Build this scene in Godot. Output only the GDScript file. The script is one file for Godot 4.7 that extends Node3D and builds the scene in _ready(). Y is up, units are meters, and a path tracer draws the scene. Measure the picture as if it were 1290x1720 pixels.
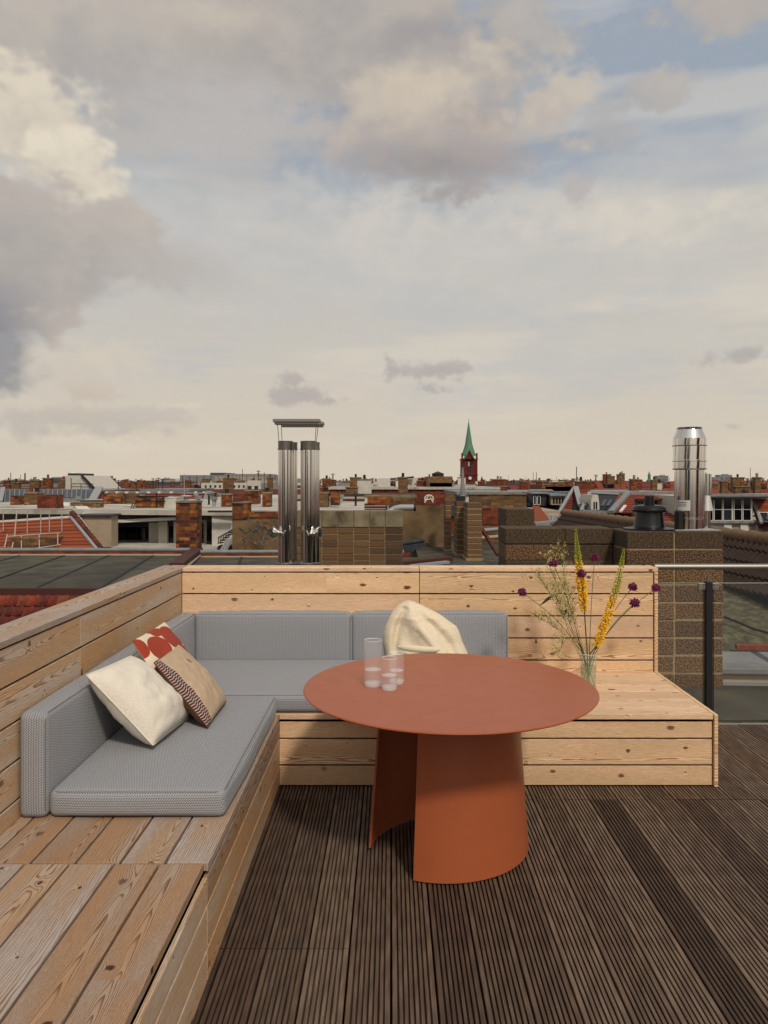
extends Node3D

# camera model: eye height, focal length in photo pixels, vanishing point of the depth direction
const EYE := 1.646
const FOC := 1280.0
const VPX := 657.0
const VPY := 810.0
const GROUND := -20.0

var M := {}
var names := {}
var rng := RandomNumberGenerator.new()

func P(x: float, y: float, d: float) -> Vector3:
	return Vector3((x - VPX) * d / FOC, EYE - (y - VPY) * d / FOC, -d)

func px_x(x: float, d: float) -> float:
	return (x - VPX) * d / FOC

func px_y(y: float, d: float) -> float:
	return EYE - (y - VPY) * d / FOC

# ---------------------------------------------------------------- mesh builder
class MB:
	var st := SurfaceTool.new()
	var group := 0

	func _init() -> void:
		st.begin(Mesh.PRIMITIVE_TRIANGLES)
		st.set_smooth_group(-1)

	func flat() -> void:
		st.set_smooth_group(-1)

	func smooth() -> void:
		group += 1
		st.set_smooth_group(group)

	func tri(a: Vector3, b: Vector3, c: Vector3, ua := Vector2.ZERO, ub := Vector2.ZERO, uc := Vector2.ZERO) -> void:
		st.set_uv(ua)
		st.add_vertex(a)
		st.set_uv(uc)
		st.add_vertex(c)
		st.set_uv(ub)
		st.add_vertex(b)

	func quad(a: Vector3, b: Vector3, c: Vector3, d: Vector3, ua := Vector2.ZERO, ub := Vector2.ZERO, uc := Vector2.ZERO, ud := Vector2.ZERO) -> void:
		tri(a, b, c, ua, ub, uc)
		tri(a, c, d, ua, uc, ud)

	# quad with uv in metres
	func quadm(a: Vector3, b: Vector3, c: Vector3, d: Vector3) -> void:
		var w := a.distance_to(b)
		var h := a.distance_to(d)
		quad(a, b, c, d, Vector2(0, h), Vector2(w, h), Vector2(w, 0), Vector2(0, 0))

	# convex polygon turned to face «out»
	func fan(p: Array, out: Vector3, uv: Array = []) -> void:
		var n: Vector3 = (p[1] - p[0]).cross(p[2] - p[0])
		var idx := range(p.size())
		if n.dot(out) < 0.0:
			idx.reverse()
		for i in range(1, p.size() - 1):
			if uv.is_empty():
				tri(p[idx[0]], p[idx[i]], p[idx[i + 1]])
			else:
				tri(p[idx[0]], p[idx[i]], p[idx[i + 1]], uv[idx[0]], uv[idx[i]], uv[idx[i + 1]])

	# box with chamfered edges; uvf(point, face axis) -> uv
	func box(lo: Vector3, hi: Vector3, bev := 0.0, t := Transform3D.IDENTITY, uvf = null) -> void:
		var mid := (lo + hi) / 2.0
		var half := (hi - lo) / 2.0
		bev = minf(bev, minf(half.x, minf(half.y, half.z)) * 0.9)
		for ax in 3:
			for s in [-1.0, 1.0]:
				var b := (ax + 1) % 3
				var c := (ax + 2) % 3
				var pts := []
				var uvs := []
				for k in [[-1, -1], [1, -1], [1, 1], [-1, 1]]:
					var v := Vector3.ZERO
					v[ax] = s * half[ax]
					v[b] = k[0] * (half[b] - bev)
					v[c] = k[1] * (half[c] - bev)
					var w := mid + v
					if uvf != null:
						uvs.append(uvf.call(w, ax))
					else:
						uvs.append(Vector2(w.z if ax == 0 else w.x, -w.z if ax == 1 else -w.y))
					pts.append(t * w)
				var o := Vector3.ZERO
				o[ax] = s
				fan(pts, t.basis * o, uvs)
		if bev <= 0.0:
			return
		for ax in 3:
			var b := (ax + 1) % 3
			var c := (ax + 2) % 3
			for sb in [-1.0, 1.0]:
				for sc in [-1.0, 1.0]:
					var pts := []
					var uvs := []
					for k in [[-1, 0], [1, 0], [1, 1], [-1, 1]]:
						var v := Vector3.ZERO
						v[ax] = k[0] * (half[ax] - bev)
						v[b] = sb * (half[b] - (0.0 if k[1] == 0 else bev))
						v[c] = sc * (half[c] - (bev if k[1] == 0 else 0.0))
						var w := mid + v
						uvs.append(uvf.call(w, b) if uvf != null else Vector2(w.x + w.z, -w.y))
						pts.append(t * w)
					var o := Vector3.ZERO
					o[b] = sb
					o[c] = sc
					fan(pts, t.basis * o, uvs)
		for sx in [-1.0, 1.0]:
			for sy in [-1.0, 1.0]:
				for sz in [-1.0, 1.0]:
					var s := Vector3(sx, sy, sz)
					var pts := []
					var uvs := []
					for ax in 3:
						var v := Vector3.ZERO
						for k in 3:
							v[k] = s[k] * (half[k] - (0.0 if k == ax else bev))
						var w := mid + v
						uvs.append(uvf.call(w, 1) if uvf != null else Vector2(w.x, w.y))
						pts.append(t * w)
					fan(pts, t.basis * s, uvs)

	# box with rounded edges and puffed faces; mode picks the direction of the weave
	func rbox(lo: Vector3, hi: Vector3, r: float, bulge: float, mode: int) -> void:
		smooth()
		for ax in 3:
			for s in [-1.0, 1.0]:
				var b := (ax + 1) % 3
				var c := (ax + 2) % 3
				if s < 0.0:
					var q := b
					b = c
					c = q
				var tb := steps(lo[b], hi[b], r)
				var tc := steps(lo[c], hi[c], r)
				var grid := []
				var guv := []
				for i in tb.size():
					var row := []
					var rowuv := []
					for j in tc.size():
						var p := Vector3.ZERO
						p[ax] = hi[ax] if s > 0.0 else lo[ax]
						p[b] = tb[i]
						p[c] = tc[j]
						var q := p.clamp(lo + Vector3.ONE * r, hi - Vector3.ONE * r)
						var pos := q + (p - q).normalized() * r
						var u: float = (tb[i] - lo[b]) / (hi[b] - lo[b]) * 2.0 - 1.0
						var v: float = (tc[j] - lo[c]) / (hi[c] - lo[c]) * 2.0 - 1.0
						var face := (1.0 - pow(absf(u), 4.0)) * (1.0 - pow(absf(v), 4.0))
						pos[ax] += s * (bulge + 0.45 * bulge * sin(p.x * 7.3 + p.z * 3.1) * cos(p.z * 5.7 - p.y * 4.0 + p.x * 2.0)) * face
						row.append(pos)
						var uvv := Vector2(p.z if ax == 1 else p.y, p.z if ax == 0 else p.x) if mode == 0 else Vector2(p.z if ax == 0 else p.x, p.z if ax == 1 else p.y)
						rowuv.append(uvv)
					grid.append(row)
					guv.append(rowuv)
				for i in tb.size() - 1:
					for j in tc.size() - 1:
						quad(grid[i][j], grid[i + 1][j], grid[i + 1][j + 1], grid[i][j + 1], guv[i][j], guv[i + 1][j], guv[i + 1][j + 1], guv[i][j + 1])
		flat()

	func steps(a: float, b: float, r: float) -> Array:
		var o := [a, a + r * 0.3, a + r * 0.65]
		var n := clampi(int((b - a) / 0.06), 4, 26)
		for i in n + 1:
			o.append(lerpf(a + r, b - r, float(i) / n))
		o.append_array([b - r * 0.65, b - r * 0.3, b])
		return o

	func tube(path: Array, radii: Array, sides := 8, caps := true) -> void:
		var rings := []
		var n := path.size()
		var t0: Vector3 = (path[1] - path[0]).normalized()
		var side := t0.cross(Vector3.UP if absf(t0.y) < 0.9 else Vector3.RIGHT).normalized()
		var along := 0.0
		smooth()
		for i in n:
			var t: Vector3 = (path[mini(i + 1, n - 1)] - path[maxi(i - 1, 0)]).normalized()
			side = (side - t * side.dot(t)).normalized()
			var up := side.cross(t)
			var ring := []
			var r: float = radii[mini(i, radii.size() - 1)]
			for k in sides:
				var a := TAU * k / sides
				ring.append(path[i] + (side * cos(a) + up * sin(a)) * r)
			rings.append(ring)
		for i in n - 1:
			var l: float = path[i].distance_to(path[i + 1])
			for k in sides:
				var k2 := (k + 1) % sides
				quad(rings[i][k], rings[i + 1][k], rings[i + 1][k2], rings[i][k2], Vector2(float(k) / sides, along), Vector2(float(k) / sides, along + l), Vector2(float(k + 1) / sides, along + l), Vector2(float(k + 1) / sides, along))
			along += l
		flat()
		if caps:
			var e0 := (path[0] - path[1]) as Vector3
			var e1 := (path[n - 1] - path[n - 2]) as Vector3
			fan(rings[0], e0)
			fan(rings[n - 1], e1)

	# profile: Vector2(radius, height) running up the outside
	func lathe(prof: Array, seg: int, at := Vector3.ZERO, a0 := 0.0, a1 := TAU) -> void:
		smooth()
		var full := a1 - a0 > TAU - 0.001
		for i in prof.size() - 1:
			if i > 0:
				var d0: Vector2 = (prof[i] - prof[i - 1]).normalized()
				var d1: Vector2 = (prof[i + 1] - prof[i]).normalized()
				if d0.dot(d1) < 0.955:
					smooth()
			for k in seg:
				var t0 := lerpf(a0, a1, float(k) / seg)
				var t1 := lerpf(a0, a1, float(k + 1) / seg)
				if full and k == seg - 1:
					t1 = a0
				var p: Vector2 = prof[i]
				var q: Vector2 = prof[i + 1]
				var a := at + Vector3(p.x * cos(t1), p.y, p.x * sin(t1))
				var b := at + Vector3(p.x * cos(t0), p.y, p.x * sin(t0))
				var c := at + Vector3(q.x * cos(t0), q.y, q.x * sin(t0))
				var d := at + Vector3(q.x * cos(t1), q.y, q.x * sin(t1))
				var u0 := float(k) / seg
				var u1 := float(k + 1) / seg
				if p.x < 0.00001:
					tri(a, c, d, Vector2(u1, p.y), Vector2(u0, q.y), Vector2(u1, q.y))
				elif q.x < 0.00001:
					tri(a, b, c, Vector2(u1, p.y), Vector2(u0, p.y), Vector2(u0, q.y))
				else:
					quad(a, b, c, d, Vector2(u1, p.y), Vector2(u0, p.y), Vector2(u0, q.y), Vector2(u1, q.y))
		flat()

	# outline (in x, y) pushed from z0 (front, larger z) to z1
	func prism(outline: Array, z0: float, z1: float) -> void:
		var f := []
		var g := []
		var mid := Vector2.ZERO
		for p in outline:
			mid += p / outline.size()
		for p in outline:
			f.append(Vector3(p.x, p.y, z0))
			g.append(Vector3(p.x, p.y, z1))
		var uv := outline.map(func(p): return Vector2(p.x, -p.y))
		fan(f, Vector3(0, 0, z0 - z1), uv)
		fan(g, Vector3(0, 0, z1 - z0), uv)
		for i in outline.size():
			var j := (i + 1) % outline.size()
			var e: Vector2 = (outline[i] + outline[j]) / 2.0 - mid
			var nrm := Vector2(outline[j].y - outline[i].y, outline[i].x - outline[j].x)
			if nrm.dot(e) < 0.0:
				nrm = -nrm
			var l: float = outline[i].distance_to(outline[j])
			fan([f[i], f[j], g[j], g[i]], Vector3(nrm.x, nrm.y, 0), [Vector2(0, 0), Vector2(l, 0), Vector2(l, absf(z0 - z1)), Vector2(0, absf(z0 - z1))])

	func done() -> ArrayMesh:
		st.generate_normals()
		return st.commit()

# ---------------------------------------------------------------- nodes
func numbered(called: String) -> String:
	if not names.has(called):
		names[called] = 0
		return called
	names[called] += 1
	return "%s_%03d" % [called, names[called]]

func thing(called: String, label: String, category: String, group := "", at := Vector3.ZERO) -> Node3D:
	var o := Node3D.new()
	o.name = numbered(called)
	add_child(o)
	o.position = at
	o.set_meta("label", label)
	o.set_meta("category", category)
	if group:
		o.set_meta("group", group)
	return o

func obj(called: String, what, m: Material, parent: Node3D) -> MeshInstance3D:
	var o := MeshInstance3D.new()
	o.name = called
	o.mesh = what.done() if what is MB else what
	o.material_override = m
	parent.add_child(o, true)
	if parent != self:
		o.position = -parent.position if parent.get_parent() == self and not parent is MeshInstance3D else Vector3.ZERO
	return o

func setting(called: String, what, m: Material) -> MeshInstance3D:
	var o := MeshInstance3D.new()
	o.name = numbered(called)
	o.mesh = what.done() if what is MB else what
	o.material_override = m
	add_child(o)
	o.set_meta("kind", "structure")
	return o

func bx(lo: Vector3, hi: Vector3, bev := 0.0) -> MB:
	var b := MB.new()
	b.box(Vector3(minf(lo.x, hi.x), minf(lo.y, hi.y), minf(lo.z, hi.z)), Vector3(maxf(lo.x, hi.x), maxf(lo.y, hi.y), maxf(lo.z, hi.z)), bev)
	return b

# box whose front face covers a photo rectangle at depth d
func pbox(x0: float, x1: float, yt: float, yb: float, d: float, deep: float, bev := 0.0) -> MB:
	return bx(Vector3(px_x(x0, d), px_y(yb, d), -d - deep), Vector3(px_x(x1, d), px_y(yt, d), -d), bev)

func stick(a: Vector3, b: Vector3, r: float, sides := 6) -> MB:
	var t := MB.new()
	t.tube([a, b], [r], sides)
	return t

# ---------------------------------------------------------------- materials
func lin(r: float, g: float, b: float) -> Color:
	return Color(r, g, b).linear_to_srgb()

func mat(c: Color, rough := 0.8, metal := 0.0) -> StandardMaterial3D:
	var m := StandardMaterial3D.new()
	m.albedo_color = c
	m.roughness = rough
	m.metallic = metal
	return m

func bytes_tex(data: PackedByteArray, w: int, h: int) -> ImageTexture:
	return ImageTexture.create_from_image(Image.create_from_data(w, h, false, Image.FORMAT_RGB8, data))

func noise_tex(sd: int, freq: float, ramp: Array, size := 512, oct := 5, kind := FastNoiseLite.TYPE_SIMPLEX_SMOOTH) -> ImageTexture:
	var n := FastNoiseLite.new()
	n.seed = sd
	n.frequency = freq
	n.noise_type = kind
	n.fractal_octaves = oct
	n.fractal_gain = 0.6
	var im := n.get_seamless_image(size, size)
	im.convert(Image.FORMAT_L8)
	var src := im.get_data()
	var lut := []
	for i in 256:
		var t := i / 255.0 * (ramp.size() - 1)
		var k := mini(int(t), ramp.size() - 2)
		lut.append((ramp[k] as Color).lerp(ramp[k + 1], t - k))
	var out := PackedByteArray()
	out.resize(size * size * 3)
	for i in size * size:
		var c: Color = lut[src[i]]
		out[i * 3] = c.r8
		out[i * 3 + 1] = c.g8
		out[i * 3 + 2] = c.b8
	return bytes_tex(out, size, size)

# mottled surface without uv: metres = size of one repeat
func mottled(sd: int, freq: float, ramp: Array, metres: float, rough := 0.9, relief := 0.0, size := 256) -> StandardMaterial3D:
	var m := mat(Color.WHITE, rough)
	m.albedo_texture = noise_tex(sd, freq, ramp, size)
	m.uv1_triplanar = true
	m.uv1_world_triplanar = true
	m.uv1_scale = Vector3.ONE / metres
	if relief > 0.0:
		m.heightmap_enabled = true
		m.heightmap_texture = m.albedo_texture
		m.heightmap_scale = relief
	return m

func tinted(m: StandardMaterial3D, c: Color) -> StandardMaterial3D:
	var t: StandardMaterial3D = m.duplicate()
	t.albedo_color = c
	return t

const WROWS := 6
const WLEN := 2.9

# sawn pine boards: six boards in one sheet, each with its own rings, rays and knots
func wood_sheet(sd: int, early: Color, late: Color, knot: Color, silver: Color, contrast: float, silvering: float, knots_per: float) -> ImageTexture:
	var w := 1536
	var rh := 140
	var h := rh * WROWS
	var out := PackedByteArray()
	out.resize(w * h * 3)
	var r := RandomNumberGenerator.new()
	r.seed = sd
	var n := FastNoiseLite.new()
	n.seed = sd
	n.frequency = 1.0
	n.fractal_type = FastNoiseLite.FRACTAL_NONE
	var px := WLEN / w
	for row in WROWS:
		var vc := r.randf_range(-0.02, 0.167)
		var dep0 := r.randf_range(0.004, 0.03)
		var slope := r.randf_range(-0.008, 0.008)
		var rw := r.randf_range(0.0036, 0.0068)
		var kn := []
		var u := r.randf_range(0.05, 0.5)
		while u < WLEN - 0.05:
			var rad := r.randf_range(0.005, 0.0125)
			kn.append([u, r.randf_range(0.02, 0.127), rad if r.randf() < 0.6 else rad * 0.4, r.randf_range(1.0, 2.2), r.randf_range(0.4, 1.0)])
			u += r.randf_range(0.12, 0.6) / knots_per
		var tone := r.randf_range(0.94, 1.05)
		for i in w:
			var uu := i * px
			var dep := dep0 + slope * uu + 0.022 * n.get_noise_2d(uu * 0.8, row * 9.3)
			var wob := 0.006 * n.get_noise_2d(uu * 2.3, row * 5.1 + 40.0)
			var near := []
			for k in kn:
				if absf(uu - k[0]) < k[2] * 11.0:
					near.append(k)
			for j in rh:
				var v := (j + 0.5) * 0.147 / rh
				var fine := n.get_noise_2d(uu * 9.0, v * 70.0 + row * 31.0)
				var g := sqrt((v - vc + wob) * (v - vc + wob) + dep * dep) / rw + 0.22 * fine
				var kd := 0.0
				var kring := 0.0
				for k in near:
					var du: float = (uu - k[0]) / (k[2] * k[3])
					var dv: float = (v - k[1]) / k[2]
					var q2 := du * du + dv * dv
					g += 3.2 * exp(-(du * du * 0.10 + dv * dv * 0.16))
					if q2 < 2.2:
						var e: float = clampf((1.3 - sqrt(q2) + 0.35 * fine) * 1.7, 0.0, 1.0)
						kd = maxf(kd, e * e * k[4])
						kring = 0.5 + 0.5 * sin(sqrt(q2) * 11.0)
				var f := g - floorf(g)
				var line := smoothstep(0.42, 0.9, f) * smoothstep(0.42, 0.9, f) * (1.0 - smoothstep(0.94, 1.0, f))
				var fib := n.get_noise_2d(uu * 14.0, v * 1500.0)
				var broad := n.get_noise_2d(uu * 1.1 + 70.0, v * 9.0 + row * 13.0)
				var c := early.lerp(late, clampf(line * contrast * (0.75 + 0.5 * broad), 0.0, 1.0))
				var sv := clampf(silvering * (0.55 + 0.9 * broad + 0.35 * fib), 0.0, 1.0)
				c = c.lerp(silver, sv * (1.0 - line * 0.6))
				c = c.lerp(knot.lerp(late, 0.35 * kring), kd)
				var l := tone * (1.0 + 0.07 * fib + 0.07 * broad)
				var at := ((row * rh + j) * w + i) * 3
				out[at] = clampi(int(c.r * l * 255.0), 0, 255)
				out[at + 1] = clampi(int(c.g * l * 255.0), 0, 255)
				out[at + 2] = clampi(int(c.b * l * 255.0), 0, 255)
	return bytes_tex(out, w, h)

func wood_mat(t: ImageTexture, tint: Color, relief: float) -> StandardMaterial3D:
	var m := mat(tint, 0.78)
	m.albedo_texture = t
	m.heightmap_enabled = true
	m.heightmap_texture = t
	m.heightmap_scale = relief
	return m

# weathered hardwood of the deck, streaks along v
func deck_tex(sd: int) -> ImageTexture:
	var w := 256
	var h := 1024
	var n := FastNoiseLite.new()
	n.seed = sd
	n.frequency = 1.0
	n.fractal_type = FastNoiseLite.FRACTAL_NONE
	var out := PackedByteArray()
	out.resize(w * h * 3)
	for y in h:
		for x in w:
			var a := n.get_noise_2d(x * 0.55, y * 0.009)
			var b := n.get_noise_2d(x * 0.05 + 90.0, y * 0.006)
			var c := n.get_noise_2d(x * 0.4 + 300.0, y * 0.13)
			var t := clampf(0.58 + 0.2 * a + 0.32 * b + 0.12 * c, 0.0, 1.0)
			var col := Color(0.265, 0.205, 0.165).lerp(Color(0.50, 0.42, 0.35), t)
			if c > 0.72 and a > 0.25:
				col = col.lerp(Color(0.68, 0.62, 0.55), 0.5)
			var at := (y * w + x) * 3
			out[at] = col.r8
			out[at + 1] = col.g8
			out[at + 2] = col.b8
	return bytes_tex(out, w, h)

# woven upholstery: slanted pale stitches on dark ribs
func weave_tex() -> ImageTexture:
	var s := 64
	var out := PackedByteArray()
	out.resize(s * s * 3)
	var r := RandomNumberGenerator.new()
	r.seed = 5
	for y in s:
		for x in s:
			var rib := x / 16
			var fx := (x % 16) / 16.0
			var slant := 1.0 if rib % 2 == 0 else -1.0
			var ph := fposmod((y + slant * fx * 12.0 + rib * 5.0) / 10.667, 1.0)
			var t := 0.0
			if fx > 0.1 and fx < 0.94:
				t = smoothstep(0.12, 0.3, ph) * (1.0 - smoothstep(0.62, 0.8, ph))
			t = clampf(t + r.randf_range(-0.1, 0.1), 0.0, 1.0)
			var c := Color(0.225, 0.235, 0.265).lerp(Color(0.80, 0.805, 0.82), t)
			var at := (y * s + x) * 3
			out[at] = c.r8
			out[at + 1] = c.g8
			out[at + 2] = c.b8
	return bytes_tex(out, s, s)

# printed cover: cream ground with big brick-red petals
func petal_tex() -> ImageTexture:
	var s := 256
	var out := PackedByteArray()
	out.resize(s * s * 3)
	var discs := [[0.30, 0.22, 0.20, 0.15], [0.72, 0.2, 0.22, 0.17], [0.12, 0.55, 0.16, 0.2], [0.46, 0.52, 0.2, 0.16], [0.83, 0.56, 0.17, 0.2], [0.25, 0.86, 0.2, 0.15], [0.62, 0.84, 0.19, 0.16], [0.97, 0.9, 0.12, 0.14], [0.02, 0.1, 0.1, 0.14], [0.52, 0.03, 0.13, 0.09]]
	for y in s:
		for x in s:
			var c := Color(0.86, 0.80, 0.71)
			for d in discs:
				var e: float = pow(absf(x / 255.0 - d[0]) / d[2], 2.2) + pow(absf(y / 255.0 - d[1]) / d[3], 2.2)
				if e < 1.0:
					c = Color(0.60, 0.215, 0.125)
			var at := (y * s + x) * 3
			out[at] = c.r8
			out[at + 1] = c.g8
			out[at + 2] = c.b8
	return bytes_tex(out, s, s)

# embroidered band: zigzags of black, white, red and blue thread
func band_tex() -> ImageTexture:
	var w := 32
	var h := 256
	var out := PackedByteArray()
	out.resize(w * h * 3)
	var r := RandomNumberGenerator.new()
	r.seed = 11
	var cols := [Color(0.12, 0.09, 0.09), Color(0.82, 0.76, 0.7), Color(0.6, 0.15, 0.12), Color(0.12, 0.09, 0.09), Color(0.78, 0.72, 0.66), Color(0.25, 0.27, 0.34)]
	for y in h:
		for x in w:
			var zig := absf(fposmod(x / 10.0, 2.0) - 1.0) * 5.0
			var k := int(floor((y + zig) / 3.0))
			var c: Color = cols[posmod(k * 5 + (x / 8) * 2, 6)]
			c = c.darkened(r.randf() * 0.2)
			var at := (y * w + x) * 3
			out[at] = c.r8
			out[at + 1] = c.g8
			out[at + 2] = c.b8
	return bytes_tex(out, w, h)

# plain beige cover with one small stitched diamond
func beige_tex() -> ImageTexture:
	var s := 256
	var out := PackedByteArray()
	out.resize(s * s * 3)
	var n := FastNoiseLite.new()
	n.seed = 4
	n.frequency = 1.0
	for y in s:
		for x in s:
			var c := Color(0.715, 0.625, 0.52)
			var k := 1.0 + 0.06 * n.get_noise_2d(x * 0.9, y * 0.2) + 0.05 * n.get_noise_2d(x * 0.03, y * 0.03)
			var e := absf(x - 128.0) / 9.0 + absf(y - 70.0) / 9.0
			if (e > 0.55 and e < 1.0) or (absf(e - 1.25) < 0.12 and (x + y) % 5 < 3):
				c = Color(0.22, 0.13, 0.1)
			var at := (y * s + x) * 3
			out[at] = clampi(int(c.r * k * 255), 0, 255)
			out[at + 1] = clampi(int(c.g * k * 255), 0, 255)
			out[at + 2] = clampi(int(c.b * k * 255), 0, 255)
	return bytes_tex(out, s, s)

# courses of brick too small in the picture to build one by one; u and v in metres
func brick_tex(sd: int, cols: Array, mortar: Color, sooty: float) -> ImageTexture:
	var w := 512
	var h := 512
	var out := PackedByteArray()
	out.resize(w * h * 3)
	var n := FastNoiseLite.new()
	n.seed = sd
	n.frequency = 1.0
	var r := RandomNumberGenerator.new()
	r.seed = sd
	var tone := []
	for i in 16 * 5:
		var c: Color = cols[r.randi() % cols.size()]
		tone.append(c.darkened(r.randf() * 0.35))
	for y in h:
		var course := y / 32
		for x in w:
			var xx := (x + (51 if course % 2 == 1 else 0)) % w
			var b := mini(xx / 102, 4)
			var c: Color = tone[(course % 16) * 5 + b]
			if y % 32 < 4 or xx % 102 < 4:
				c = mortar
			var s := clampf(sooty * (0.4 + 0.9 * n.get_noise_2d(x * 0.012, y * 0.012)), 0.0, 0.8)
			c = c.darkened(s)
			var k := 1.0 + 0.2 * n.get_noise_2d(x * 0.13, y * 0.2)
			var at := (y * w + x) * 3
			out[at] = clampi(int(c.r * k * 255), 0, 255)
			out[at + 1] = clampi(int(c.g * k * 255), 0, 255)
			out[at + 2] = clampi(int(c.b * k * 255), 0, 255)
	return bytes_tex(out, w, h)

func brick_mat(sd: int, cols: Array, mortar: Color, sooty := 0.3) -> StandardMaterial3D:
	var m := mat(Color.WHITE, 0.92)
	m.albedo_texture = brick_tex(sd, cols, mortar, sooty)
	m.uv1_scale = Vector3(0.8, 0.8, 1.0)   # one repeat is 1.25 m
	return m

func glass(alpha := 0.04, tint := Color(0.95, 0.98, 0.96), rough := 0.02) -> StandardMaterial3D:
	var m := mat(Color(tint.r, tint.g, tint.b, alpha), rough)
	m.transparency = BaseMaterial3D.TRANSPARENCY_ALPHA
	return m

func solid_glass(tint: Color, ior_scale: float) -> StandardMaterial3D:
	var m := mat(Color(tint.r, tint.g, tint.b, 0.0), 0.01)
	m.transparency = BaseMaterial3D.TRANSPARENCY_ALPHA
	m.refraction_enabled = true
	m.refraction_scale = ior_scale
	return m

func make_materials() -> void:
	var fresh := wood_sheet(3, Color(0.87, 0.76, 0.645), Color(0.575, 0.36, 0.205), Color(0.30, 0.175, 0.105), Color(0.86, 0.785, 0.71), 1.15, 0.35, 1.5)
	var aged := wood_sheet(8, Color(0.83, 0.695, 0.545), Color(0.45, 0.29, 0.175), Color(0.25, 0.155, 0.10), Color(0.735, 0.69, 0.645), 1.35, 0.9, 0.8)
	M.pine = wood_mat(fresh, Color(1, 0.975, 0.91), 0.03)
	M.pine_pale = wood_mat(fresh, Color(1.0, 0.985, 0.96), 0.04)
	M.aged = wood_mat(aged, Color(1, 0.98, 0.95), 0.06)
	M.aged_warm = wood_mat(aged, Color(0.97, 0.91, 0.82), 0.06)
	M.aged_grey = wood_mat(aged, Color(0.85, 0.85, 0.875), 0.09)
	M.aged_dark = wood_mat(aged, Color(0.81, 0.77, 0.745), 0.07)
	M.membrane = mat(Color(0.06, 0.055, 0.05), 0.9)
	var dt := deck_tex(21)
	M.deck = []
	for k in [Color(1, 1, 1), Color(0.9, 0.88, 0.87), Color(0.75, 0.7, 0.68), Color(0.66, 0.61, 0.58), Color(0.96, 0.92, 0.87), Color(0.84, 0.82, 0.8)]:
		var m := mat(k, 0.72)
		m.albedo_texture = dt
		m.uv1_scale = Vector3(3.0, 1.0, 1)
		m.heightmap_enabled = true
		m.heightmap_texture = dt
		m.heightmap_scale = 0.05
		M.deck.append(m)
	M.screw = mat(Color(0.45, 0.44, 0.43), 0.4, 0.9)
	M.weave = mat(Color(1, 1, 1), 0.95)
	M.weave.albedo_texture = weave_tex()
	M.weave.uv1_scale = Vector3(27, 27, 1)
	M.weave.rim_enabled = true
	M.weave.rim = 0.2
	M.welt = mat(Color(0.42, 0.42, 0.44), 0.95)
	var boucle := noise_tex(14, 0.05, [Color(0.80, 0.765, 0.705), Color(0.87, 0.84, 0.785), Color(0.90, 0.875, 0.825)], 256, 4)
	M.cream = mat(Color.WHITE, 0.95)
	M.cream.albedo_texture = boucle
	M.cream.uv1_scale = Vector3(4, 4, 1)
	M.cream.heightmap_enabled = true
	M.cream.heightmap_texture = boucle
	M.cream.heightmap_scale = 0.14
	M.throw = tinted(M.cream, Color(1.0, 0.97, 0.915))
	M.throw.uv1_scale = Vector3(9, 5, 1)
	M.petal = mat(Color.WHITE, 0.92)
	M.petal.albedo_texture = petal_tex()
	M.beige = mat(Color.WHITE, 0.95)
	M.beige.albedo_texture = beige_tex()
	M.band = mat(Color.WHITE, 0.95)
	M.band.albedo_texture = band_tex()
	M.brown_cloth = mat(Color(0.37, 0.255, 0.165), 0.95)
	M.lacquer = mat(lin(0.355, 0.09, 0.033), 0.4)
	M.lacquer.metallic_specular = 0.52
	var paint := noise_tex(90, 0.012, [Color(0.965, 0.96, 0.955), Color(1, 1, 1), Color(0.985, 0.985, 0.985)], 512, 6)
	M.lacquer.albedo_texture = paint
	M.lacquer.roughness_texture = noise_tex(92, 0.02, [Color(0.8, 0.8, 0.8), Color(1, 1, 1)], 256, 6)
	M.lacquer.roughness = 0.42
	M.lacquer.uv1_triplanar = true
	M.lacquer.uv1_world_triplanar = true
	M.lacquer.uv1_scale = Vector3.ONE * 1.1
	M.foot = mat(Color(0.05, 0.05, 0.05), 0.7)
	M.glass = glass(0.10, Color(0.93, 0.94, 0.95), 0.06)
	M.glass_base = glass(0.24, Color(0.93, 0.94, 0.95), 0.08)
	M.glass_rim = glass(0.5, Color(0.96, 0.97, 0.97), 0.05)
	M.water = glass(0.04, Color(0.9, 0.92, 0.93), 0.02)
	M.water_face = glass(0.30, Color(0.92, 0.93, 0.94), 0.03)
	M.vase_glass = glass(0.12, Color(0.9, 0.95, 0.88), 0.03)
	M.vase_water = glass(0.34, Color(0.50, 0.56, 0.27), 0.02)
	M.pane = glass(0.012)
	M.pane.metallic_specular = 0.3
	M.glass_edge = mat(Color(0.72, 0.78, 0.75), 0.25)
	M.steel = mat(Color(0.90, 0.885, 0.865), 0.12, 1.0)
	M.steel_brushed = mat(Color(0.60, 0.585, 0.56), 0.5, 1.0)
	M.steel_old = mat(Color(0.52, 0.5, 0.47), 0.4, 1.0)
	M.anthracite = mat(Color(0.085, 0.09, 0.105), 0.5)
	M.black_plastic = mat(Color(0.035, 0.036, 0.042), 0.35)
	M.black = mat(Color(0.02, 0.02, 0.022), 0.6)
	M.zinc = mottled(31, 0.02, [Color(0.40, 0.405, 0.41), Color(0.48, 0.485, 0.49), Color(0.53, 0.535, 0.54)], 2.0, 0.5)
	M.zinc_pale = mat(Color(0.58, 0.585, 0.59), 0.5, 0.1)
	M.zinc_dark = mottled(32, 0.02, [Color(0.16, 0.175, 0.20), Color(0.24, 0.26, 0.29), Color(0.3, 0.31, 0.33)], 2.0, 0.5)
	M.slate = mat(Color(0.13, 0.13, 0.15), 0.6)
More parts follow.
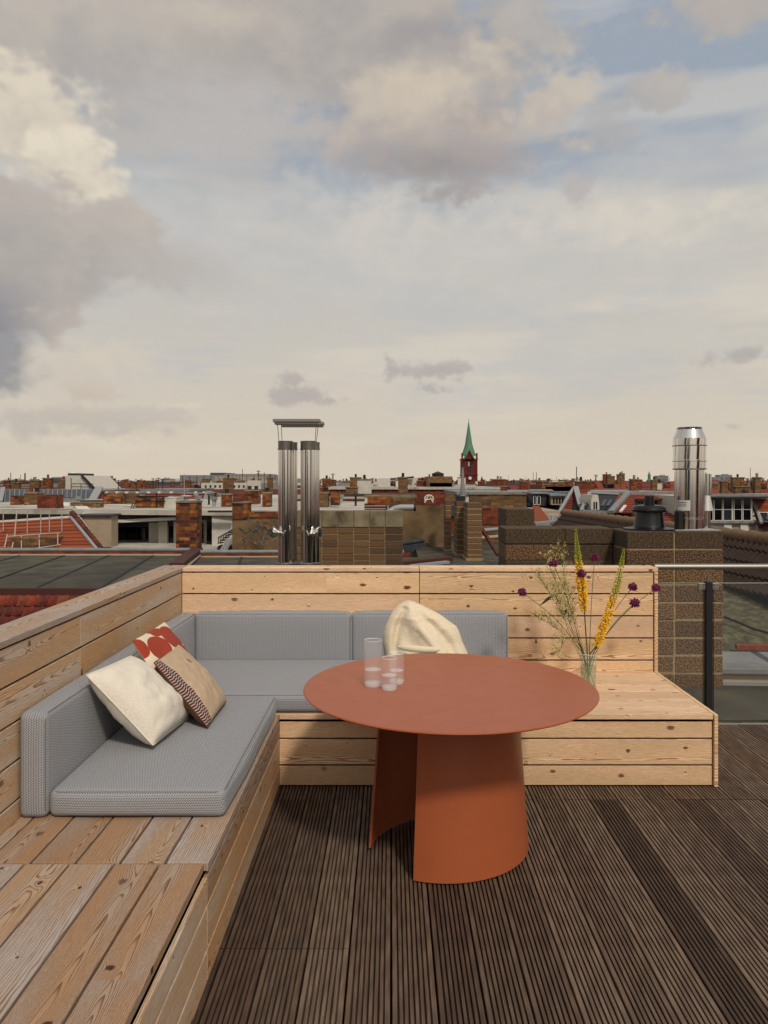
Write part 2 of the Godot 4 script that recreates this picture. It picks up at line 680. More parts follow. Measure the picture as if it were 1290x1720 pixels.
	M.bitumen = mottled(33, 0.012, [Color(0.16, 0.155, 0.135), Color(0.25, 0.24, 0.2), Color(0.31, 0.29, 0.235), Color(0.36, 0.345, 0.28)], 5.0, 0.95, 0.0, 512)
	M.bitumen_moss = mottled(34, 0.03, [Color(0.13, 0.125, 0.105), Color(0.24, 0.225, 0.17), Color(0.36, 0.34, 0.235), Color(0.47, 0.44, 0.33)], 2.2, 0.95, 0.4, 512)
	M.seam = mat(Color(0.14, 0.13, 0.12), 0.9)
	M.cream_strip = mat(Color(0.68, 0.62, 0.53), 0.7)
	M.block = []
	for k in 5:
		var a := [Color(0.47, 0.34, 0.22), Color(0.42, 0.31, 0.21), Color(0.49, 0.37, 0.235), Color(0.39, 0.285, 0.19), Color(0.44, 0.31, 0.19)][k] as Color
		M.block.append(mottled(40 + k, 0.10, [a.darkened(0.9), a.darkened(0.55), a.darkened(0.1), a.lightened(0.12), a.lightened(0.3)], 0.9, 0.97, 0.9, 512))
	M.block_dark = mottled(47, 0.12, [Color(0.13, 0.105, 0.08), Color(0.28, 0.22, 0.155), Color(0.42, 0.34, 0.23)], 0.7, 0.97, 0.9)
	M.mortar = mottled(48, 0.08, [Color(0.50, 0.43, 0.32), Color(0.64, 0.57, 0.44)], 0.8, 0.97, 0.3)
	M.mortar_dark = mottled(49, 0.08, [Color(0.22, 0.18, 0.14), Color(0.40, 0.33, 0.24)], 0.8, 0.97, 0.3)
	M.render = mottled(50, 0.009, [Color(0.25, 0.22, 0.17), Color(0.44, 0.40, 0.315), Color(0.50, 0.455, 0.365), Color(0.58, 0.53, 0.43)], 2.3, 0.97, 0.3, 512)
	M.plaster_old = mottled(51, 0.008, [Color(0.22, 0.17, 0.125), Color(0.36, 0.285, 0.20), Color(0.43, 0.35, 0.24), Color(0.50, 0.42, 0.30)], 3.7, 0.97, 0.4, 512)
	M.stucco = mottled(52, 0.03, [Color(0.60, 0.53, 0.45), Color(0.66, 0.59, 0.50)], 2.0, 0.95)
	M.white_wall = mottled(53, 0.02, [Color(0.70, 0.68, 0.64), Color(0.77, 0.75, 0.71)], 3.0, 0.9)
	M.white_roof = mottled(54, 0.012, [Color(0.46, 0.44, 0.41), Color(0.64, 0.62, 0.58), Color(0.70, 0.68, 0.64), Color(0.74, 0.72, 0.68)], 6.0, 0.9)
	M.white_paint = mat(Color(0.80, 0.79, 0.77), 0.5)
	M.rail_paint = mat(Color(0.66, 0.645, 0.62), 0.6)
	M.window = mat(Color(0.03, 0.034, 0.045), 0.12)
	M.window_blue = mat(Color(0.16, 0.18, 0.21), 0.12)
	M.brick_orange = brick_mat(60, [Color(0.66, 0.36, 0.14), Color(0.60, 0.30, 0.12), Color(0.70, 0.43, 0.18), Color(0.46, 0.20, 0.11), Color(0.33, 0.15, 0.11)], Color(0.36, 0.27, 0.19), 0.35)
	M.brick_tan = brick_mat(61, [Color(0.55, 0.40, 0.24), Color(0.50, 0.34, 0.2), Color(0.58, 0.44, 0.28)], Color(0.36, 0.27, 0.18), 0.25)
	M.brick_red = brick_mat(62, [Color(0.50, 0.19, 0.10), Color(0.44, 0.15, 0.09), Color(0.56, 0.24, 0.12)], Color(0.38, 0.25, 0.2), 0.25)
	M.brick_church = mat(Color(0.36, 0.12, 0.09), 0.9)
	M.copper = mottled(63, 0.03, [Color(0.25, 0.40, 0.32), Color(0.38, 0.54, 0.44)], 12.0, 0.8)
	M.tile_orange = [mat(Color(0.53, 0.25, 0.12), 0.85), mat(Color(0.47, 0.21, 0.105), 0.85), mat(Color(0.57, 0.285, 0.14), 0.85)]
	M.tile_red = []
	for c in [Color(0.44, 0.15, 0.09), Color(0.38, 0.13, 0.085), Color(0.50, 0.19, 0.1), Color(0.34, 0.14, 0.1), Color(0.47, 0.22, 0.13)]:
		M.tile_red.append(mottled(70 + M.tile_red.size(), 0.06, [c.darkened(0.35), c, c.lightened(0.08)], 0.7, 0.85, 0.0, 128))
	M.tile_dark = mottled(76, 0.05, [Color(0.10, 0.075, 0.06), Color(0.19, 0.13, 0.1), Color(0.25, 0.18, 0.13)], 0.9, 0.9, 0.3)
	M.ridge = mottled(77, 0.06, [Color(0.36, 0.27, 0.19), Color(0.52, 0.42, 0.31)], 0.8, 0.95, 0.4)
	M.oxide = mat(Color(0.26, 0.12, 0.085), 0.8)
	M.rust = mat(Color(0.30, 0.12, 0.06), 0.85)
	M.earth = mottled(79, 0.02, [Color(0.2, 0.2, 0.19), Color(0.28, 0.27, 0.25)], 30.0)
	M.graffiti = mat(Color(0.80, 0.77, 0.72), 0.8)
	M.stem = mat(Color(0.27, 0.36, 0.11), 0.7)
	M.stem.backlight_enabled = true
	M.stem.backlight = Color(0.1, 0.15, 0.03)
	M.leaf = mat(Color(0.13, 0.19, 0.07), 0.7)
	M.allium = mat(Color(0.38, 0.075, 0.25), 0.8)
	M.allium_light = mat(Color(0.56, 0.2, 0.40), 0.8)
	M.spike_green = mat(Color(0.68, 0.68, 0.13), 0.75)
	M.spike_yellow = mat(Color(0.95, 0.78, 0.12), 0.75)
	M.spike_orange = mat(Color(0.93, 0.68, 0.05), 0.75)
	M.blossom = mat(Color(0.82, 0.77, 0.52), 0.8)
	M.tree = [mat(Color(0.12, 0.15, 0.065), 0.85), mat(Color(0.16, 0.19, 0.08), 0.85), mat(Color(0.10, 0.125, 0.06), 0.85)]
	M.bark = mat(Color(0.18, 0.14, 0.1), 0.9)

# ---------------------------------------------------------------- sky
var fn := FastNoiseLite.new()

func fbm(a: float, e: float, k: float, off: float) -> float:
	var t := deg_to_rad(a)
	var q := k * 57.2958
	return fn.get_noise_3d(cos(t) * q, e * k * 1.5 + off * 7.3, sin(t) * q) * 1.6

# clouds: photo x, y of the centre, half width and height in photo pixels, lit colour, belly colour, edge softness, raggedness, opacity
var clouds := [
	# high thin veil
	[330, 400, 620, 210, Color(0.785, 0.765, 0.74), Color(0.75, 0.735, 0.72), 1.0, 0.7, 0.7],
	[840, 440, 620, 170, Color(0.80, 0.775, 0.735), Color(0.765, 0.75, 0.73), 1.0, 0.7, 0.6],
	[1100, 372, 330, 50, Color(0.86, 0.815, 0.745), Color(0.82, 0.785, 0.73), 0.8, 0.5, 0.85],
	[740, 385, 300, 60, Color(0.82, 0.785, 0.74), Color(0.78, 0.755, 0.725), 0.8, 0.6, 0.8],
	[1180, 280, 260, 50, Color(0.69, 0.69, 0.695), Color(0.70, 0.70, 0.70), 1.0, 0.5, 0.5],
	# upper grey deck
	[220, 90, 620, 190, Color(0.745, 0.705, 0.66), Color(0.69, 0.66, 0.635), 0.6, 0.4, 1.0],
	[600, 60, 400, 190, Color(0.725, 0.685, 0.645), Color(0.67, 0.64, 0.62), 0.5, 0.5, 1.0],
	[380, 220, 330, 130, Color(0.735, 0.71, 0.69), Color(0.715, 0.695, 0.68), 0.9, 0.4, 0.85],
	[300, 25, 190, 60, Color(0.79, 0.735, 0.67), Color(0.74, 0.70, 0.65), 1.0, 0.4, 0.8],
	[1235, 8, 165, 64, Color(0.72, 0.68, 0.645), Color(0.69, 0.66, 0.64), 0.75, 0.8, 1.0],
	[905, 55, 96, 64, Color(0.72, 0.69, 0.66), Color(0.68, 0.66, 0.645), 0.8, 0.8, 1.0],
	[1090, 155, 85, 48, Color(0.735, 0.70, 0.665), Color(0.68, 0.665, 0.65), 0.5, 0.7, 0.9],
	[1010, 215, 70, 55, Color(0.70, 0.68, 0.66), Color(0.68, 0.67, 0.665), 0.8, 0.6, 0.8],
	[700, 50, 110, 50, Color(0.645, 0.615, 0.60), Color(0.615, 0.59, 0.585), 1.0, 0.5, 0.8],
	# big central cumulus
	[790, 200, 225, 130, Color(0.80, 0.745, 0.675), Color(0.68, 0.635, 0.61), 0.75, 0.6, 1.0],
	[640, 215, 190, 90, Color(0.77, 0.72, 0.66), Color(0.68, 0.64, 0.615), 0.9, 0.5, 0.9],
	[710, 140, 170, 60, Color(0.825, 0.765, 0.685), Color(0.78, 0.72, 0.65), 1.0, 0.4, 0.9],
	[930, 170, 78, 66, Color(0.80, 0.745, 0.675), Color(0.74, 0.69, 0.645), 0.7, 0.7, 0.85],
	[725, 272, 190, 58, Color(0.665, 0.625, 0.605), Color(0.595, 0.57, 0.56), 0.9, 0.5, 1.0],
	[755, 325, 85, 34, Color(0.66, 0.63, 0.615), Color(0.63, 0.61, 0.60), 0.8, 0.7, 0.9],
	[968, 315, 42, 32, Color(0.735, 0.70, 0.68), Color(0.70, 0.67, 0.655), 0.8, 0.6, 0.8],
	# bright tower on the left, grey banks before it
	[60, 215, 135, 100, Color(0.875, 0.82, 0.735), Color(0.78, 0.735, 0.67), 0.45, 0.6, 0.95],
	[125, 290, 105, 80, Color(0.895, 0.84, 0.755), Color(0.81, 0.765, 0.695), 0.4, 0.6, 0.95],
	[-50, 420, 200, 170, Color(0.735, 0.69, 0.65), Color(0.67, 0.635, 0.61), 0.35, 0.55, 1.0],
	[215, 410, 125, 75, Color(0.75, 0.71, 0.665), Color(0.71, 0.675, 0.645), 0.45, 0.6, 1.0],
	[90, 425, 200, 100, Color(0.73, 0.69, 0.65), Color(0.675, 0.645, 0.62), 0.5, 0.4, 1.0],
	[300, 450, 200, 65, Color(0.745, 0.71, 0.675), Color(0.725, 0.695, 0.67), 1.0, 0.5, 0.9],
	[-30, 540, 125, 115, Color(0.62, 0.60, 0.60), Color(0.50, 0.50, 0.52), 0.9, 0.5, 1.0],
	[-20, 600, 80, 60, Color(0.56, 0.555, 0.565), Color(0.475, 0.48, 0.505), 0.7, 0.5, 0.9],
	[150, 610, 170, 50, Color(0.84, 0.79, 0.715), Color(0.80, 0.76, 0.70), 1.0, 0.6, 0.8],
	# low rows
	[150, 660, 60, 22, Color(0.80, 0.745, 0.68), Color(0.76, 0.715, 0.665), 0.5, 0.7, 0.8],
	[90, 705, 190, 34, Color(0.76, 0.725, 0.675), Color(0.715, 0.685, 0.65), 0.9, 1.1, 0.8],
	[230, 700, 100, 20, Color(0.765, 0.73, 0.685), Color(0.74, 0.71, 0.67), 0.6, 0.8, 0.7],
	[310, 682, 50, 8, Color(0.87, 0.815, 0.735), Color(0.85, 0.79, 0.71), 0.6, 0.6, 0.7],
	[205, 738, 45, 9, Color(0.87, 0.81, 0.725), Color(0.84, 0.785, 0.71), 0.6, 0.6, 0.7],
	[497, 662, 68, 20, Color(0.70, 0.665, 0.645), Color(0.67, 0.64, 0.625), 0.9, 1.1, 0.8],
	[490, 640, 34, 17, Color(0.70, 0.665, 0.645), Color(0.68, 0.65, 0.635), 0.9, 1.1, 0.75],
	[738, 620, 72, 18, Color(0.70, 0.66, 0.635), Color(0.675, 0.64, 0.625), 0.8, 1.0, 0.85],
	[654, 614, 22, 22, Color(0.70, 0.66, 0.64), Color(0.68, 0.645, 0.63), 0.8, 1.0, 0.85],
	[724, 654, 30, 11, Color(0.71, 0.675, 0.65), Color(0.69, 0.66, 0.64), 0.9, 1.1, 0.8],
	[1235, 600, 78, 14, Color(0.72, 0.685, 0.665), Color(0.69, 0.66, 0.645), 0.9, 1.1, 0.8],
	[1262, 590, 40, 10, Color(0.71, 0.68, 0.66), Color(0.69, 0.665, 0.65), 0.9, 1.1, 0.75],
	[1230, 715, 20, 6, Color(0.73, 0.70, 0.675), Color(0.72, 0.69, 0.665), 0.7, 0.8, 0.6],
	[860, 590, 430, 60, Color(0.80, 0.78, 0.745), Color(0.79, 0.765, 0.73), 0.9, 0.4, 0.35],
]
var cloud_deg := []

func sky_color(az: float, el: float) -> Color:
	# air: warm and pale at the horizon, grey blue overhead
	var t := clampf(el / 34.0, 0.0, 1.0)
	var c := Color(0.835, 0.785, 0.71).lerp(Color(0.77, 0.75, 0.715), smoothstep(0.0, 0.42, t))
	c = c.lerp(Color(0.545, 0.60, 0.67), smoothstep(0.46, 0.78, t))
	# the same broken cloud everywhere
	var n1 := fbm(az, el, 0.045, 3.0)
	var n2 := fbm(az, el, 0.17, 9.0)
	var thin := clampf(0.5 + 1.1 * n1, 0.0, 1.0)
	c = c.lerp(Color(0.80, 0.765, 0.715), thin * 0.25)
	var streak := fbm(az, el * 4.5, 0.035, 15.0)
	c = c.lerp(Color(0.87, 0.82, 0.75), clampf(streak * 0.9, 0.0, 0.5))
	var streak2 := fbm(az, el * 3.2, 0.055, 31.0) + 0.35 * fbm(az, el * 3.0, 0.3, 37.0)
	c = c.lerp(Color(0.735, 0.735, 0.735), clampf(streak2 * 0.75, 0.0, 0.5) * smoothstep(1.0, 8.0, el))
	var out := smoothstep(30.0, 42.0, absf(az)) + smoothstep(36.0, 46.0, el)
	if out > 0.0:
		var cov := smoothstep(-0.25, 0.35, n1 + 0.45 * n2 + 0.1)
		var cc := Color(0.64, 0.615, 0.595).lerp(Color(0.83, 0.775, 0.70), clampf(0.5 + 0.9 * n2 - 0.5 * n1, 0.0, 1.0))
		c = c.lerp(cc, cov * minf(out, 1.0))
	for k in cloud_deg:
		var qx: float = (az - k[0]) / k[2]
		var qy: float = (el - k[1]) / k[3]
		if absf(qx) > 1.7 or absf(qy) > 1.7:
			continue
		var s: float = k[9]
		var n := fbm(az, el, s, k[0]) * 0.62 + fbm(az, el, s * 2.7, 5.0) * 0.34 + fbm(az, el, s * 7.0, 7.0) * 0.16
		var f: float = 1.0 - sqrt(qx * qx + qy * qy) + n * k[7]
		if f <= 0.0:
			continue
		var cover: float = smoothstep(0.0, k[6], f) * k[8]
		var lit := clampf(0.5 + 0.5 * qy + 0.9 * n, 0.0, 1.0)
		c = c.lerp((k[5] as Color).lerp(k[4], lit), cover)
	c = c * Color(0.965, 0.965, 0.965).lerp(Color(0.955, 0.968, 0.985), clampf(el / 18.0, 0.0, 1.0))
	# the veil glows round the sun
	var a := deg_to_rad(az)
	var e := deg_to_rad(el)
	var cs := Vector3(sin(a) * cos(e), sin(e), -cos(a) * cos(e)).dot(Vector3(0.342, 1.0, 0.94).normalized())
	return c.lerp(Color(1.0, 0.975, 0.93), 0.95 * exp(-pow(acos(clampf(cs, -1.0, 1.0)) / 0.62, 2.0)))

func make_sky() -> Sky:
	fn.seed = 12
	fn.frequency = 1.0
	fn.fractal_octaves = 4
	fn.fractal_gain = 0.5
	for k in clouds:
		var az := atan((k[0] - VPX) / FOC)
		var el := atan((VPY - k[1]) / FOC * cos(az))
		var ra := rad_to_deg(k[2] / FOC) * cos(az) * cos(az)
		var re := rad_to_deg(k[3] / FOC) * cos(el) * cos(el)
		cloud_deg.append([rad_to_deg(az), rad_to_deg(el), ra, re, k[4], k[5], k[6], k[7], k[8], 0.55 / clampf(sqrt(ra * re), 0.6, 4.5)])
	var w := 3072
	var h := 1536
	var small := Image.create(384, 192, false, Image.FORMAT_RGB8)
	for y in 192:
		var el := 90.0 - (y + 0.5) * 180.0 / 192.0
		for x in 384:
			var az := (x + 0.5) * 360.0 / 384.0 - 180.0
			small.set_pixel(x, y, sky_color(az, maxf(el, 0.0)) if el > -2.0 else Color(0.42, 0.40, 0.37))
	small.resize(w, h, Image.INTERPOLATE_CUBIC)
	var step := 360.0 / w
	var x0 := int((180.0 - 36.0) / step)
	var x1 := int((180.0 + 36.0) / step)
	var y0 := int((90.0 - 41.0) / step)
	var y1 := int(91.0 / step)
	var patch := Image.create(x1 - x0, y1 - y0, false, Image.FORMAT_RGB8)
	for y in y1 - y0:
		var el := 90.0 - (y0 + y + 0.5) * step
		for x in x1 - x0:
			patch.set_pixel(x, y, sky_color((x0 + x + 0.5) * step - 180.0, maxf(el, 0.0)))
	small.blit_rect(patch, Rect2i(0, 0, x1 - x0, y1 - y0), Vector2i(x0, y0))
	# the panorama's left edge looks along -z
	var turned := Image.create(w, h, false, Image.FORMAT_RGB8)
	turned.blit_rect(small, Rect2i(w / 2, 0, w / 2, h), Vector2i(0, 0))
	turned.blit_rect(small, Rect2i(0, 0, w / 2, h), Vector2i(w / 2, 0))
	var pm := PanoramaSkyMaterial.new()
	pm.panorama = ImageTexture.create_from_image(turned)
	var sky := Sky.new()
	sky.sky_material = pm
	return sky

# ---------------------------------------------------------------- terrace
const SEAT := 0.395       # top of the bench boards
const WALL_D := 5.043     # face of the back wall
const WALL_X := -1.387    # face of the left wall
const END_X := 1.762      # right end of bench and wall
const CAP := 1.08

# one sawn board; ax = direction of its length (0 x, 2 z)
func board(called: String, lo: Vector3, hi: Vector3, ax: int, m: Material, parent: Node3D) -> MeshInstance3D:
	var size := hi - lo
	var others := [1, 2] if ax == 0 else [0, 1]
	var wide: int = others[0] if size[others[0]] > size[others[1]] else others[1]
	var row := rng.randi() % WROWS
	var off := rng.randf() * WLEN
	var flip := rng.randf() < 0.5
	var used := minf(size[wide] / 0.147, 1.0) * 0.96
	var b := MB.new()
	b.box(lo, hi, 0.0016, Transform3D.IDENTITY, func(p: Vector3, f: int) -> Vector2:
		var t: float = (p[wide] - lo[wide]) / size[wide]
		if f == wide:
			var thin: int = others[0] if wide == others[1] else others[1]
			t = 0.06 + 0.2 * (p[thin] - lo[thin]) / size[thin]
		if flip:
			t = 1.0 - t
		return Vector2((p[ax] + off) / WLEN if f != ax else (p[wide] + off) / WLEN, (row + 0.02 + used * clampf(t, 0.0, 1.0)) / WROWS))
	return obj(called, b, m, parent)

func pick(a: Array):
	return a[rng.randi() % a.size()]

func make_deck() -> void:
	var deck := Node3D.new()
	deck.name = "deck"
	add_child(deck)
	deck.set_meta("kind", "structure")
	# substructure keeps the gaps dark
	obj("joist_layer", bx(Vector3(-1.5, -0.12, -5.17), Vector3(4.2, -0.05, 1.2)), M.membrane, deck)
	var pitch := 0.147
	var wide := 0.1395
	var profs := {}
	var cuts := [[-1.2, 2.69], [2.69, 3.953], [3.953, 5.18]]
	var long_cuts := [[-1.2, 3.953], [3.953, 5.18]]
	for i in range(-5, 27):
		var x0 := i * pitch + 0.00375
		var left_part := i < -1
		for c in (cuts if left_part else long_cuts):
			var key := str(c)
			if not profs.has(key):
				var b := MB.new()
				var pts := [Vector2(0, -0.025), Vector2(0, -0.002), Vector2(0.002, 0)]
				var ribs := 8
				var step := (wide - 0.004) / ribs
				for k in range(1, ribs):
					var g := 0.002 + k * step
					pts.append_array([Vector2(g - 0.0034, 0), Vector2(g - 0.0029, -0.017), Vector2(g + 0.0029, -0.017), Vector2(g + 0.0034, 0)])
				pts.append_array([Vector2(wide - 0.002, 0), Vector2(wide, -0.002), Vector2(wide, -0.025)])
				var za: float = -c[0] - (0.0 if c[0] < 0 else 0.0015)
				var zb: float = -c[1] + 0.0015
				for k in pts.size() - 1:
					var p: Vector2 = pts[k]
					var q: Vector2 = pts[k + 1]
					b.quad(Vector3(p.x, p.y, za), Vector3(q.x, q.y, za), Vector3(q.x, q.y, zb), Vector3(p.x, p.y, zb), Vector2(p.x, za), Vector2(q.x, za), Vector2(q.x, zb), Vector2(p.x, zb))
				b.fan([Vector3(0, -0.025, za), Vector3(wide, -0.025, za), Vector3(wide, -0.017, za), Vector3(0, -0.017, za)], Vector3.BACK)
				b.fan([Vector3(0, -0.025, zb), Vector3(wide, -0.025, zb), Vector3(wide, -0.017, zb), Vector3(0, -0.017, zb)], Vector3.FORWARD)
				profs[key] = b.done()
			var tone: int = pick([0, 0, 1, 1, 2, 4, 5])
			if c[0] < 3.0 and i in [-4, 1, 7]:
				tone = 3 if i == 7 else 2
			if i == -5:
				tone = 3
			if i == 6 or i == 8:
				tone = 0
			var m: StandardMaterial3D = M.deck[tone]
			var o := obj("deck_board", profs[key], m, deck)
			o.position = Vector3(x0, rng.randf_range(-0.001, 0.0006), 0)
	# a slim steel edge closes the boards
	obj("edge_strip", bx(Vector3(-1.5, -0.05, -5.195), Vector3(4.2, 0.004, -5.183)), M.zinc_pale, deck)
	var s := MB.new()
	for i in range(-4, 20):
		for d in [2.05, 2.70, 3.32, 3.965, 4.6]:
			for q in [0.027, 0.116]:
				var at := Vector3(i * pitch + q + rng.randf_range(-0.003, 0.003), 0.0, -d + 0.012 + rng.randf_range(-0.004, 0.004))
				s.lathe([Vector2(0.0032, -0.002), Vector2(0.003, 0.0008), Vector2(0.0, 0.0008)], 7, at)
	var so := obj("screws", s, M.screw, deck)
	so.set_meta("kind", "stuff")

func make_walls() -> void:
	var rows := [[0.912, 1.046], [0.7655, 0.9025], [0.619, 0.756], [0.4725, 0.6095], [0.326, 0.463], [0.1795, 0.3165], [0.02, 0.17]]
	# back wall
	var w := thing("parapet_wall", "pale pine board parapet behind the grey cushions, ending at the steel handrail", "wall", "", Vector3(0.2, 0, -5.12))
	obj("core", bx(Vector3(WALL_X + 0.002, 0, -5.185), Vector3(END_X - 0.026, 1.05, -WALL_D - 0.05)), M.membrane, w)
	for r in rows.slice(0, 6):
		for s in [[WALL_X + 0.004, 0.1855], [0.1895, END_X - 0.028]]:
			board("board", Vector3(s[0], r[0], -WALL_D - 0.015), Vector3(s[1], r[1], -WALL_D), 0, pick([M.pine, M.pine, M.pine_pale]), w)
	for s in [[WALL_X + 0.006, 0.1855], [0.1895, END_X + 0.004]]:
		board("cap_board", Vector3(s[0], 1.055, -5.2), Vector3(s[1], CAP, -WALL_D + 0.004), 0, M.pine_pale, w)
	board("end_trim", Vector3(END_X - 0.022, 0.37, -5.19), Vector3(END_X, 1.052, -WALL_D + 0.012), 0, M.pine, w)
	# left wall
	w = thing("parapet_wall", "weathered pine board parapet beside the cushions with the pillows, joining the back parapet", "wall", "", Vector3(-1.46, 0, -2.7))
	obj("core", bx(Vector3(-1.53, 0, -5.185), Vector3(WALL_X - 0.05, 1.05, -0.2)), M.membrane, w)
	for r in rows:
		for s in [[-3.398, -0.2], [-WALL_D - 0.001, -3.402]]:
			board("board", Vector3(WALL_X - 0.015, r[0], s[0]), Vector3(WALL_X, r[1], s[1]), 2, pick([M.aged, M.aged, M.aged_warm]), w)
	for s in [[-3.398, -0.2], [-5.2, -3.402]]:
		board("cap_board", Vector3(-1.548, 1.055, s[0]), Vector3(WALL_X + 0.004, CAP, s[1]), 2, M.aged_grey, w)

func front_boards(parent: Node3D, a: Vector3, b: Vector3, ax: int, mats: Array) -> void:
	for r in [[0.264, 0.350], [0.120, 0.2545], [0.008, 0.1105]]:
		board("front_board", Vector3(a.x, r[0], a.z), Vector3(b.x, r[1], b.z), ax, pick(mats), parent)

func make_benches() -> void:
	# back bench, boards across
	var b := thing("bench", "long pale pine bench under the back parapet, carrying the vase at its bare end", "bench", "", Vector3(0.2, 0, -4.6))
	obj("core", bx(Vector3(WALL_X + 0.01, 0.0, -WALL_D + 0.003), Vector3(END_X - 0.03, 0.30, -4.16)), M.membrane, b)
	var d := 4.107
	while d < WALL_D - 0.01:
		var e := minf(d + 0.1455, WALL_D - 0.003)
		board("seat_board", Vector3(WALL_X + 0.004, 0.367, -e), Vector3(END_X - 0.027, SEAT, -d), 0, M.pine_pale, b)
		d += 0.149
	front_boards(b, Vector3(-0.603, 0, -4.136), Vector3(END_X - 0.027, 0, -4.121), 0, [M.pine])
	board("end_panel", Vector3(END_X - 0.0205, 0.004, -WALL_D + 0.0), Vector3(END_X, SEAT - 0.002, -4.105), 2, M.pine, b)
	# left bench, boards along, under the cushions
	b = thing("bench", "weathered pine bench along the side parapet, under the cushion with the pillows", "bench", "", Vector3(-1.0, 0, -3.3))
	obj("core", bx(Vector3(WALL_X + 0.003, 0, -4.09), Vector3(-0.64, 0.31, -2.54)), M.membrane, b)
	for k in 6:
		var x1 := -0.600 - k * 0.1475
		board("seat_board", Vector3(maxf(x1 - 0.139, WALL_X + 0.003), 0.367, -4.104), Vector3(x1, SEAT, -2.505), 2, pick([M.aged_grey, M.aged_dark, M.aged_grey]), b)
	front_boards(b, Vector3(-0.618, 0, -4.135), Vector3(-0.603, 0, -2.503), 2, [M.aged_warm, M.aged_dark])
	# the nearest box of the same bench
	b = thing("bench", "weathered pine storage bench with bare board lid, next to the cushioned bench", "bench", "", Vector3(-1.0, 0, -1.4))
	obj("core", bx(Vector3(WALL_X + 0.003, 0, -2.48), Vector3(-0.66, 0.31, -0.25)), M.membrane, b)
	for k in 6:
		var x1 := -0.616 - k * 0.1475
		board("lid_board", Vector3(maxf(x1 - 0.139, WALL_X + 0.003), 0.367, -2.497), Vector3(x1, SEAT, -0.2), 2, pick([M.aged_grey, M.aged_grey, M.aged_dark]), b)
	front_boards(b, Vector3(-0.619, 0, -2.4985), Vector3(-0.6035, 0, -0.2), 2, [M.aged_warm, M.aged])

func make_cushions() -> void:
	var g := "grey woven bench cushions"
	var top := SEAT + 0.103
	var list := [
		["seat_cushion", "grey woven seat cushion on the side bench, carrying the pillows", Vector3(-1.276, SEAT + 0.001, -4.118), Vector3(-0.618, top, -2.834), 0.026, 0.011, 0],
		["seat_cushion", "grey woven seat cushion on the back bench, behind the round table", Vector3(-1.274, SEAT + 0.001, -4.936), Vector3(0.757, top, -4.124), 0.026, 0.010, 0],
		["back_cushion", "grey woven back cushion leaning on the side parapet behind the pillows", Vector3(WALL_X + 0.003, SEAT + 0.001, -5.036), Vector3(-1.279, 0.79, -2.826), 0.026, 0.007, 1],
		["back_cushion", "grey woven back cushion filling the corner of the two parapets", Vector3(-1.275, SEAT + 0.002, -5.036), Vector3(-0.261, 0.797, -4.94), 0.026, 0.008, 1],
		["back_cushion", "grey woven back cushion with the cream throw hung over it", Vector3(-0.256, SEAT + 0.002, -5.036), Vector3(0.757, 0.797, -4.94), 0.026, 0.008, 1],
	]
	for k in list:
		var lo: Vector3 = k[2]
		var hi: Vector3 = k[3]
		var t := thing(k[0], k[1], "cushion", g, Vector3((lo.x + hi.x) / 2, lo.y, (lo.z + hi.z) / 2))
		var b := MB.new()
		b.rbox(lo, hi, k[4], k[5], k[6])
		obj("cover", b, M.weave, t)
		# welt: a thin cord round the edges of the two large faces
		var wl := MB.new()
		var r: float = k[4]
		var a := 0.3 * r
		var thin := 1 if k[6] == 0 else (0 if hi.x - lo.x < hi.z - lo.z else 2)
		for e in [lo[thin] + a, hi[thin] - a]:
			var p := []
			var u := (thin + 1) % 3
			var v := (thin + 2) % 3
			var rr := 0.03
			for q in 4:
				var su := [-1, 1, 1, -1][q] as float
				var sv := [-1, -1, 1, 1][q] as float
				for m in 5:
					var an: float = PI / 2 * m / 4.0 + [PI, PI * 1.5, 0.0, PI * 0.5][q]
					var w := Vector3.ZERO
					w[thin] = e
					w[u] = (hi[u] - a - rr if su > 0 else lo[u] + a + rr) + cos(an) * rr
					w[v] = (hi[v] - a - rr if sv > 0 else lo[v] + a + rr) + sin(an) * rr
					p.append(w)
			p.append(p[0])
			p.append(p[1])
			wl.tube(p, [0.0028], 5, false)
		obj("welt", wl, M.welt, t)

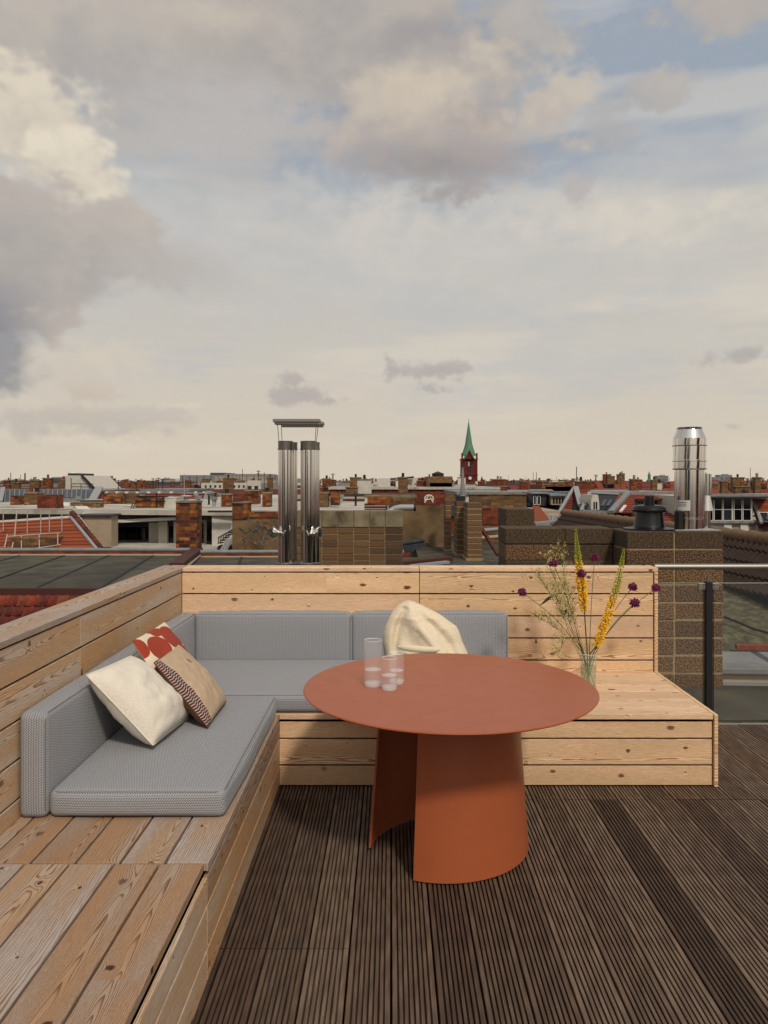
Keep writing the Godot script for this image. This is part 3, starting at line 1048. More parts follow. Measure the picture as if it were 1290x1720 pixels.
# pillow between two corners of its lower edge and two of its upper edge
func pillow_grid(bl: Vector3, br: Vector3, tl: Vector3, tr: Vector3, thick: float, side: float, u0: float, u1: float, sd: int, uvs := Vector2.ONE) -> MB:
	var n := FastNoiseLite.new()
	n.seed = sd
	n.frequency = 1.0
	var mid := (bl + br + tl + tr) / 4.0
	var eu := ((br - bl) + (tr - tl)) / 4.0 * 1.06
	var ev := ((tl - bl) + (tr - br)) / 4.0 * 1.06
	var nrm := eu.cross(ev).normalized()
	var b := MB.new()
	b.smooth()
	var nu := maxi(4, int(30 * (u1 - u0) / 2.0))
	var nv := 30
	var g := []
	for i in nu + 1:
		var row := []
		for j in nv + 1:
			var u := lerpf(u0, u1, float(i) / nu)
			var v := lerpf(-1.0, 1.0, float(j) / nv)
			var x := u * (1.0 - 0.06 * (1.0 - v * v) * u * u) * (1.0 - 0.045 * u * u * v * v)
			var y := v * (1.0 - 0.06 * (1.0 - u * u) * v * v) * (1.0 - 0.045 * u * u * v * v)
			var h := pow(maxf(0.0, 1.0 - u * u), 0.44) * pow(maxf(0.0, 1.0 - v * v), 0.44)
			var wr := n.get_noise_2d(u * 1.4, v * 1.4 + side * 9.0) * 0.10 + n.get_noise_2d(u * 4.0 + 20.0, v * 4.0 + side * 5.0) * 0.05 * (1.0 - h * 0.6)
			var z := thick * h * (1.0 + wr * 2.0)
			# the weight sags towards the lower edge
			z *= 1.0 - 0.18 * v
			row.append(mid + eu * x + ev * y + nrm * z * side)
		g.append(row)
	for i in nu:
		for j in nv:
			var ua := Vector2(float(i) / nu, 1.0 - float(j) / nv) * uvs
			var ub := Vector2(float(i + 1) / nu, 1.0 - float(j) / nv) * uvs
			var uc := Vector2(float(i + 1) / nu, 1.0 - float(j + 1) / nv) * uvs
			var ud := Vector2(float(i) / nu, 1.0 - float(j + 1) / nv) * uvs
			if side > 0:
				b.quad(g[i][j], g[i + 1][j], g[i + 1][j + 1], g[i][j + 1], ua, ub, uc, ud)
			else:
				b.quad(g[i][j], g[i][j + 1], g[i + 1][j + 1], g[i + 1][j], ua, ud, uc, ub)
	return b

func edge_cord(bl: Vector3, br: Vector3, tl: Vector3, tr: Vector3, r: float) -> MB:
	var mid := (bl + br + tl + tr) / 4.0
	var eu := ((br - bl) + (tr - tl)) / 4.0 * 1.06
	var ev := ((tl - bl) + (tr - br)) / 4.0 * 1.06
	var p := []
	for s in 4:
		for k in 12:
			var t := -1.0 + 2.0 * k / 12.0
			var u := [t, 1.0, -t, -1.0][s] as float
			var v := [-1.0, t, 1.0, -t][s] as float
			var kk := 1.0 - 0.045 * u * u * v * v
			p.append(mid + eu * u * (1.0 - 0.06 * (1.0 - v * v) * u * u) * kk + ev * v * (1.0 - 0.06 * (1.0 - u * u) * v * v) * kk)
	p.append(p[0])
	var b := MB.new()
	b.tube(p, [r], 5, false)
	return b

func make_pillows() -> void:
	var s := SEAT + 0.103
	var lift := 0.026
	# red and cream one at the back
	var bl := Vector3(-0.985, s + lift, -3.60)
	var br := Vector3(-0.975, s + lift, -4.08)
	var tl := Vector3(-1.22, 0.895, -3.60)
	var tr := Vector3(-1.22, 0.892, -4.10)
	var t := thing("pillow", "cream pillow with big brick red petals, behind the two plain pillows", "pillow", "", (bl + br) / 2)
	obj("front_cover", pillow_grid(bl, br, tl, tr, 0.058, 1.0, -1, 1, 1), M.petal, t)
	obj("back_cover", pillow_grid(bl, br, tl, tr, 0.05, -1.0, -1, 1, 2), M.cream, t)
	# white one nearest
	bl = Vector3(-1.0, s + lift, -3.235)
	br = Vector3(-0.985, s + lift, -3.655)
	tl = Vector3(-1.272, 0.855, -3.155)
	tr = Vector3(-1.215, 0.815, -3.60)
	t = thing("pillow", "plain off-white woolly pillow leaning in front of the petal pillow", "pillow", "", (bl + br) / 2)
	obj("front_cover", pillow_grid(bl, br, tl, tr, 0.10, 1.0, -1, 1, 3), M.cream, t)
	obj("back_cover", pillow_grid(bl, br, tl, tr, 0.095, -1.0, -1, 1, 4), M.cream, t)
	obj("seam", edge_cord(bl, br, tl, tr, 0.0035), M.cream, t)
	# beige one with the embroidered band
	bl = Vector3(-0.845, s + lift, -3.50)
	br = Vector3(-0.845, s + lift, -3.895)
	tl = Vector3(-1.105, 0.80, -3.56)
	tr = Vector3(-1.105, 0.805, -3.95)
	t = thing("pillow", "beige pillow with brown back, embroidered zigzag band and a small dark diamond", "pillow", "", (bl + br) / 2)
	obj("embroidered_band", pillow_grid(bl, br, tl, tr, 0.062, 1.0, -1.0, -0.78, 5), M.band, t)
	obj("front_cover", pillow_grid(bl, br, tl, tr, 0.062, 1.0, -0.78, 1.0, 5), M.beige, t)
	obj("back_cover", pillow_grid(bl, br, tl, tr, 0.062, -1.0, -1, 1, 6), M.brown_cloth, t)
	obj("seam", edge_cord(bl, br, tl, tr, 0.003), M.brown_cloth, t)

func make_throw() -> void:
	var t := thing("throw_blanket", "cream woolly throw heaped over the back cushion behind the glasses", "blanket", "", Vector3(0.22, SEAT + 0.1, -4.8))
	# outline: photo y -> left and right x
	var rows := [[1150, 652, 798], [1120, 650, 792], [1095, 647, 785], [1078, 644, 777], [1062, 644.5, 772], [1052, 647, 767], [1043, 651, 754], [1033, 656, 741], [1024, 661, 724], [1016, 668, 708], [1011.5, 676, 698], [1010, 683, 688]]
	var n := FastNoiseLite.new()
	n.seed = 77
	n.frequency = 1.0
	var sub := []
	for i in rows.size() - 1:
		for k in 8:
			var f := k / 8.0
			sub.append([lerpf(rows[i][0], rows[i + 1][0], f), lerpf(rows[i][1], rows[i + 1][1], f), lerpf(rows[i][2], rows[i + 1][2], f)])
	sub.append(rows[-1])
	var nx := 80
	# ridges and creases of the cloth: photo polyline, height in metres, half width in photo pixels
	var folds := [
		[[[685, 1012], [698, 1045], [722, 1070], [742, 1100], [752, 1150]], 0.055, 13.0],
		[[[712, 1021], [742, 1040], [766, 1068], [782, 1100], [795, 1150]], 0.045, 9.0],
		[[[674, 1017], [655, 1052], [649, 1085], [652, 1150]], 0.035, 8.0],
		[[[679, 1022], [668, 1050], [663, 1078], [664, 1092]], -0.05, 4.5],
		[[[706, 1030], [730, 1054], [754, 1082], [768, 1110], [775, 1150]], -0.035, 6.0],
		[[[688, 1052], [690, 1072]], -0.03, 13.0],
		[[[700, 1058], [716, 1076], [730, 1094]], -0.012, 4.0],
		[[[745, 1036], [760, 1052], [772, 1066]], -0.014, 3.5],
	]
	var peak := P(686, 1010, 4.95)
	var front := []
	var back := []
	for r in sub:
		var fr := []
		var bk := []
		for i in nx + 1:
			var s := float(i) / nx
			var base := 4.935
			var x := px_x(lerpf(r[1], r[2], s), base)
			var y := px_y(r[0], base)
			var edge := pow(maxf(0.0, sin(PI * s)), 0.55)
			var down := clampf((peak.y - y) / 0.35, 0.0, 1.0)
			var fold := 0.0
			var pp := Vector2(lerpf(r[1], r[2], s), r[0])
			for k in folds:
				var best := 1e9
				for q in k[0].size() - 1:
					var near := Geometry2D.get_closest_point_to_segment(pp, Vector2(k[0][q][0], k[0][q][1]), Vector2(k[0][q + 1][0], k[0][q + 1][1]))
					best = minf(best, near.distance_to(pp))
				fold += k[1] * exp(-best * best / (2.0 * k[2] * k[2]))
			var fwd := edge * (0.04 + 0.09 * down + fold) + 0.008 * edge * n.get_noise_2d(x * 9.0, y * 6.0)
			# over the top of the cushion it lies back
			var over := clampf((y - 0.775) / 0.09, 0.0, 1.0)
			fr.append(Vector3(x, y, -base - 0.02 * over + fwd * (1.0 - 0.45 * over)))
			bk.append(Vector3(x, y, -base - 0.003 - 0.055 * over * edge))
		front.append(fr)
		back.append(bk)
	var b := MB.new()
	b.smooth()
	for j in sub.size() - 1:
		for i in nx:
			b.quad(front[j][i], front[j][i + 1], front[j + 1][i + 1], front[j + 1][i], Vector2(front[j][i].x, -front[j][i].y), Vector2(front[j][i + 1].x, -front[j][i].y), Vector2(front[j + 1][i + 1].x, -front[j + 1][i].y), Vector2(front[j + 1][i].x, -front[j + 1][i].y))
			b.quad(back[j][i + 1], back[j][i], back[j + 1][i], back[j + 1][i + 1])
	var last := sub.size() - 1
	for i in nx:
		b.quad(front[last][i], front[last][i + 1], back[last][i + 1], back[last][i])
	obj("cloth", b, M.throw, t)
	# the folded-over hem low on the front
	var h := MB.new()
	var p := []
	for k in 13:
		var f := k / 12.0
		var c := P(lerpf(668, 739, f), 1086.0 + 3.0 * sin(f * 3.0) + 5.0 * f * f, 4.79 - 0.035 * sin(PI * f))
		p.append(c)
	h.tube(p, [0.006, 0.016, 0.02, 0.021, 0.021, 0.021, 0.021, 0.02, 0.02, 0.019, 0.018, 0.014, 0.005], 10)
	obj("folded_hem", h, M.throw, t)

func make_table() -> void:
	var c := Vector3(0.2615, 0, -3.432)
	var t := thing("round_table", "round brick red table on two curved sheet legs", "table", "", c)
	var top := MB.new()
	top.lathe([Vector2(0, 0.708), Vector2(0.60, 0.708), Vector2(0.640, 0.7165), Vector2(0.6495, 0.7205), Vector2(0.653, 0.7245), Vector2(0.652, 0.728), Vector2(0.649, 0.7298), Vector2(0.644, 0.73), Vector2(0, 0.73)], 160, c)
	obj("table_top", top, M.lacquer, t)
	# two shells, each an arc of radius 0.395 whose ends lean in towards the top
	var e := Vector2(0.383, 0.924)          # (x, towards the camera) of the front shell's axis
	var o := e * -0.078
	var ends := [Vector2(-0.172, 0.301), Vector2(0.362, -0.019)]
	var a0: float = (ends[0] - o).angle()
	var a1: float = (ends[1] - o).angle()
	for s in [1.0, -1.0]:
		var b := MB.new()
		var foot := MB.new()
		var n := 40
		var rings := []
		for h in [0.008, 0.2, 0.45, 0.7085]:
			var ring := []
			var k := lerpf(1.0, 0.86, (h - 0.008) / 0.70)
			for i in n + 1:
				var a := lerpf(a0, a1, float(i) / n)
				var q: Vector2 = (o + Vector2(cos(a), sin(a)) * 0.395) * k * s
				var q2: Vector2 = (o + Vector2(cos(a), sin(a)) * 0.385) * k * s
				ring.append([c + Vector3(q.x, h, q.y), c + Vector3(q2.x, h, q2.y)])
			rings.append(ring)
		for w in 2:
			b.smooth()
			for j in 3:
				for i in n:
					var A: Vector3 = rings[j][i][w]
					var B: Vector3 = rings[j][i + 1][w]
					var C: Vector3 = rings[j + 1][i + 1][w]
					var D: Vector3 = rings[j + 1][i][w]
					# angles run from left to right as seen from outside
					if w == 0:
						b.quad(A, B, C, D)
					else:
						b.quad(B, A, D, C)
		b.flat()
		for i in n:
			b.quad(rings[0][i][0], rings[0][i][1], rings[0][i + 1][1], rings[0][i + 1][0])
		for j in 3:
			b.fan([rings[j][0][0], rings[j][0][1], rings[j + 1][0][1], rings[j + 1][0][0]], rings[j][0][0] - rings[j][4][0])
			b.fan([rings[j][n][0], rings[j][n][1], rings[j + 1][n][1], rings[j + 1][n][0]], rings[j][n][0] - rings[j][n - 4][0])
		var leg := obj("leg", b, M.lacquer, t)
		for i in [0, n / 2, n]:
			var q: Vector3 = (rings[0][i][0] + rings[0][i][1]) / 2.0
			foot.lathe([Vector2(0.0, 0.0), Vector2(0.006, 0.0), Vector2(0.006, 0.0082), Vector2(0, 0.0082)], 10, Vector3(q.x, 0.0, q.z))
		obj("glide", foot, M.foot, leg)

func tumbler(x: float, d: float, r: float, h: float, fill: float, label: String) -> void:
	var c := Vector3(px_x(x, d), 0.7303, -d)
	var t := thing("water_glass", label, "glass", "water glasses on the round table", c)
	# fluted wall with a plain rim, thick foot
	var base := 0.013
	var n := 144
	var wall := MB.new()
	wall.smooth()
	for i in n:
		var ring := []
		for q in [i, (i + 1) % n]:
			var a: float = TAU * q / n
			var o := Vector3(cos(a), 0, sin(a))
			var f := 0.0007 * cos(a * 36.0)
			ring.append([c + o * (r - 0.001) + Vector3(0, 0.001, 0), c + o * (r + f) + Vector3(0, 0.006, 0), c + o * (r + f) + Vector3(0, h - 0.008, 0), c + o * r + Vector3(0, h, 0)])
		for k in 3:
			wall.quad(ring[1][k], ring[0][k], ring[0][k + 1], ring[1][k + 1])
	obj("tumbler", wall, M.glass, t)
	var rim := MB.new()
	rim.lathe([Vector2(r - 0.0016, h - 0.0015), Vector2(r - 0.0004, h - 0.002), Vector2(r + 0.0004, h), Vector2(r - 0.0006, h + 0.0009), Vector2(r - 0.0016, h - 0.0015)], 60, c)
	obj("rim", rim, M.glass_rim, t)
	var foot := MB.new()
	foot.lathe([Vector2(0, 0), Vector2(r - 0.002, 0), Vector2(r - 0.0012, 0.002), Vector2(r - 0.0012, base), Vector2(0, base)], 48, c)
	obj("foot", foot, M.glass_base, t)
	var w := MB.new()
	w.lathe([Vector2(r - 0.0022, base + 0.0004), Vector2(r - 0.0022, fill)], 48, c)
	var wo := obj("water", w, M.water, t)
	var wf := MB.new()
	wf.lathe([Vector2(r - 0.002, fill + 0.0006), Vector2(r - 0.003, fill + 0.0001), Vector2(0, fill)], 48, c)
	obj("water_face", wf, M.water_face, wo)

func make_glasses() -> void:
	tumbler(626.5, 3.435, 0.039, 0.205, 0.072, "tall straight water glass, about a third full")
	tumbler(666.0, 3.475, 0.034, 0.138, 0.058, "short water glass half hidden behind the other short one")
	tumbler(654.0, 3.372, 0.034, 0.140, 0.062, "short water glass standing in front of the other two glasses")

# ---------------------------------------------------------------- flowers
func bend(a: Vector3, b: Vector3, sag: Vector3, n := 10) -> Array:
	var p := []
	for i in n + 1:
		var f := float(i) / n
		p.append(a.lerp(b, f) + sag * sin(PI * f))
	return p

func florets(b: MB, at: Vector3, axis: Vector3, l: float, w: float) -> void:
	var s := axis.cross(Vector3(0.3, 0.9, 0.2)).normalized()
	var u := axis.cross(s).normalized()
	var tip := at + axis * l
	var m := at + axis * l * 0.55
	var k := [m + s * w, m + u * w, m - s * w, m - u * w]
	for i in 4:
		b.tri(at, k[(i + 1) % 4], k[i])
		b.tri(tip, k[i], k[(i + 1) % 4])

func rand_dir(r: RandomNumberGenerator) -> Vector3:
	return Vector3(r.randfn(), r.randfn(), r.randfn()).normalized()

func make_flowers() -> void:
	var d := 4.57
	var c := Vector3(px_x(988, d), SEAT + 0.0005, -d)
	var r := RandomNumberGenerator.new()
	r.seed = 19
	var t := thing("vase", "clear glass cylinder vase of cut flowers on the bare bench end", "vase", "", c)
	var g := MB.new()
	var R := 0.048
	var hh := 0.225
	g.lathe([Vector2(0, 0.0), Vector2(R - 0.003, 0), Vector2(R, 0.003), Vector2(R, hh)], 48, c)
	obj("cylinder", g, M.vase_glass, t)
	var vr := MB.new()
	vr.lathe([Vector2(R - 0.003, hh - 0.002), Vector2(R - 0.0005, hh - 0.003), Vector2(R + 0.0005, hh), Vector2(R - 0.001, hh + 0.001), Vector2(R - 0.003, hh - 0.002)], 48, c)
	obj("rim", vr, M.glass_rim, t)
	var vf := MB.new()
	vf.lathe([Vector2(0, 0.001), Vector2(R - 0.004, 0.001), Vector2(R - 0.002, 0.004), Vector2(R - 0.002, 0.016), Vector2(0, 0.016)], 40, c)
	obj("foot", vf, M.glass_base, t)
	var w := MB.new()
	w.lathe([Vector2(R - 0.003, 0.0165), Vector2(R - 0.003, 0.15), Vector2(0, 0.15)], 40, c)
	obj("water", w, M.vase_water, t)
	var rim := c + Vector3(0, hh, 0)
	# drumstick alliums: photo positions of the heads
	var heads := [[877, 995, 4.5, 8.2, "allium head hanging out farthest over the grey cushion side"], [929, 946, 4.6, 8.3, "allium head among the airy sprigs above the parapet edge"], [976.5, 964, 4.45, 8.6, "allium head in front of the tall upright foxtail lily"], [999, 937, 4.68, 7.8, "highest allium head, on a thin straight stem"], [1063, 986, 4.6, 8.2, "allium head beside the leaning foxtail lily, upper of a close pair"], [1066.5, 1013, 4.5, 9.2, "largest allium head, lower of a close pair"], [1102, 988, 4.62, 8.3, "allium head in front of the parapet's end trim"]]
	for k in heads:
		var p := P(k[0], k[1], k[2])
		var rad: float = k[3] * k[2] / FOC
		var f := thing("allium_flower", "purple " + k[4], "flower", "cut flowers in the vase", p)
		var foot := c + Vector3((p.x - c.x) * -0.08 + r.randf_range(-0.012, 0.012), 0.02, r.randf_range(-0.02, 0.02))
		var lip := rim + Vector3(clampf((p.x - c.x) * 0.22, -0.036, 0.036), 0.0, clampf((p.z - c.z) * 0.3, -0.03, 0.03))
		var path := bend(foot, lip, Vector3.ZERO, 3)
		path.append_array(bend(lip, p, Vector3(0, 0.02, 0) + Vector3(-(p.x - c.x) * 0.05, 0, 0), 9).slice(1))
		var s := MB.new()
		s.tube(path, [0.0026, 0.0025, 0.0024, 0.0022, 0.002], 6)
		obj("stem", s, M.stem, f)
		var hb := MB.new()
		var hl := MB.new()
		hb.lathe([Vector2(0, -rad * 0.72), Vector2(rad * 0.5, -rad * 0.5), Vector2(rad * 0.72, 0), Vector2(rad * 0.5, rad * 0.52), Vector2(0, rad * 0.74)], 10, p)
		for q in 150:
			var a := rand_dir(r)
			if a.y < -0.85:
				continue
			florets(hb if q % 4 else hl, p + a * rad * 0.55, a, rad * r.randf_range(0.38, 0.56), rad * 0.105)
		var ho := obj("flower_head", hb, M.allium, f)
		obj("florets", hl, M.allium_light, ho)
	# foxtail lilies: axis points from tip to the vase, with width in photo pixels
	var spikes := [
		[[[967, 888, 2.0], [969, 915, 4.5], [972, 945, 7.0], [976, 975, 8.5], [979.5, 1005, 8.5], [981.5, 1027, 5.5]], 4.56, "upright foxtail lily with green tip and golden lower florets", 0.42, 0.5],
		[[[1048, 922, 2.2], [1044, 948, 4.8], [1036, 985, 6.8], [1026, 1020, 7.8], [1012, 1058, 8.8], [1001, 1086, 6.5]], 4.52, "leaning foxtail lily, gold at the base, its green tip towards the handrail", 0.5, 0.72],
	]
	for k in spikes:
		var pts := []
		for q in k[0]:
			pts.append(P(q[0], q[1], k[1]))
		var f := thing("foxtail_lily", k[2], "flower", "cut flowers in the vase", pts[-1])
		var s := MB.new()
		var lip := rim + Vector3(clampf((pts[-1].x - c.x) * 0.3, -0.03, 0.03), 0, 0.01)
		var path := [c + Vector3(0.0, 0.02, 0.005), lip]
		for q in range(pts.size() - 1, -1, -1):
			path.append(pts[q])
		s.tube(path, [0.0042, 0.004, 0.0036, 0.0034, 0.003, 0.0026, 0.0018, 0.001], 6)
		obj("stem", s, M.stem, f)
		var parts := [MB.new(), MB.new(), MB.new()]
		for q in 900:
			var u := r.randf()
			var x := u * (pts.size() - 1)
			var i := mini(int(x), pts.size() - 2)
			var at: Vector3 = pts[i].lerp(pts[i + 1], x - i)
			var wd: float = lerpf(k[0][i][2], k[0][i + 1][2], x - i) * k[1] / FOC
			var ax: Vector3 = (pts[i] - pts[i + 1]).normalized()
			var out := rand_dir(r)
			out = (out - ax * out.dot(ax)).normalized()
			var dir := (out + ax * r.randf_range(0.1, 0.6)).normalized()
			var m := 0 if u < k[3] + r.randf_range(-0.08, 0.08) else (1 if r.randf() < 0.5 else 2)
			florets(parts[m], at + out * wd * r.randf_range(0.25, 0.6), dir, wd * r.randf_range(0.4, 0.7), wd * (0.14 if m == 0 else 0.21))
		obj("green_buds", parts[0], M.spike_green, f)
		obj("yellow_florets", parts[1], M.spike_yellow, f)
		obj("golden_florets", parts[2], M.spike_orange, f)
	# airy sprigs
	var tips := [[905, 968, 4.5], [918, 940, 4.62], [940, 930, 4.66], [948, 985, 4.5], [925, 985, 4.58], [900, 1035, 4.52], [938, 1100, 4.5]]
	for k in tips:
		var p := P(k[0], k[1], k[2])
		var f := thing("filler_sprig", "airy green sprig of tiny cream blossoms beside the foxtail lilies" if k[1] < 1020 else ("low airy sprig of cream blossoms reaching over the grey cushion's end" if k[1] < 1060 else "drooping sprig of cream blossoms hanging beside the vase"), "flower", "airy filler sprigs in the vase", p)
		var lip := rim + Vector3(-0.028, 0, r.randf_range(-0.01, 0.02))
		var s := MB.new()
		var bl := MB.new()
		var main := [c + Vector3(0.01, 0.02, 0)]
		main.append_array(bend(lip, p, Vector3(-0.01, 0.03 if k[1] < 1060 else 0.10, 0), 14))
		s.tube(main, [0.0022, 0.002, 0.0018, 0.0016, 0.0014, 0.0012, 0.001], 5)
		for q in range(6, main.size()):
			if k[1] > 1060 and q < 11:
				continue
			for z in 4:
				var a := (rand_dir(r) + Vector3(0, 0.7, 0) + (p - lip).normalized() * 0.8).normalized()
				var l := r.randf_range(0.03, 0.075)
				var e: Vector3 = main[q] + a * l
				s.tube([main[q], main[q].lerp(e, 0.5) + Vector3(0, 0.004, 0), e], [0.0009, 0.0007, 0.0005], 4, false)
				for y in 3:
					var a2 := (a + rand_dir(r) * 0.9).normalized()
					var st: Vector3 = main[q].lerp(e, r.randf_range(0.4, 1.0))
					var e2 := st + a2 * r.randf_range(0.012, 0.03)
					s.tube([st, e2], [0.0005], 3, false)
					for x in 4:
						florets(bl, e2 + rand_dir(r) * 0.006, rand_dir(r), r.randf_range(0.005, 0.008), 0.0022)
		obj("stem", s, M.stem, f)
		var bo := obj("blossoms", bl, M.blossom, f)
		bo.set_meta("kind", "stuff")
	# a few long leaves
	for k in [[906, 1018, 932, 997, 4.55, "dark narrow leaf crossing the airy sprigs"], [944, 1040, 952, 1022, 4.56, "short dark leaf low among the sprigs"]]:
		var a := P(k[0], k[1], k[4])
		var e := P(k[2], k[3], k[4] + 0.02)
		var f := thing("leaf_blade", k[5], "leaf", "cut flowers in the vase", e)
		var s := MB.new()
		s.tube(bend(c + Vector3(-0.01, hh * 0.5, 0), e, Vector3(-0.02, 0.03, 0), 8), [0.0012], 4)
		obj("stem", s, M.stem, f)
		var lf := MB.new()
		lf.smooth()
		var up := Vector3(0.15, 0.5, 0.85).normalized()
		var side := (e - a).cross(up).normalized()
		for q in 8:
			var f0 := q / 8.0
			var f1 := (q + 1) / 8.0
			var w0 := 0.009 * sin(PI * clampf(f0 * 0.93 + 0.07, 0, 1))
			var w1 := 0.009 * sin(PI * clampf(f1 * 0.93 + 0.07, 0, 1))
			var p0 := e.lerp(a, f0) + up * 0.012 * sin(PI * f0)
			var p1 := e.lerp(a, f1) + up * 0.012 * sin(PI * f1)
			for z in [0.0006, -0.0006]:
				lf.quad(p0 - side * w0 + up * z, p0 + side * w0 + up * z, p1 + side * w1 + up * z, p1 - side * w1 + up * z)
		obj("blade", lf, M.leaf, f)

func make_railing() -> void:
	var d := 5.12
	var rt := thing("handrail", "round stainless handrail running on from the end of the pine parapet", "handrail", "", Vector3(3.0, 1.078, -d))
	obj("rail", stick(Vector3(END_X + 0.006, 1.0785, -d), Vector3(4.6, 1.0785, -d), 0.0205, 20), M.steel_brushed, rt)
	var x := px_x(1189.6, d)
	var top := px_y(976.5, d)
	var p := thing("rail_post", "dark anthracite railing post with two stainless glass clamps", "post", "", Vector3(x, 0, -d))
	obj("post_tube", bx(Vector3(x - 0.0215, 0.0, -d - 0.02), Vector3(x + 0.0215, top, -d + 0.0215), 0.004), M.anthracite, p)
	obj("pin", stick(Vector3(x, top, -d), Vector3(x, 1.058, -d), 0.006, 12), M.steel_brushed, p)
	obj("saddle", bx(Vector3(x - 0.026, 1.0535, -d - 0.012), Vector3(x + 0.026, 1.0585, -d + 0.012), 0.001), M.steel_brushed, p)
	obj("foot_plate", bx(Vector3(x - 0.05, 0.0005, -d - 0.05), Vector3(x + 0.05, 0.008, -d + 0.05), 0.001), M.anthracite, p)
	for s in [-1.0, 1.0]:
		var cx: float = x + s * 0.046
		var cy := px_y(985, d)
		var cl := obj("glass_clamp", bx(Vector3(cx - 0.0235, cy - 0.023, -d - 0.012), Vector3(cx + 0.0235, cy + 0.023, -d + 0.013), 0.003), M.steel_brushed, p)
		var sc := MB.new()
		for q in [-0.011, 0.011]:
			sc.tube([Vector3(cx - s * 0.012, cy + q, -d + 0.0128), Vector3(cx - s * 0.012, cy + q, -d + 0.0145)], [0.0042], 10)
		obj("screw", sc, M.black, cl)
	for k in [[END_X + 0.012, x - 0.034, "narrow clear glass panel between pine parapet and railing post"], [x + 0.034, 4.55, "wide clear glass panel beyond the railing post"]]:
		var ytop := px_y(979.5, d)
		var g := thing("glass_panel", k[2], "glass panel", "railing glass", Vector3(k[0], 0.05, -d))
		obj("pane", bx(Vector3(k[0], 0.05, -d - 0.004), Vector3(k[1], ytop, -d + 0.004)), M.pane, g)
		obj("top_edge", bx(Vector3(k[0], ytop + 0.0003, -d - 0.0042), Vector3(k[1], ytop + 0.002, -d + 0.0042)), M.glass_edge, g)
		var ex: float = k[1] if k[0] < x - 0.1 and k[1] < x else k[0]
		obj("side_edge", bx(Vector3(ex - 0.0012, 0.05, -d - 0.0043), Vector3(ex + 0.0012, ytop, -d + 0.0043)), M.anthracite, g)
		for q in [0.25, 0.75]:
			var sx: float = lerpf(k[0], k[1], q)
			obj("shoe", bx(Vector3(sx - 0.04, 0.0005, -d - 0.016), Vector3(sx + 0.04, 0.062, -d + 0.016), 0.003), M.anthracite, g)

# ---------------------------------------------------------------- neighbouring roofs
func v(x: float, y: float, z: float) -> Vector3:
	return Vector3(x, y, z)

# flat polygon given thickness downwards along its normal
func slab(pts: Array, thick: float) -> MB:
	var b := MB.new()
	var n: Vector3 = (pts[1] - pts[0]).cross(pts[2] - pts[0]).normalized()
	if n.y < 0.0:
		n = -n
	var low := pts.map(func(p): return p - n * thick)
	var o: Vector3 = pts[0]
	var ex: Vector3 = (pts[1] - pts[0]).normalized()
	var ey := n.cross(ex)
	var uv := pts.map(func(p): return Vector2((p - o).dot(ex), (p - o).dot(ey)))
	var mid := Vector3.ZERO
	for p in pts:
		mid += p / pts.size()
	b.fan(pts, n, uv)
	b.fan(low, -n, uv)
	for i in pts.size():
		var j := (i + 1) % pts.size()
		var e: Vector3 = (pts[i] + pts[j]) / 2.0 - mid
		b.fan([pts[i], pts[j], low[j], low[i]], e)
	return b

# straight bar of rectangular section
func beam(a: Vector3, b: Vector3, w: float, h: float) -> MB:
	var m := MB.new()
	var z := (b - a).normalized()
	var x := z.cross(Vector3.UP).normalized()
	var y := x.cross(z)
	var l := a.distance_to(b)
	m.box(v(-w / 2, -h / 2, -l / 2), v(w / 2, h / 2, l / 2), 0.0, Transform3D(Basis(x, y, z), (a + b) / 2.0))
	return m

# a tiled slope as overlapping courses; bl, br at the eaves, tl, tr at the ridge
func courses(parent: Node3D, bl: Vector3, br: Vector3, tr: Vector3, tl: Vector3, n: int, mats: Array, lap := 0.03) -> void:
	var nrm := (br - bl).cross(tl - bl).normalized()
	if nrm.y < 0.0:
		nrm = -nrm
	for i in n:
		var f0 := float(i) / n
		var f1 := minf((i + 1.12) / n, 1.0)
		var a := bl.lerp(tl, f0) + nrm * lap
		var b := br.lerp(tr, f0) + nrm * lap
		var c := br.lerp(tr, f1) + nrm * lap * 0.1
		var d := bl.lerp(tl, f1) + nrm * lap * 0.1
		var m := MB.new()
		m.fan([a, b, c, d], nrm)
		m.fan([a, b, b - nrm * lap * 1.2, a - nrm * lap * 1.2], (bl - tl))
		m.fan([a, d, d - nrm * lap, a - nrm * lap], bl - br)
		m.fan([b, c, c - nrm * lap, b - nrm * lap], br - bl)
		obj("tile_course", m, pick(mats), parent)

# masonry of separate blocks in front of a mortar core
func masonry(parent: Node3D, x0: float, x1: float, y0: float, y1: float, zf: float, zb: float, rows: int, cols: Array, mats: Array, top: Material, core: Material, joint := 0.011, rough := 0.004) -> void:
	obj("mortar_core", bx(v(x0 + 0.006, y0, zb + 0.006), v(x1 - 0.006, y1 - 0.012, zf - 0.006)), core, parent)
	var h := (y1 - y0) / rows
	for i in rows:
		for k in cols.size() - 1:
			var a := lerpf(x0, x1, cols[k])
			var b := lerpf(x0, x1, cols[k + 1])
			var m: Material = top if i == rows - 1 else pick(mats)
			var e := rng.randf_range(-rough, rough)
			var c := bx(v(a + (joint / 2 if k > 0 else -e), y0 + i * h + joint / 2, zb - e), v(b - (joint / 2 if k < cols.size() - 2 else -e), y0 + (i + 1) * h - (joint / 2 if i < rows - 1 else 0.0), zf + e + rng.randf_range(-0.002, 0.003)), 0.006)
			obj("block", c, m, parent)

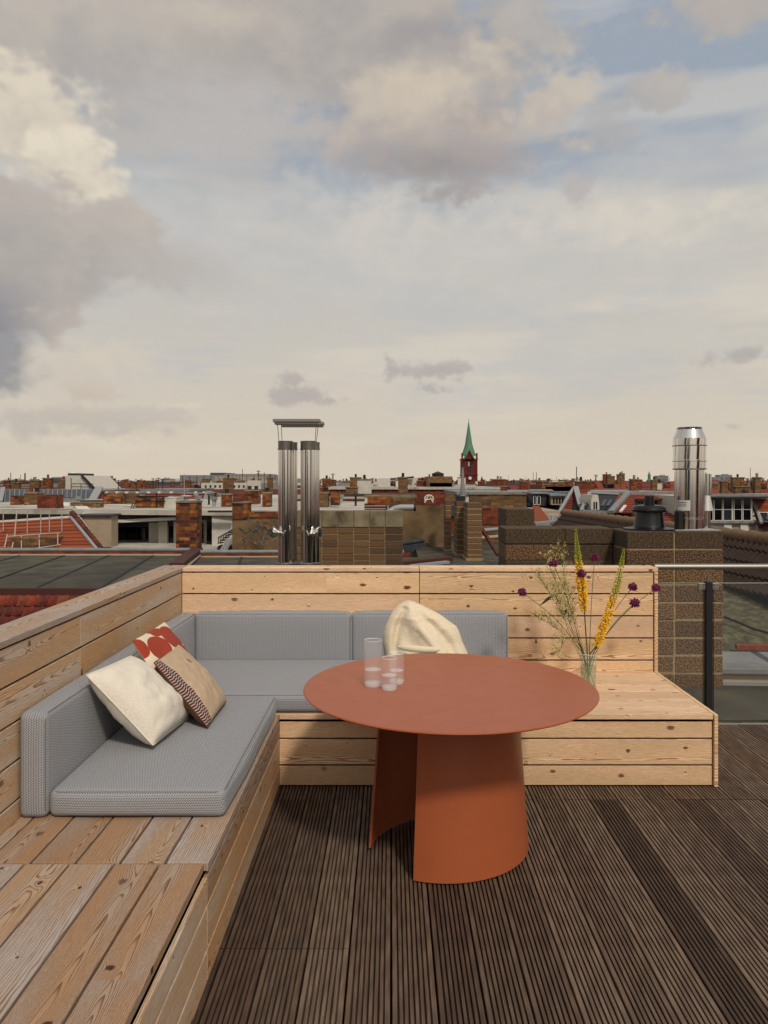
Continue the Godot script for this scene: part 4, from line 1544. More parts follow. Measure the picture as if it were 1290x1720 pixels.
func chimney(x0: float, x1: float, yt: float, yb: float, d: float, deep: float, m: Material, label: String, crown := true, group := "brick chimneys on the roofs") -> Node3D:
	var c := thing("chimney", label, "chimney", group, v(px_x((x0 + x1) / 2, d), px_y(yb, d), -d - deep / 2))
	obj("shaft", pbox(x0, x1, yt, yb, d, deep), m, c)
	if crown:
		var s := d / FOC
		obj("crown", bx(v(px_x(x0, d) - 0.02, px_y(yt, d), -d - deep - 0.02), v(px_x(x1, d) + 0.02, px_y(yt, d) + maxf(0.05, 1.2 * s), -d + 0.02)), M.render, c)
		var pots := 1 if x1 - x0 < 18 else 2
		for i in pots:
			var q := v(px_x(lerpf(x0, x1, (i + 0.5) / pots), d), px_y(yt, d) + 0.05, -d - deep / 2)
			var l := MB.new()
			l.lathe([Vector2(0.07, 0), Vector2(0.06, 0.09), Vector2(0.075, 0.1), Vector2(0.075, 0.13), Vector2(0.05, 0.13), Vector2(0.05, 0.0)], 10, q)
			obj("pot", l, pick([M.tile_orange[1], M.oxide, M.black]), c)
	return c

func make_stacks() -> void:
	# right chimney stack, two block columns, just beyond the railing
	var d := 6.14
	var c := thing("chimney_stack", "brown concrete block chimney stack carrying the shiny flue, beyond the glass railing", "chimney", "", v(2.29, -0.15, -d - 0.3))
	masonry(c, px_x(1053, d), px_x(1215, d), -0.18, 1.248, -d, -d - 0.46, 10, [0.0, 0.494, 1.0], M.block, M.block_dark, M.mortar)
	d = 6.5
	c = thing("chimney_stack", "low brown block chimney stack behind the foxtail lilies", "chimney", "", v(1.44, 0, -d - 0.2))
	masonry(c, px_x(849, d), px_x(1032, d) - 0.012, 0.0, 1.252, -d, -d - 0.43, 9, [0.0, 0.55, 1.0], [M.block[0], M.block[3], M.block_dark, M.block[4]], M.block_dark, M.mortar_dark)
	var e := 7.0
	c = thing("chimney_stack", "small raised mossy block on the end of the low chimney stack", "chimney", "", v(1.18, 0, -e - 0.25))
	masonry(c, px_x(850, e), px_x(897, e), 0.0, 1.40, -e, -e - 0.5, 8, [0.0, 1.0], [M.block_dark, M.block[3]], M.block_dark, M.mortar_dark)
	# shiny flue
	d = 6.37
	var k := d / FOC
	var f := v(px_x(1158, d), 1.2485, -d)
	var y := func(p: float) -> float: return (890.0 - p) * k
	c = thing("flue", "thick polished steel flue with clamp rings and cone top on the block stack", "chimney pipe", "", f)
	var l := MB.new()
	l.lathe([Vector2(22.5 * k, 0), Vector2(22.5 * k, y.call(872)), Vector2(23.2 * k, y.call(871.5)), Vector2(23.2 * k, y.call(869.5)), Vector2(22.5 * k, y.call(869)), Vector2(22.5 * k, y.call(864)), Vector2(23.6 * k, y.call(863.5)), Vector2(23.6 * k, y.call(861.5)), Vector2(22.8 * k, y.call(861))], 48, f)
	obj("base_section", l, M.steel, c)
	l = MB.new()
	l.lathe([Vector2(24.0 * k, y.call(861.3)), Vector2(24.0 * k, y.call(789))], 48, f)
	obj("pipe", l, M.steel, c)
	l = MB.new()
	l.lathe([Vector2(24.0 * k, y.call(789.5)), Vector2(26.4 * k, y.call(787)), Vector2(26.4 * k, y.call(776)), Vector2(27.2 * k, y.call(775.2)), Vector2(27.2 * k, y.call(773.4)), Vector2(26.2 * k, y.call(772.6)), Vector2(26.2 * k, y.call(750)), Vector2(26.6 * k, y.call(749)), Vector2(26.6 * k, y.call(737)), Vector2(26.0 * k, y.call(736))], 48, f)
	obj("upper_section", l, M.steel, c)
	l = MB.new()
	l.lathe([Vector2(26.0 * k, y.call(736)), Vector2(20.5 * k, y.call(722)), Vector2(20.8 * k, y.call(718.5)), Vector2(20.2 * k, y.call(718)), Vector2(19.8 * k, y.call(719)), Vector2(19.8 * k, y.call(760))], 48, f)
	obj("cone_top", l, M.steel, c)
	for p in [788.0, 749.0]:
		l = MB.new()
		l.lathe([Vector2(26.2 * k, y.call(p) - 0.004), Vector2(27.4 * k, y.call(p) - 0.003), Vector2(27.4 * k, y.call(p) + 0.003), Vector2(26.2 * k, y.call(p) + 0.004)], 48, f)
		obj("clamp_ring", l, M.steel_old, c)
		obj("clamp_bolt", stick(f + v(-27 * k, y.call(p), 0.03), f + v(-30 * k, y.call(p), 0.03), 0.004), M.steel_old, c)
	l = MB.new()
	l.lathe([Vector2(24.2 * k, y.call(857)), Vector2(24.25 * k, y.call(857)), Vector2(24.25 * k, y.call(840)), Vector2(24.2 * k, y.call(840))], 12, f, PI * 0.60, PI * 0.93)
	obj("type_plate", l, M.white_paint, c)
	l = MB.new()
	for q in 3:
		l.lathe([Vector2(24.35 * k, y.call(850.0 - q * 3.0)), Vector2(24.35 * k, y.call(849.0 - q * 3.0))], 6, f, PI * 0.68, PI * 0.9)
	obj("type_print", l, M.anthracite, c)
	obj("bracket", bx(f + v(-27 * k, 0, 0.02), f + v(-19.5 * k, y.call(858), 0.11), 0.004), M.black, c)
	obj("base_plate", bx(f + v(-0.17, 0.0005, -0.13), f + v(0.2, 0.008, 0.16), 0.002), M.zinc_pale, c)
	# second, thinner flue behind it
	var g := v(px_x(1187, 6.52), 1.2485, -6.52)
	c = thing("flue", "thin polished steel flue with a flared skirt, close behind the thick flue", "chimney pipe", "", g)
	l = MB.new()
	var kk := 6.52 / FOC
	l.lathe([Vector2(6 * kk, 0), Vector2(6 * kk, 30 * kk), Vector2(10 * kk, 30.5 * kk), Vector2(5.5 * kk, 56 * kk), Vector2(8 * kk, 57 * kk), Vector2(8 * kk, 92 * kk), Vector2(0.0, 93 * kk)], 28, g)
	obj("pipe", l, M.steel, c)
	# black vent hood
	var h := v(px_x(1090.5, 6.4), 1.2485, -6.4)
	k = 6.4 / FOC
	c = thing("roof_vent", "black plastic vent hood with a wide brim on the block stack", "vent", "", h)
	l = MB.new()
	l.lathe([Vector2(42 * k, 0), Vector2(42 * k, 0.012), Vector2(33 * k, 0.018), Vector2(26 * k, 5 * k), Vector2(24.5 * k, 10 * k), Vector2(22.5 * k, 30 * k), Vector2(22.0 * k, 31 * k)], 44, h)
	obj("body", l, M.black_plastic, c)
	l = MB.new()
	l.lathe([Vector2(21 * k, 30.5 * k), Vector2(27.5 * k, 30 * k), Vector2(28 * k, 33 * k), Vector2(27 * k, 38 * k), Vector2(24 * k, 40.5 * k), Vector2(9 * k, 42 * k)], 44, h)
	obj("brim", l, M.black_plastic, c)
	l = MB.new()
	l.lathe([Vector2(8.5 * k, 41.5 * k), Vector2(8 * k, 56 * k), Vector2(7 * k, 57 * k), Vector2(0, 57 * k)], 32, h)
	obj("spigot", l, M.black_plastic, c)

func make_flues() -> void:
	# pair of polished flues with a sheet roof on wires, in front of the block wall
	for s in [[479.5, 12.3, 10.0, "left"], [518.0, 13.2, 10.0, "right"], [490.0, 9.5, 10.42, "lb"], [528.0, 9.0, 10.42, "rb"]]:
		var d: float = s[2]
		var k := d / FOC
		var at := v(px_x(s[0], d), 0.0, -d)
		var names_ := {"left": "polished steel flue with a draught flap facing the graffiti wall", "right": "polished steel flue with a draught flap facing the block wall", "lb": "slim steel flue tucked behind the flue by the graffiti wall", "rb": "slim steel flue tucked behind the flue by the block wall"}
		var c := thing("flue", names_[s[3]], "chimney pipe", "steel flues under the sheet roof", at)
		var l := MB.new()
		var r: float = s[1] * k
		var top := px_y(741.0 if d < 10.1 else 743.0, d)
		l.lathe([Vector2(r, 0), Vector2(r, px_y(756, d))], 40, at)
		obj("pipe", l, M.steel, c)
		l = MB.new()
		l.lathe([Vector2(r * 1.0, px_y(756, d)), Vector2(r * 1.05, px_y(755.5, d)), Vector2(r * 1.05, px_y(753.5, d)), Vector2(r, px_y(753, d)), Vector2(r, top - 0.012), Vector2(r * 1.03, top - 0.01), Vector2(r * 1.03, top), Vector2(r * 0.97, top), Vector2(r * 0.95, px_y(800, d))], 40, at)
		obj("collar", l, M.steel_old, c)
		l = MB.new()
		l.lathe([Vector2(r * 1.18, 0), Vector2(r * 1.18, px_y(946, d)), Vector2(r * 1.0, px_y(944, d))], 30, at)
		obj("base_sleeve", l, M.steel_old, c)
		if s[3] in ["left", "right"]:
			var q := -1.0 if s[3] == "left" else 1.0
			var p := at + v(q * r * 0.35, px_y(895, d), r * 0.75)
			l = MB.new()
			var dir := v(q, 0.1, 0.25).normalized()
			l.tube([p, p + dir * 0.05, p + dir * 0.075, p + dir * 0.115, p + dir * 0.13], [0.028, 0.03, 0.05, 0.075, 0.078], 24)
			var fl := obj("draught_flap", l, M.steel, c)
			obj("counterweight", stick(p + v(-q * 0.02, -0.03, 0.05), p + v(-q * 0.05, 0.035, 0.06), 0.012, 10), M.steel, fl)
			obj("disc", stick(p + dir * 0.13, p + dir * 0.137, 0.06, 20), M.black, fl)
	for s in [[458, 537, 703.5, 711, 9.95, "front"], [469, 543, 708, 715, 10.42, "rear"]]:
		var d: float = s[4]
		var c := thing("rain_cover", "flat steel rain plate on thin wires above the %s pair of flues" % s[5], "cover", "rain plates over the flues", P((s[0] + s[1]) / 2.0, s[3], d))
		obj("plate", pbox(s[0], s[1], s[2], s[2] + 5.0, d, 0.2, 0.003), M.steel_brushed, c)
		obj("rim", pbox(s[0] + 3, s[1] - 1, s[2] + 5.0, s[3] + 1.5, d + 0.02, 0.16), M.steel_old, c)
		for q in ([[466, 469], [535, 531]] if s[5] == "front" else [[472.5, 474], [531, 529]]):
			obj("wire", stick(P(q[0], s[3], d + 0.06), P(q[1], 745, d + 0.06), 0.0045, 5), M.steel_old, c)

func make_flat_roof() -> void:
	# the wide felt roof behind the parapet
	var r := thing("flat_roof_building", "grey-green felted flat roof spreading behind the pine parapets", "building", "", v(-4, GROUND, -11))
	obj("wall", bx(v(-17, GROUND, -17.1), v(-4.25, -0.30, -11.9)), M.plaster_old, r)
	obj("wall", bx(v(-4.24, GROUND, -16.6), v(0.6, -0.30, -5.35)), M.plaster_old, r)
	obj("wall", bx(v(0.602, GROUND, -24), v(3.6, -0.30, -5.35)), M.plaster_old, r)
	# felt sheets, laid askew on the left part, each lapping the next
	var felt := [M.bitumen, tinted(M.bitumen, Color(0.93, 0.93, 0.92)), tinted(M.bitumen, Color(1.0, 0.98, 0.94)), tinted(M.bitumen, Color(0.86, 0.86, 0.86))]
	var i := 0
	var x := -16.5
	while x < -3.4:
		var cut := 13.0 + 3.0 * rng.randf()
		for q in [[11.8, cut], [cut + 0.01, 17.15]]:
			var a := func(xx: float, dd: float) -> Vector3: return v(minf(xx - 0.156 * (dd - 11.8), -4.2), 0.004 * (i % 2) - 0.005, -dd)
			obj("felt_sheet", slab([a.call(x, q[0]), a.call(x + 0.985, q[0]), a.call(x + 0.985, q[1]), a.call(x, q[1])], 0.02), felt[rng.randi() % 4], r)
		obj("seam", beam(v(x + 0.985, 0.004, -11.8), v(x + 0.985 - 0.156 * 5.3, 0.004, -17.1), 0.05, 0.012), M.seam, r)
		x += 1.0
		i += 1
	obj("roof_deck", bx(v(-17, -0.30, -17.18), v(-4.25, -0.03, -11.8)), M.seam, r)
	for q in [[-4.24, 0.6, 5.3, 16.7], [0.602, 3.6, 5.3, 24.0]]:
		var z: float = q[2]
		while z < q[3]:
			obj("felt_sheet", bx(v(q[0], -0.3, -minf(z + 0.99, q[3])), v(q[1], 0.0 - 0.004 * (int(z) % 2), -z)), felt[rng.randi() % 4], r)
			z += 1.0
	# low kerb with metal coping along the far edge
	for q in [[-17.0, -4.45, 17.2], [-4.2, -1.9, 16.72]]:
		obj("kerb", bx(v(q[0], -0.3, -q[2] - 0.2), v(q[1], 0.085, -q[2])), M.brick_red, r)
		obj("kerb_coping", stick(v(q[0], 0.115, -q[2] - 0.05), v(q[1], 0.115, -q[2] - 0.05), 0.045, 10), M.zinc, r)
		obj("flashing", bx(v(q[0], -0.02, -q[2] + 0.0005), v(q[1], 0.028, -q[2] + 0.012)), M.cream_strip, r)
	obj("firewall_coping", beam(P(331, 926, 17.25), P(296, 953, 13.9), 0.26, 0.16), M.oxide, r)
	obj("firewall_flashing", beam(P(338, 931, 17.0), P(310, 955, 13.9), 0.05, 0.03), M.cream_strip, r)
	# kerb behind the piers
	obj("kerb", beam(v(0.2, 0.02, -18.45), v(2.1, 0.02, -21.9), 0.3, 0.16), M.zinc_dark, r)
	obj("kerb_flashing", beam(v(0.2, -0.02, -18.25), v(2.1, -0.02, -21.7), 0.06, 0.07), M.cream_strip, r)
	obj("gutter_pipe", stick(v(0.2, 0.16, -18.4), v(2.1, 0.16, -21.8), 0.05, 10), M.zinc_dark, r)
	obj("gutter_pipe", stick(P(838, 889, 20), P(790, 893, 20), 0.06, 10), M.zinc, r)
	obj("gutter_flashing", beam(P(840, 900, 19), P(790, 904, 19), 0.1, 0.05), M.cream_strip, r)
	obj("rust_bar", beam(P(810, 889, 16.5), P(836, 932, 15.2), 0.06, 0.06), M.rust, r)
	obj("roof_ledge", beam(P(668, 947, 14.9), P(755, 938, 15.6), 0.25, 0.08), M.oxide, r)
	obj("ledge_flashing", beam(P(690, 951, 14.6), P(752, 944, 15.2), 0.12, 0.05), M.zinc_pale, r)
	# tiled skirt falling from the left part towards the terrace
	var t := thing("tiled_skirt", "weathered red clay tiles falling from the edge of the felted roof", "tiled roof", "", v(-6, -0.6, -11.4))
	obj("edge_board", bx(v(-17, -0.11, -11.80), v(-3.2, 0.012, -11.72)), M.oxide, t)
	var pan := MB.new()
	pan.smooth()
	var pr := [Vector2(-0.075, 0.012), Vector2(-0.05, 0.002), Vector2(-0.02, 0.0), Vector2(0.02, 0.006), Vector2(0.045, 0.024), Vector2(0.065, 0.026), Vector2(0.082, 0.01)]
	var down := v(0, -0.83, 0.56).normalized()
	var nn := v(0, 0.56, 0.83).normalized()
	for k in pr.size() - 1:
		var p: Vector2 = pr[k]
		var q: Vector2 = pr[k + 1]
		var a := v(p.x, 0, 0) + nn * (p.y + 0.002)
		var b := v(q.x, 0, 0) + nn * (q.y + 0.002)
		var c := b + down * 0.185 + nn * 0.02
		var e := a + down * 0.185 + nn * 0.02
		pan.quad(e, c, b, a)
		pan.quad(e - nn * 0.016, c - nn * 0.016, c, e)
	var pm := pan.done()
	obj("underlay", slab([v(-17, -0.10, -11.735), v(-3.2, -0.10, -11.735), v(-3.2, -1.52, -10.78), v(-17, -1.52, -10.78)], 0.03), M.oxide, t)
	var rest := MB.new()
	for row in 7:
		for col in 62:
			var at := v(-3.35 - col * 0.152 - (0.03 if row % 2 else 0.0), -0.10, -11.73) + down * (row * 0.16 + 0.005) + nn * 0.012
			if row < 5 and col > 4 and col < 56:
				var o := obj("roof_tile", pm, M.tile_red[rng.randi() % 5], t)
				o.position += at
				o.rotation = Vector3(rng.randf_range(-0.02, 0.02), rng.randf_range(-0.02, 0.02), rng.randf_range(-0.03, 0.03))
			else:
				rest.st.append_from(pm, 0, Transform3D(Basis.IDENTITY, at))
	var ro := obj("further_tiles", rest.st.commit(), M.tile_red[0], t)
	ro.set_meta("kind", "stuff")

func make_right_roof() -> void:
	# felted strip beside the deck, low fire wall, mossy slope and dark tiled ridge
	var r := thing("flat_roof_building", "dark mossy felted roof beyond the glass panel, with a dark tiled ridge", "building", "", v(4, GROUND, -8))
	obj("wall", bx(v(3.605, GROUND, -16), v(12, -1.0, -5.35)), M.plaster_old, r)

	obj("felt_sheet", slab([v(2.0, -0.02, -5.21), v(9, -0.02, -5.21), v(9, -0.012, -6.3), v(2.0, -0.012, -6.3)], 0.2), M.bitumen_moss, r)
	var crack := MB.new()
	var pts := [P(1216, 1194, 5.4), P(1228, 1205, 5.35), P(1240, 1212, 5.32), P(1262, 1205, 5.36), P(1290, 1200, 5.42)]
	for i in 4:
		var a: Vector3 = pts[i]
		var b: Vector3 = pts[i + 1]
		a.y = -0.012
		b.y = -0.012
		crack.tube([a, b], [0.006], 5)
	obj("torn_seam", crack, M.black, r)
	# fire wall with slate coping
	obj("firewall", slab([v(2.6, 0.10, -6.22), v(6, 0.10, -6.02), v(6, 0.10, -6.5), v(2.6, 0.10, -6.7)], 0.3), M.cream_strip, r)
	obj("flashing", beam(v(2.6, -0.005, -6.205), v(6, -0.005, -6.005), 0.02, 0.045), M.zinc_pale, r)
	var xs := [2.62, 3.14, 3.2, 4.4, 5.9]
	for i in 4:
		var x0: float = xs[i]
		var x1: float = xs[i + 1] - 0.004
		var z := func(x: float) -> float: return -6.19 + (x - 2.6) / 3.4 * 0.2
		obj("coping", slab([v(x0, 0.135, z.call(x0) + 0.03), v(x1, 0.135, z.call(x1) + 0.03), v(x1, 0.165, z.call(x1) - 0.5), v(x0, 0.165, z.call(x0) - 0.5)], 0.035 if i != 1 else 0.028), M.zinc if i != 1 else M.zinc_dark, r)
	obj("rust_trim", beam(v(3.05, 0.19, -6.74), v(5.5, 0.19, -6.58), 0.05, 0.04), M.tile_red[2], r)
	# mossy slope up to the tiles
	obj("mossy_slope", slab([v(2.4, 0.06, -6.6), v(6.2, 0.06, -6.3), v(4.9, 0.62, -8.2), v(3.55, 0.60, -9.4), v(2.75, 0.1, -8.4)], 0.25), M.bitumen_moss, r)
	crack = MB.new()
	crack.tube([P(1217, 1036, 7.35), P(1240, 1045, 7.2), P(1265, 1056, 7.05), P(1295, 1064, 6.95)], [0.012], 5)
	obj("torn_seam", crack, M.black, r)
	# tiled slope: dark pantiles as corrugation, ridge caps one by one
	var ra := v(3.45, 1.02, -15.2)
	var rb := v(4.2, 1.0, -8.2)
	var rc := v(4.75, 1.0, -4.6)
	var tiles := MB.new()
	for s in [[ra, rb, 64], [rb, rc, 34]]:
		var n: int = s[2]
		for i in n:
			for row in 4:
				var f0 := float(i) / n
				var f1 := float(i + 1) / n
				var down := v(-0.5, -0.50, 0.02)
				var top0: Vector3 = s[0].lerp(s[1], f0)
				var top1: Vector3 = s[0].lerp(s[1], f1)
				var a := top0 + down * (row / 4.0)
				var b := top1 + down * (row / 4.0)
				var c := top1 + down * ((row + 1.1) / 4.0) + v(-0.012, 0.02, 0)
				var e := top0 + down * ((row + 1.1) / 4.0) + v(-0.012, 0.02, 0)
				var m1 := a.lerp(b, 0.45) + v(-0.025, 0.035, 0)
				var m2 := e.lerp(c, 0.45) + v(-0.025, 0.035, 0)
				tiles.fan([a, m1, m2, e], v(-1, 1, 0))
				tiles.fan([m1, b, c, m2], v(-1, 1, 0))
				tiles.fan([e, m2, m2 + v(0.02, -0.04, 0), e + v(0.02, -0.03, 0)], v(-1, -0.2, 0))
				tiles.fan([m2, c, c + v(0.02, -0.03, 0), m2 + v(0.02, -0.04, 0)], v(-1, -0.2, 0))
	var to := obj("pantiles", tiles, M.tile_dark, r)
	to.set_meta("kind", "stuff")
	obj("tile_underlay", slab([ra + v(0, -0.06, 0), rb + v(0, -0.06, 0), rc + v(0, -0.06, 0), rc + v(-0.5, -0.58, 0), rb + v(-0.5, -0.58, 0), ra + v(-0.5, -0.58, 0)], 0.05), M.black, r)
	obj("far_slope", slab([ra, rb, rb + v(1.4, -1.3, 0), ra + v(1.4, -1.3, 0)], 0.04), M.tile_dark, r)
	obj("far_slope", slab([rb, rc, rc + v(1.4, -1.3, 0), rb + v(1.4, -1.3, 0)], 0.04), M.tile_dark, r)
	for s in [[ra, rb, 24], [rb, rc, 13]]:
		var n: int = s[2]
		for i in n:
			var p0: Vector3 = s[0].lerp(s[1], (i + 0.02) / n)
			var p1: Vector3 = s[0].lerp(s[1], (i + 1.06) / n)
			var b := MB.new()
			b.tube([p0 + v(0, 0.005, 0), p0.lerp(p1, 0.12) + v(0, 0.008, 0), p1], [0.088, 0.088, 0.075], 12)
			obj("ridge_tile", b, M.ridge, r)
	obj("verge_flashing", beam(ra + v(-0.02, 0.02, 0.05), ra + v(-0.62, -0.62, 0.1), 0.05, 0.05), M.zinc_pale, r)

func make_block_wall() -> void:
	var d := 13.7
	var x0 := px_x(488, d)
	var x1 := px_x(677, d)
	var w := thing("block_wall", "sooty brown block wall with a grey rendered band on top, behind the flues", "wall", "", v((x0 + x1) / 2, 0, -d - 0.2))
	var yb := px_y(886, d)
	var cols := [0.0, 0.14]
	for p in [540.8, 567.5, 594.2, 620.8, 646.8]:
		cols.append((p - 488.0) / 189.0)
	cols.append(1.0)
	cols.remove_at(1)
	var rows := 7
	obj("mortar_core", bx(v(x0 + 0.005, 0, -d - 0.37), v(x1 - 0.005, px_y(858.5, d) - 0.02, -d - 0.012)), M.mortar, w)
	var h := yb / rows
	for i in rows:
		for k in cols.size() - 1:
			var a := lerpf(x0, x1, cols[k])
			var b := lerpf(x0, x1, cols[k + 1])
			var m: Material = pick(M.block)
			if k == cols.size() - 2:
				m = pick([M.block_dark, M.block[3]])
			obj("block", bx(v(a + 0.006, i * h + 0.006, -d - 0.36), v(b - 0.006, (i + 1) * h - 0.006, -d + rng.randf_range(-0.004, 0.004)), 0.005), m, w)
	for k in cols.size() - 1:
		var a := lerpf(x0, x1, cols[k])
		var b := lerpf(x0, x1, cols[k + 1])
		obj("rendered_panel", bx(v(a + 0.004, yb + 0.006, -d - 0.38), v(b - 0.004, px_y(858, d), -d + 0.012 + rng.randf_range(-0.003, 0.003)), 0.006), M.render, w)
	# piers
	for q in [[785, 810, 845, 16.0, 0.9, 8, "slender tan block pier with pale mortar, before the church"], [767, 783, 842, 17.0, 0.8, 8, "tan block pier half hidden behind the slender one"], [748, 758, 840, 18.2, 0.5, 9, "thin tan block pier at the edge of the plastered wall"]]:
		var e: float = q[3]
		var p := thing("chimney_stack", q[6], "chimney", "block piers on the felted roof", v(px_x(q[0], e), 0, -e))
		masonry(p, px_x(q[0], e), px_x(q[1], e), 0.0, px_y(q[2], e), -e, -e - q[4], 10, [0.0, 1.0], [M.block[0], M.block[2], M.block[2]], M.block[1], M.mortar, 0.016)
		obj("base_ledge", bx(v(px_x(q[0], e) - 0.03, 0.0, -e - q[4]), v(px_x(q[1], e) + 0.03, 0.05, -e + 0.04)), M.mortar, p)
	# vent on the piers
	var c := thing("roof_vent", "grey metal vent cone with a dark foot in front of the church tower", "vent", "", P(776, 840, 17.2))
	var at := P(777, 841, 17.2)
	var l := MB.new()
	var k := 17.2 / FOC
	l.lathe([Vector2(5.5 * k, 0.0), Vector2(5.5 * k, 8 * k), Vector2(4.4 * k, 9 * k), Vector2(2.2 * k, 46 * k), Vector2(1.2 * k, 56 * k), Vector2(0, 56 * k)], 16, at)
	obj("cone", l, M.zinc, c)
	obj("foot", bx(at + v(-11 * k, 0, -0.1), at + v(4 * k, 8 * k, 0.09)), M.black, c)
	# plastered wall with the painted letter
	d = 19.5
	w = thing("firewall", "stained brown plaster wall with an orange brick panel bearing a white painted A", "wall", "", P(712, 918, d))
	obj("plaster", pbox(660, 757, 849, 922, d, 0.4), M.plaster_old, w)
	obj("brick_panel", pbox(698, 748, 827, 849, d + 0.02, 0.3), M.brick_red, w)
	obj("cap_course", pbox(640, 698, 832, 849, d + 0.04, 0.3), M.brick_tan, w)
	obj("cap_course", pbox(748, 765, 830, 849, d + 0.04, 0.3), M.brick_tan, w)
	var a := MB.new()
	var o := P(720.5, 838, d + 0.018)
	var s := d / FOC
	var ring := []
	for i in 25:
		var an := -0.75 + i / 24.0 * (PI + 1.5)
		ring.append(o + v(cos(an) * 7.2 * s, sin(an) * 6.2 * s, 0.0))
	a.tube(ring, [0.02], 5)
	a.tube([o + v(-7.5 * s, -6.5 * s, 0), o + v(0, 6.5 * s, 0), o + v(6.5 * s, -6.5 * s, 0)], [0.02], 5)
	a.tube([o + v(-6.0 * s, -1.5 * s, 0), o + v(6.0 * s, -0.5 * s, 0)], [0.018], 5)
	obj("painted_letter", a, M.graffiti, w)
	# steel elbow duct
	c = thing("duct", "bent galvanised duct lying on the block wall's top", "duct", "", P(680, 858, 15))
	l = MB.new()
	l.tube([P(647, 865, 14.9), P(655, 859, 15), P(663, 854.5, 15), P(672, 852.5, 15), P(697, 852.5, 15)], [0.055, 0.06, 0.062, 0.062, 0.062], 14)
	obj("pipe", l, M.zinc_pale, c)
	obj("cuff", stick(P(695, 852.5, 15), P(698.5, 852.5, 15), 0.07, 14), M.black, c)
	# brick wall right of the piers
	d = 21.0
	w = thing("firewall", "tan brick fire wall with a dark red brick patch, behind the low stack", "wall", "", P(850, 900, d))
	obj("brickwork", pbox(790, 884, 830.5, 930, d, 0.4), M.brick_tan, w)
	obj("red_patch", pbox(811, 839, 853, 881, d - 0.03, 0.2), M.brick_red, w)
	obj("capping", pbox(788, 885, 828.5, 830.8, d - 0.03, 0.48), M.render, w)
	# graffiti wall left of the flues
	d = 17.4
	w = thing("firewall", "old plastered fire wall covered in faded graffiti, with orange brick along its top", "wall", "", P(430, 925, d))
	obj("plaster", pbox(390, 500, 872, 928, d, 0.4), M.plaster_old, w)
	obj("brick_top", pbox(390, 500, 860, 872, d + 0.005, 0.39), M.brick_orange, w)
	var gm := [mat(Color(0.30, 0.42, 0.43), 0.85), mat(Color(0.44, 0.24, 0.18), 0.85), mat(Color(0.16, 0.19, 0.25), 0.85), mat(Color(0.50, 0.47, 0.40), 0.85)]
	var gr := RandomNumberGenerator.new()
	gr.seed = 3
	for i in 4:
		for q in 9:
			var b := MB.new()
			var p := P(gr.randf_range(412, 464), gr.randf_range(876, 918), d - 0.002)
			var path := [p]
			for z in 5:
				p += v(gr.randf_range(-0.08, 0.08), gr.randf_range(-0.09, 0.09), 0)
				path.append(p)
			b.tube(path, [0.009], 4)
			obj("graffiti_stroke", b, gm[i], w)
	c = thing("chimney_stack", "orange and sooty brick stack on the corner of the graffiti wall", "chimney", "", P(402, 872, d))
	obj("shaft", pbox(390, 415.5, 845.5, 872, d - 0.03, 0.5), M.brick_orange, c)
	obj("crown", pbox(389, 416.5, 843.8, 845.5, d - 0.05, 0.54), M.render, c)
	# tall orange brick chimney
	d = 17.5
	c = thing("chimney_stack", "tall freestanding orange brick chimney with an aerial mast, beside the white roof flat", "chimney", "", P(312, 930, d))
	obj("shaft", pbox(295.5, 330, 844.5, 931, d, 0.5), M.brick_orange, c)
	obj("crown", pbox(294.5, 331, 841.5, 844.5, d - 0.02, 0.54), M.render, c)
	obj("mast", stick(P(309.5, 842, d + 0.2), P(309.5, 797, d + 0.2), 0.012), M.zinc_pale, c)
	obj("cowl", stick(P(313, 842, d + 0.2), P(313, 836, d + 0.2), 0.05, 12), M.zinc_pale, c)
	obj("cowl_cap", stick(P(313, 833.5, d + 0.2), P(313, 832, d + 0.2), 0.12, 14), M.white_paint, c)

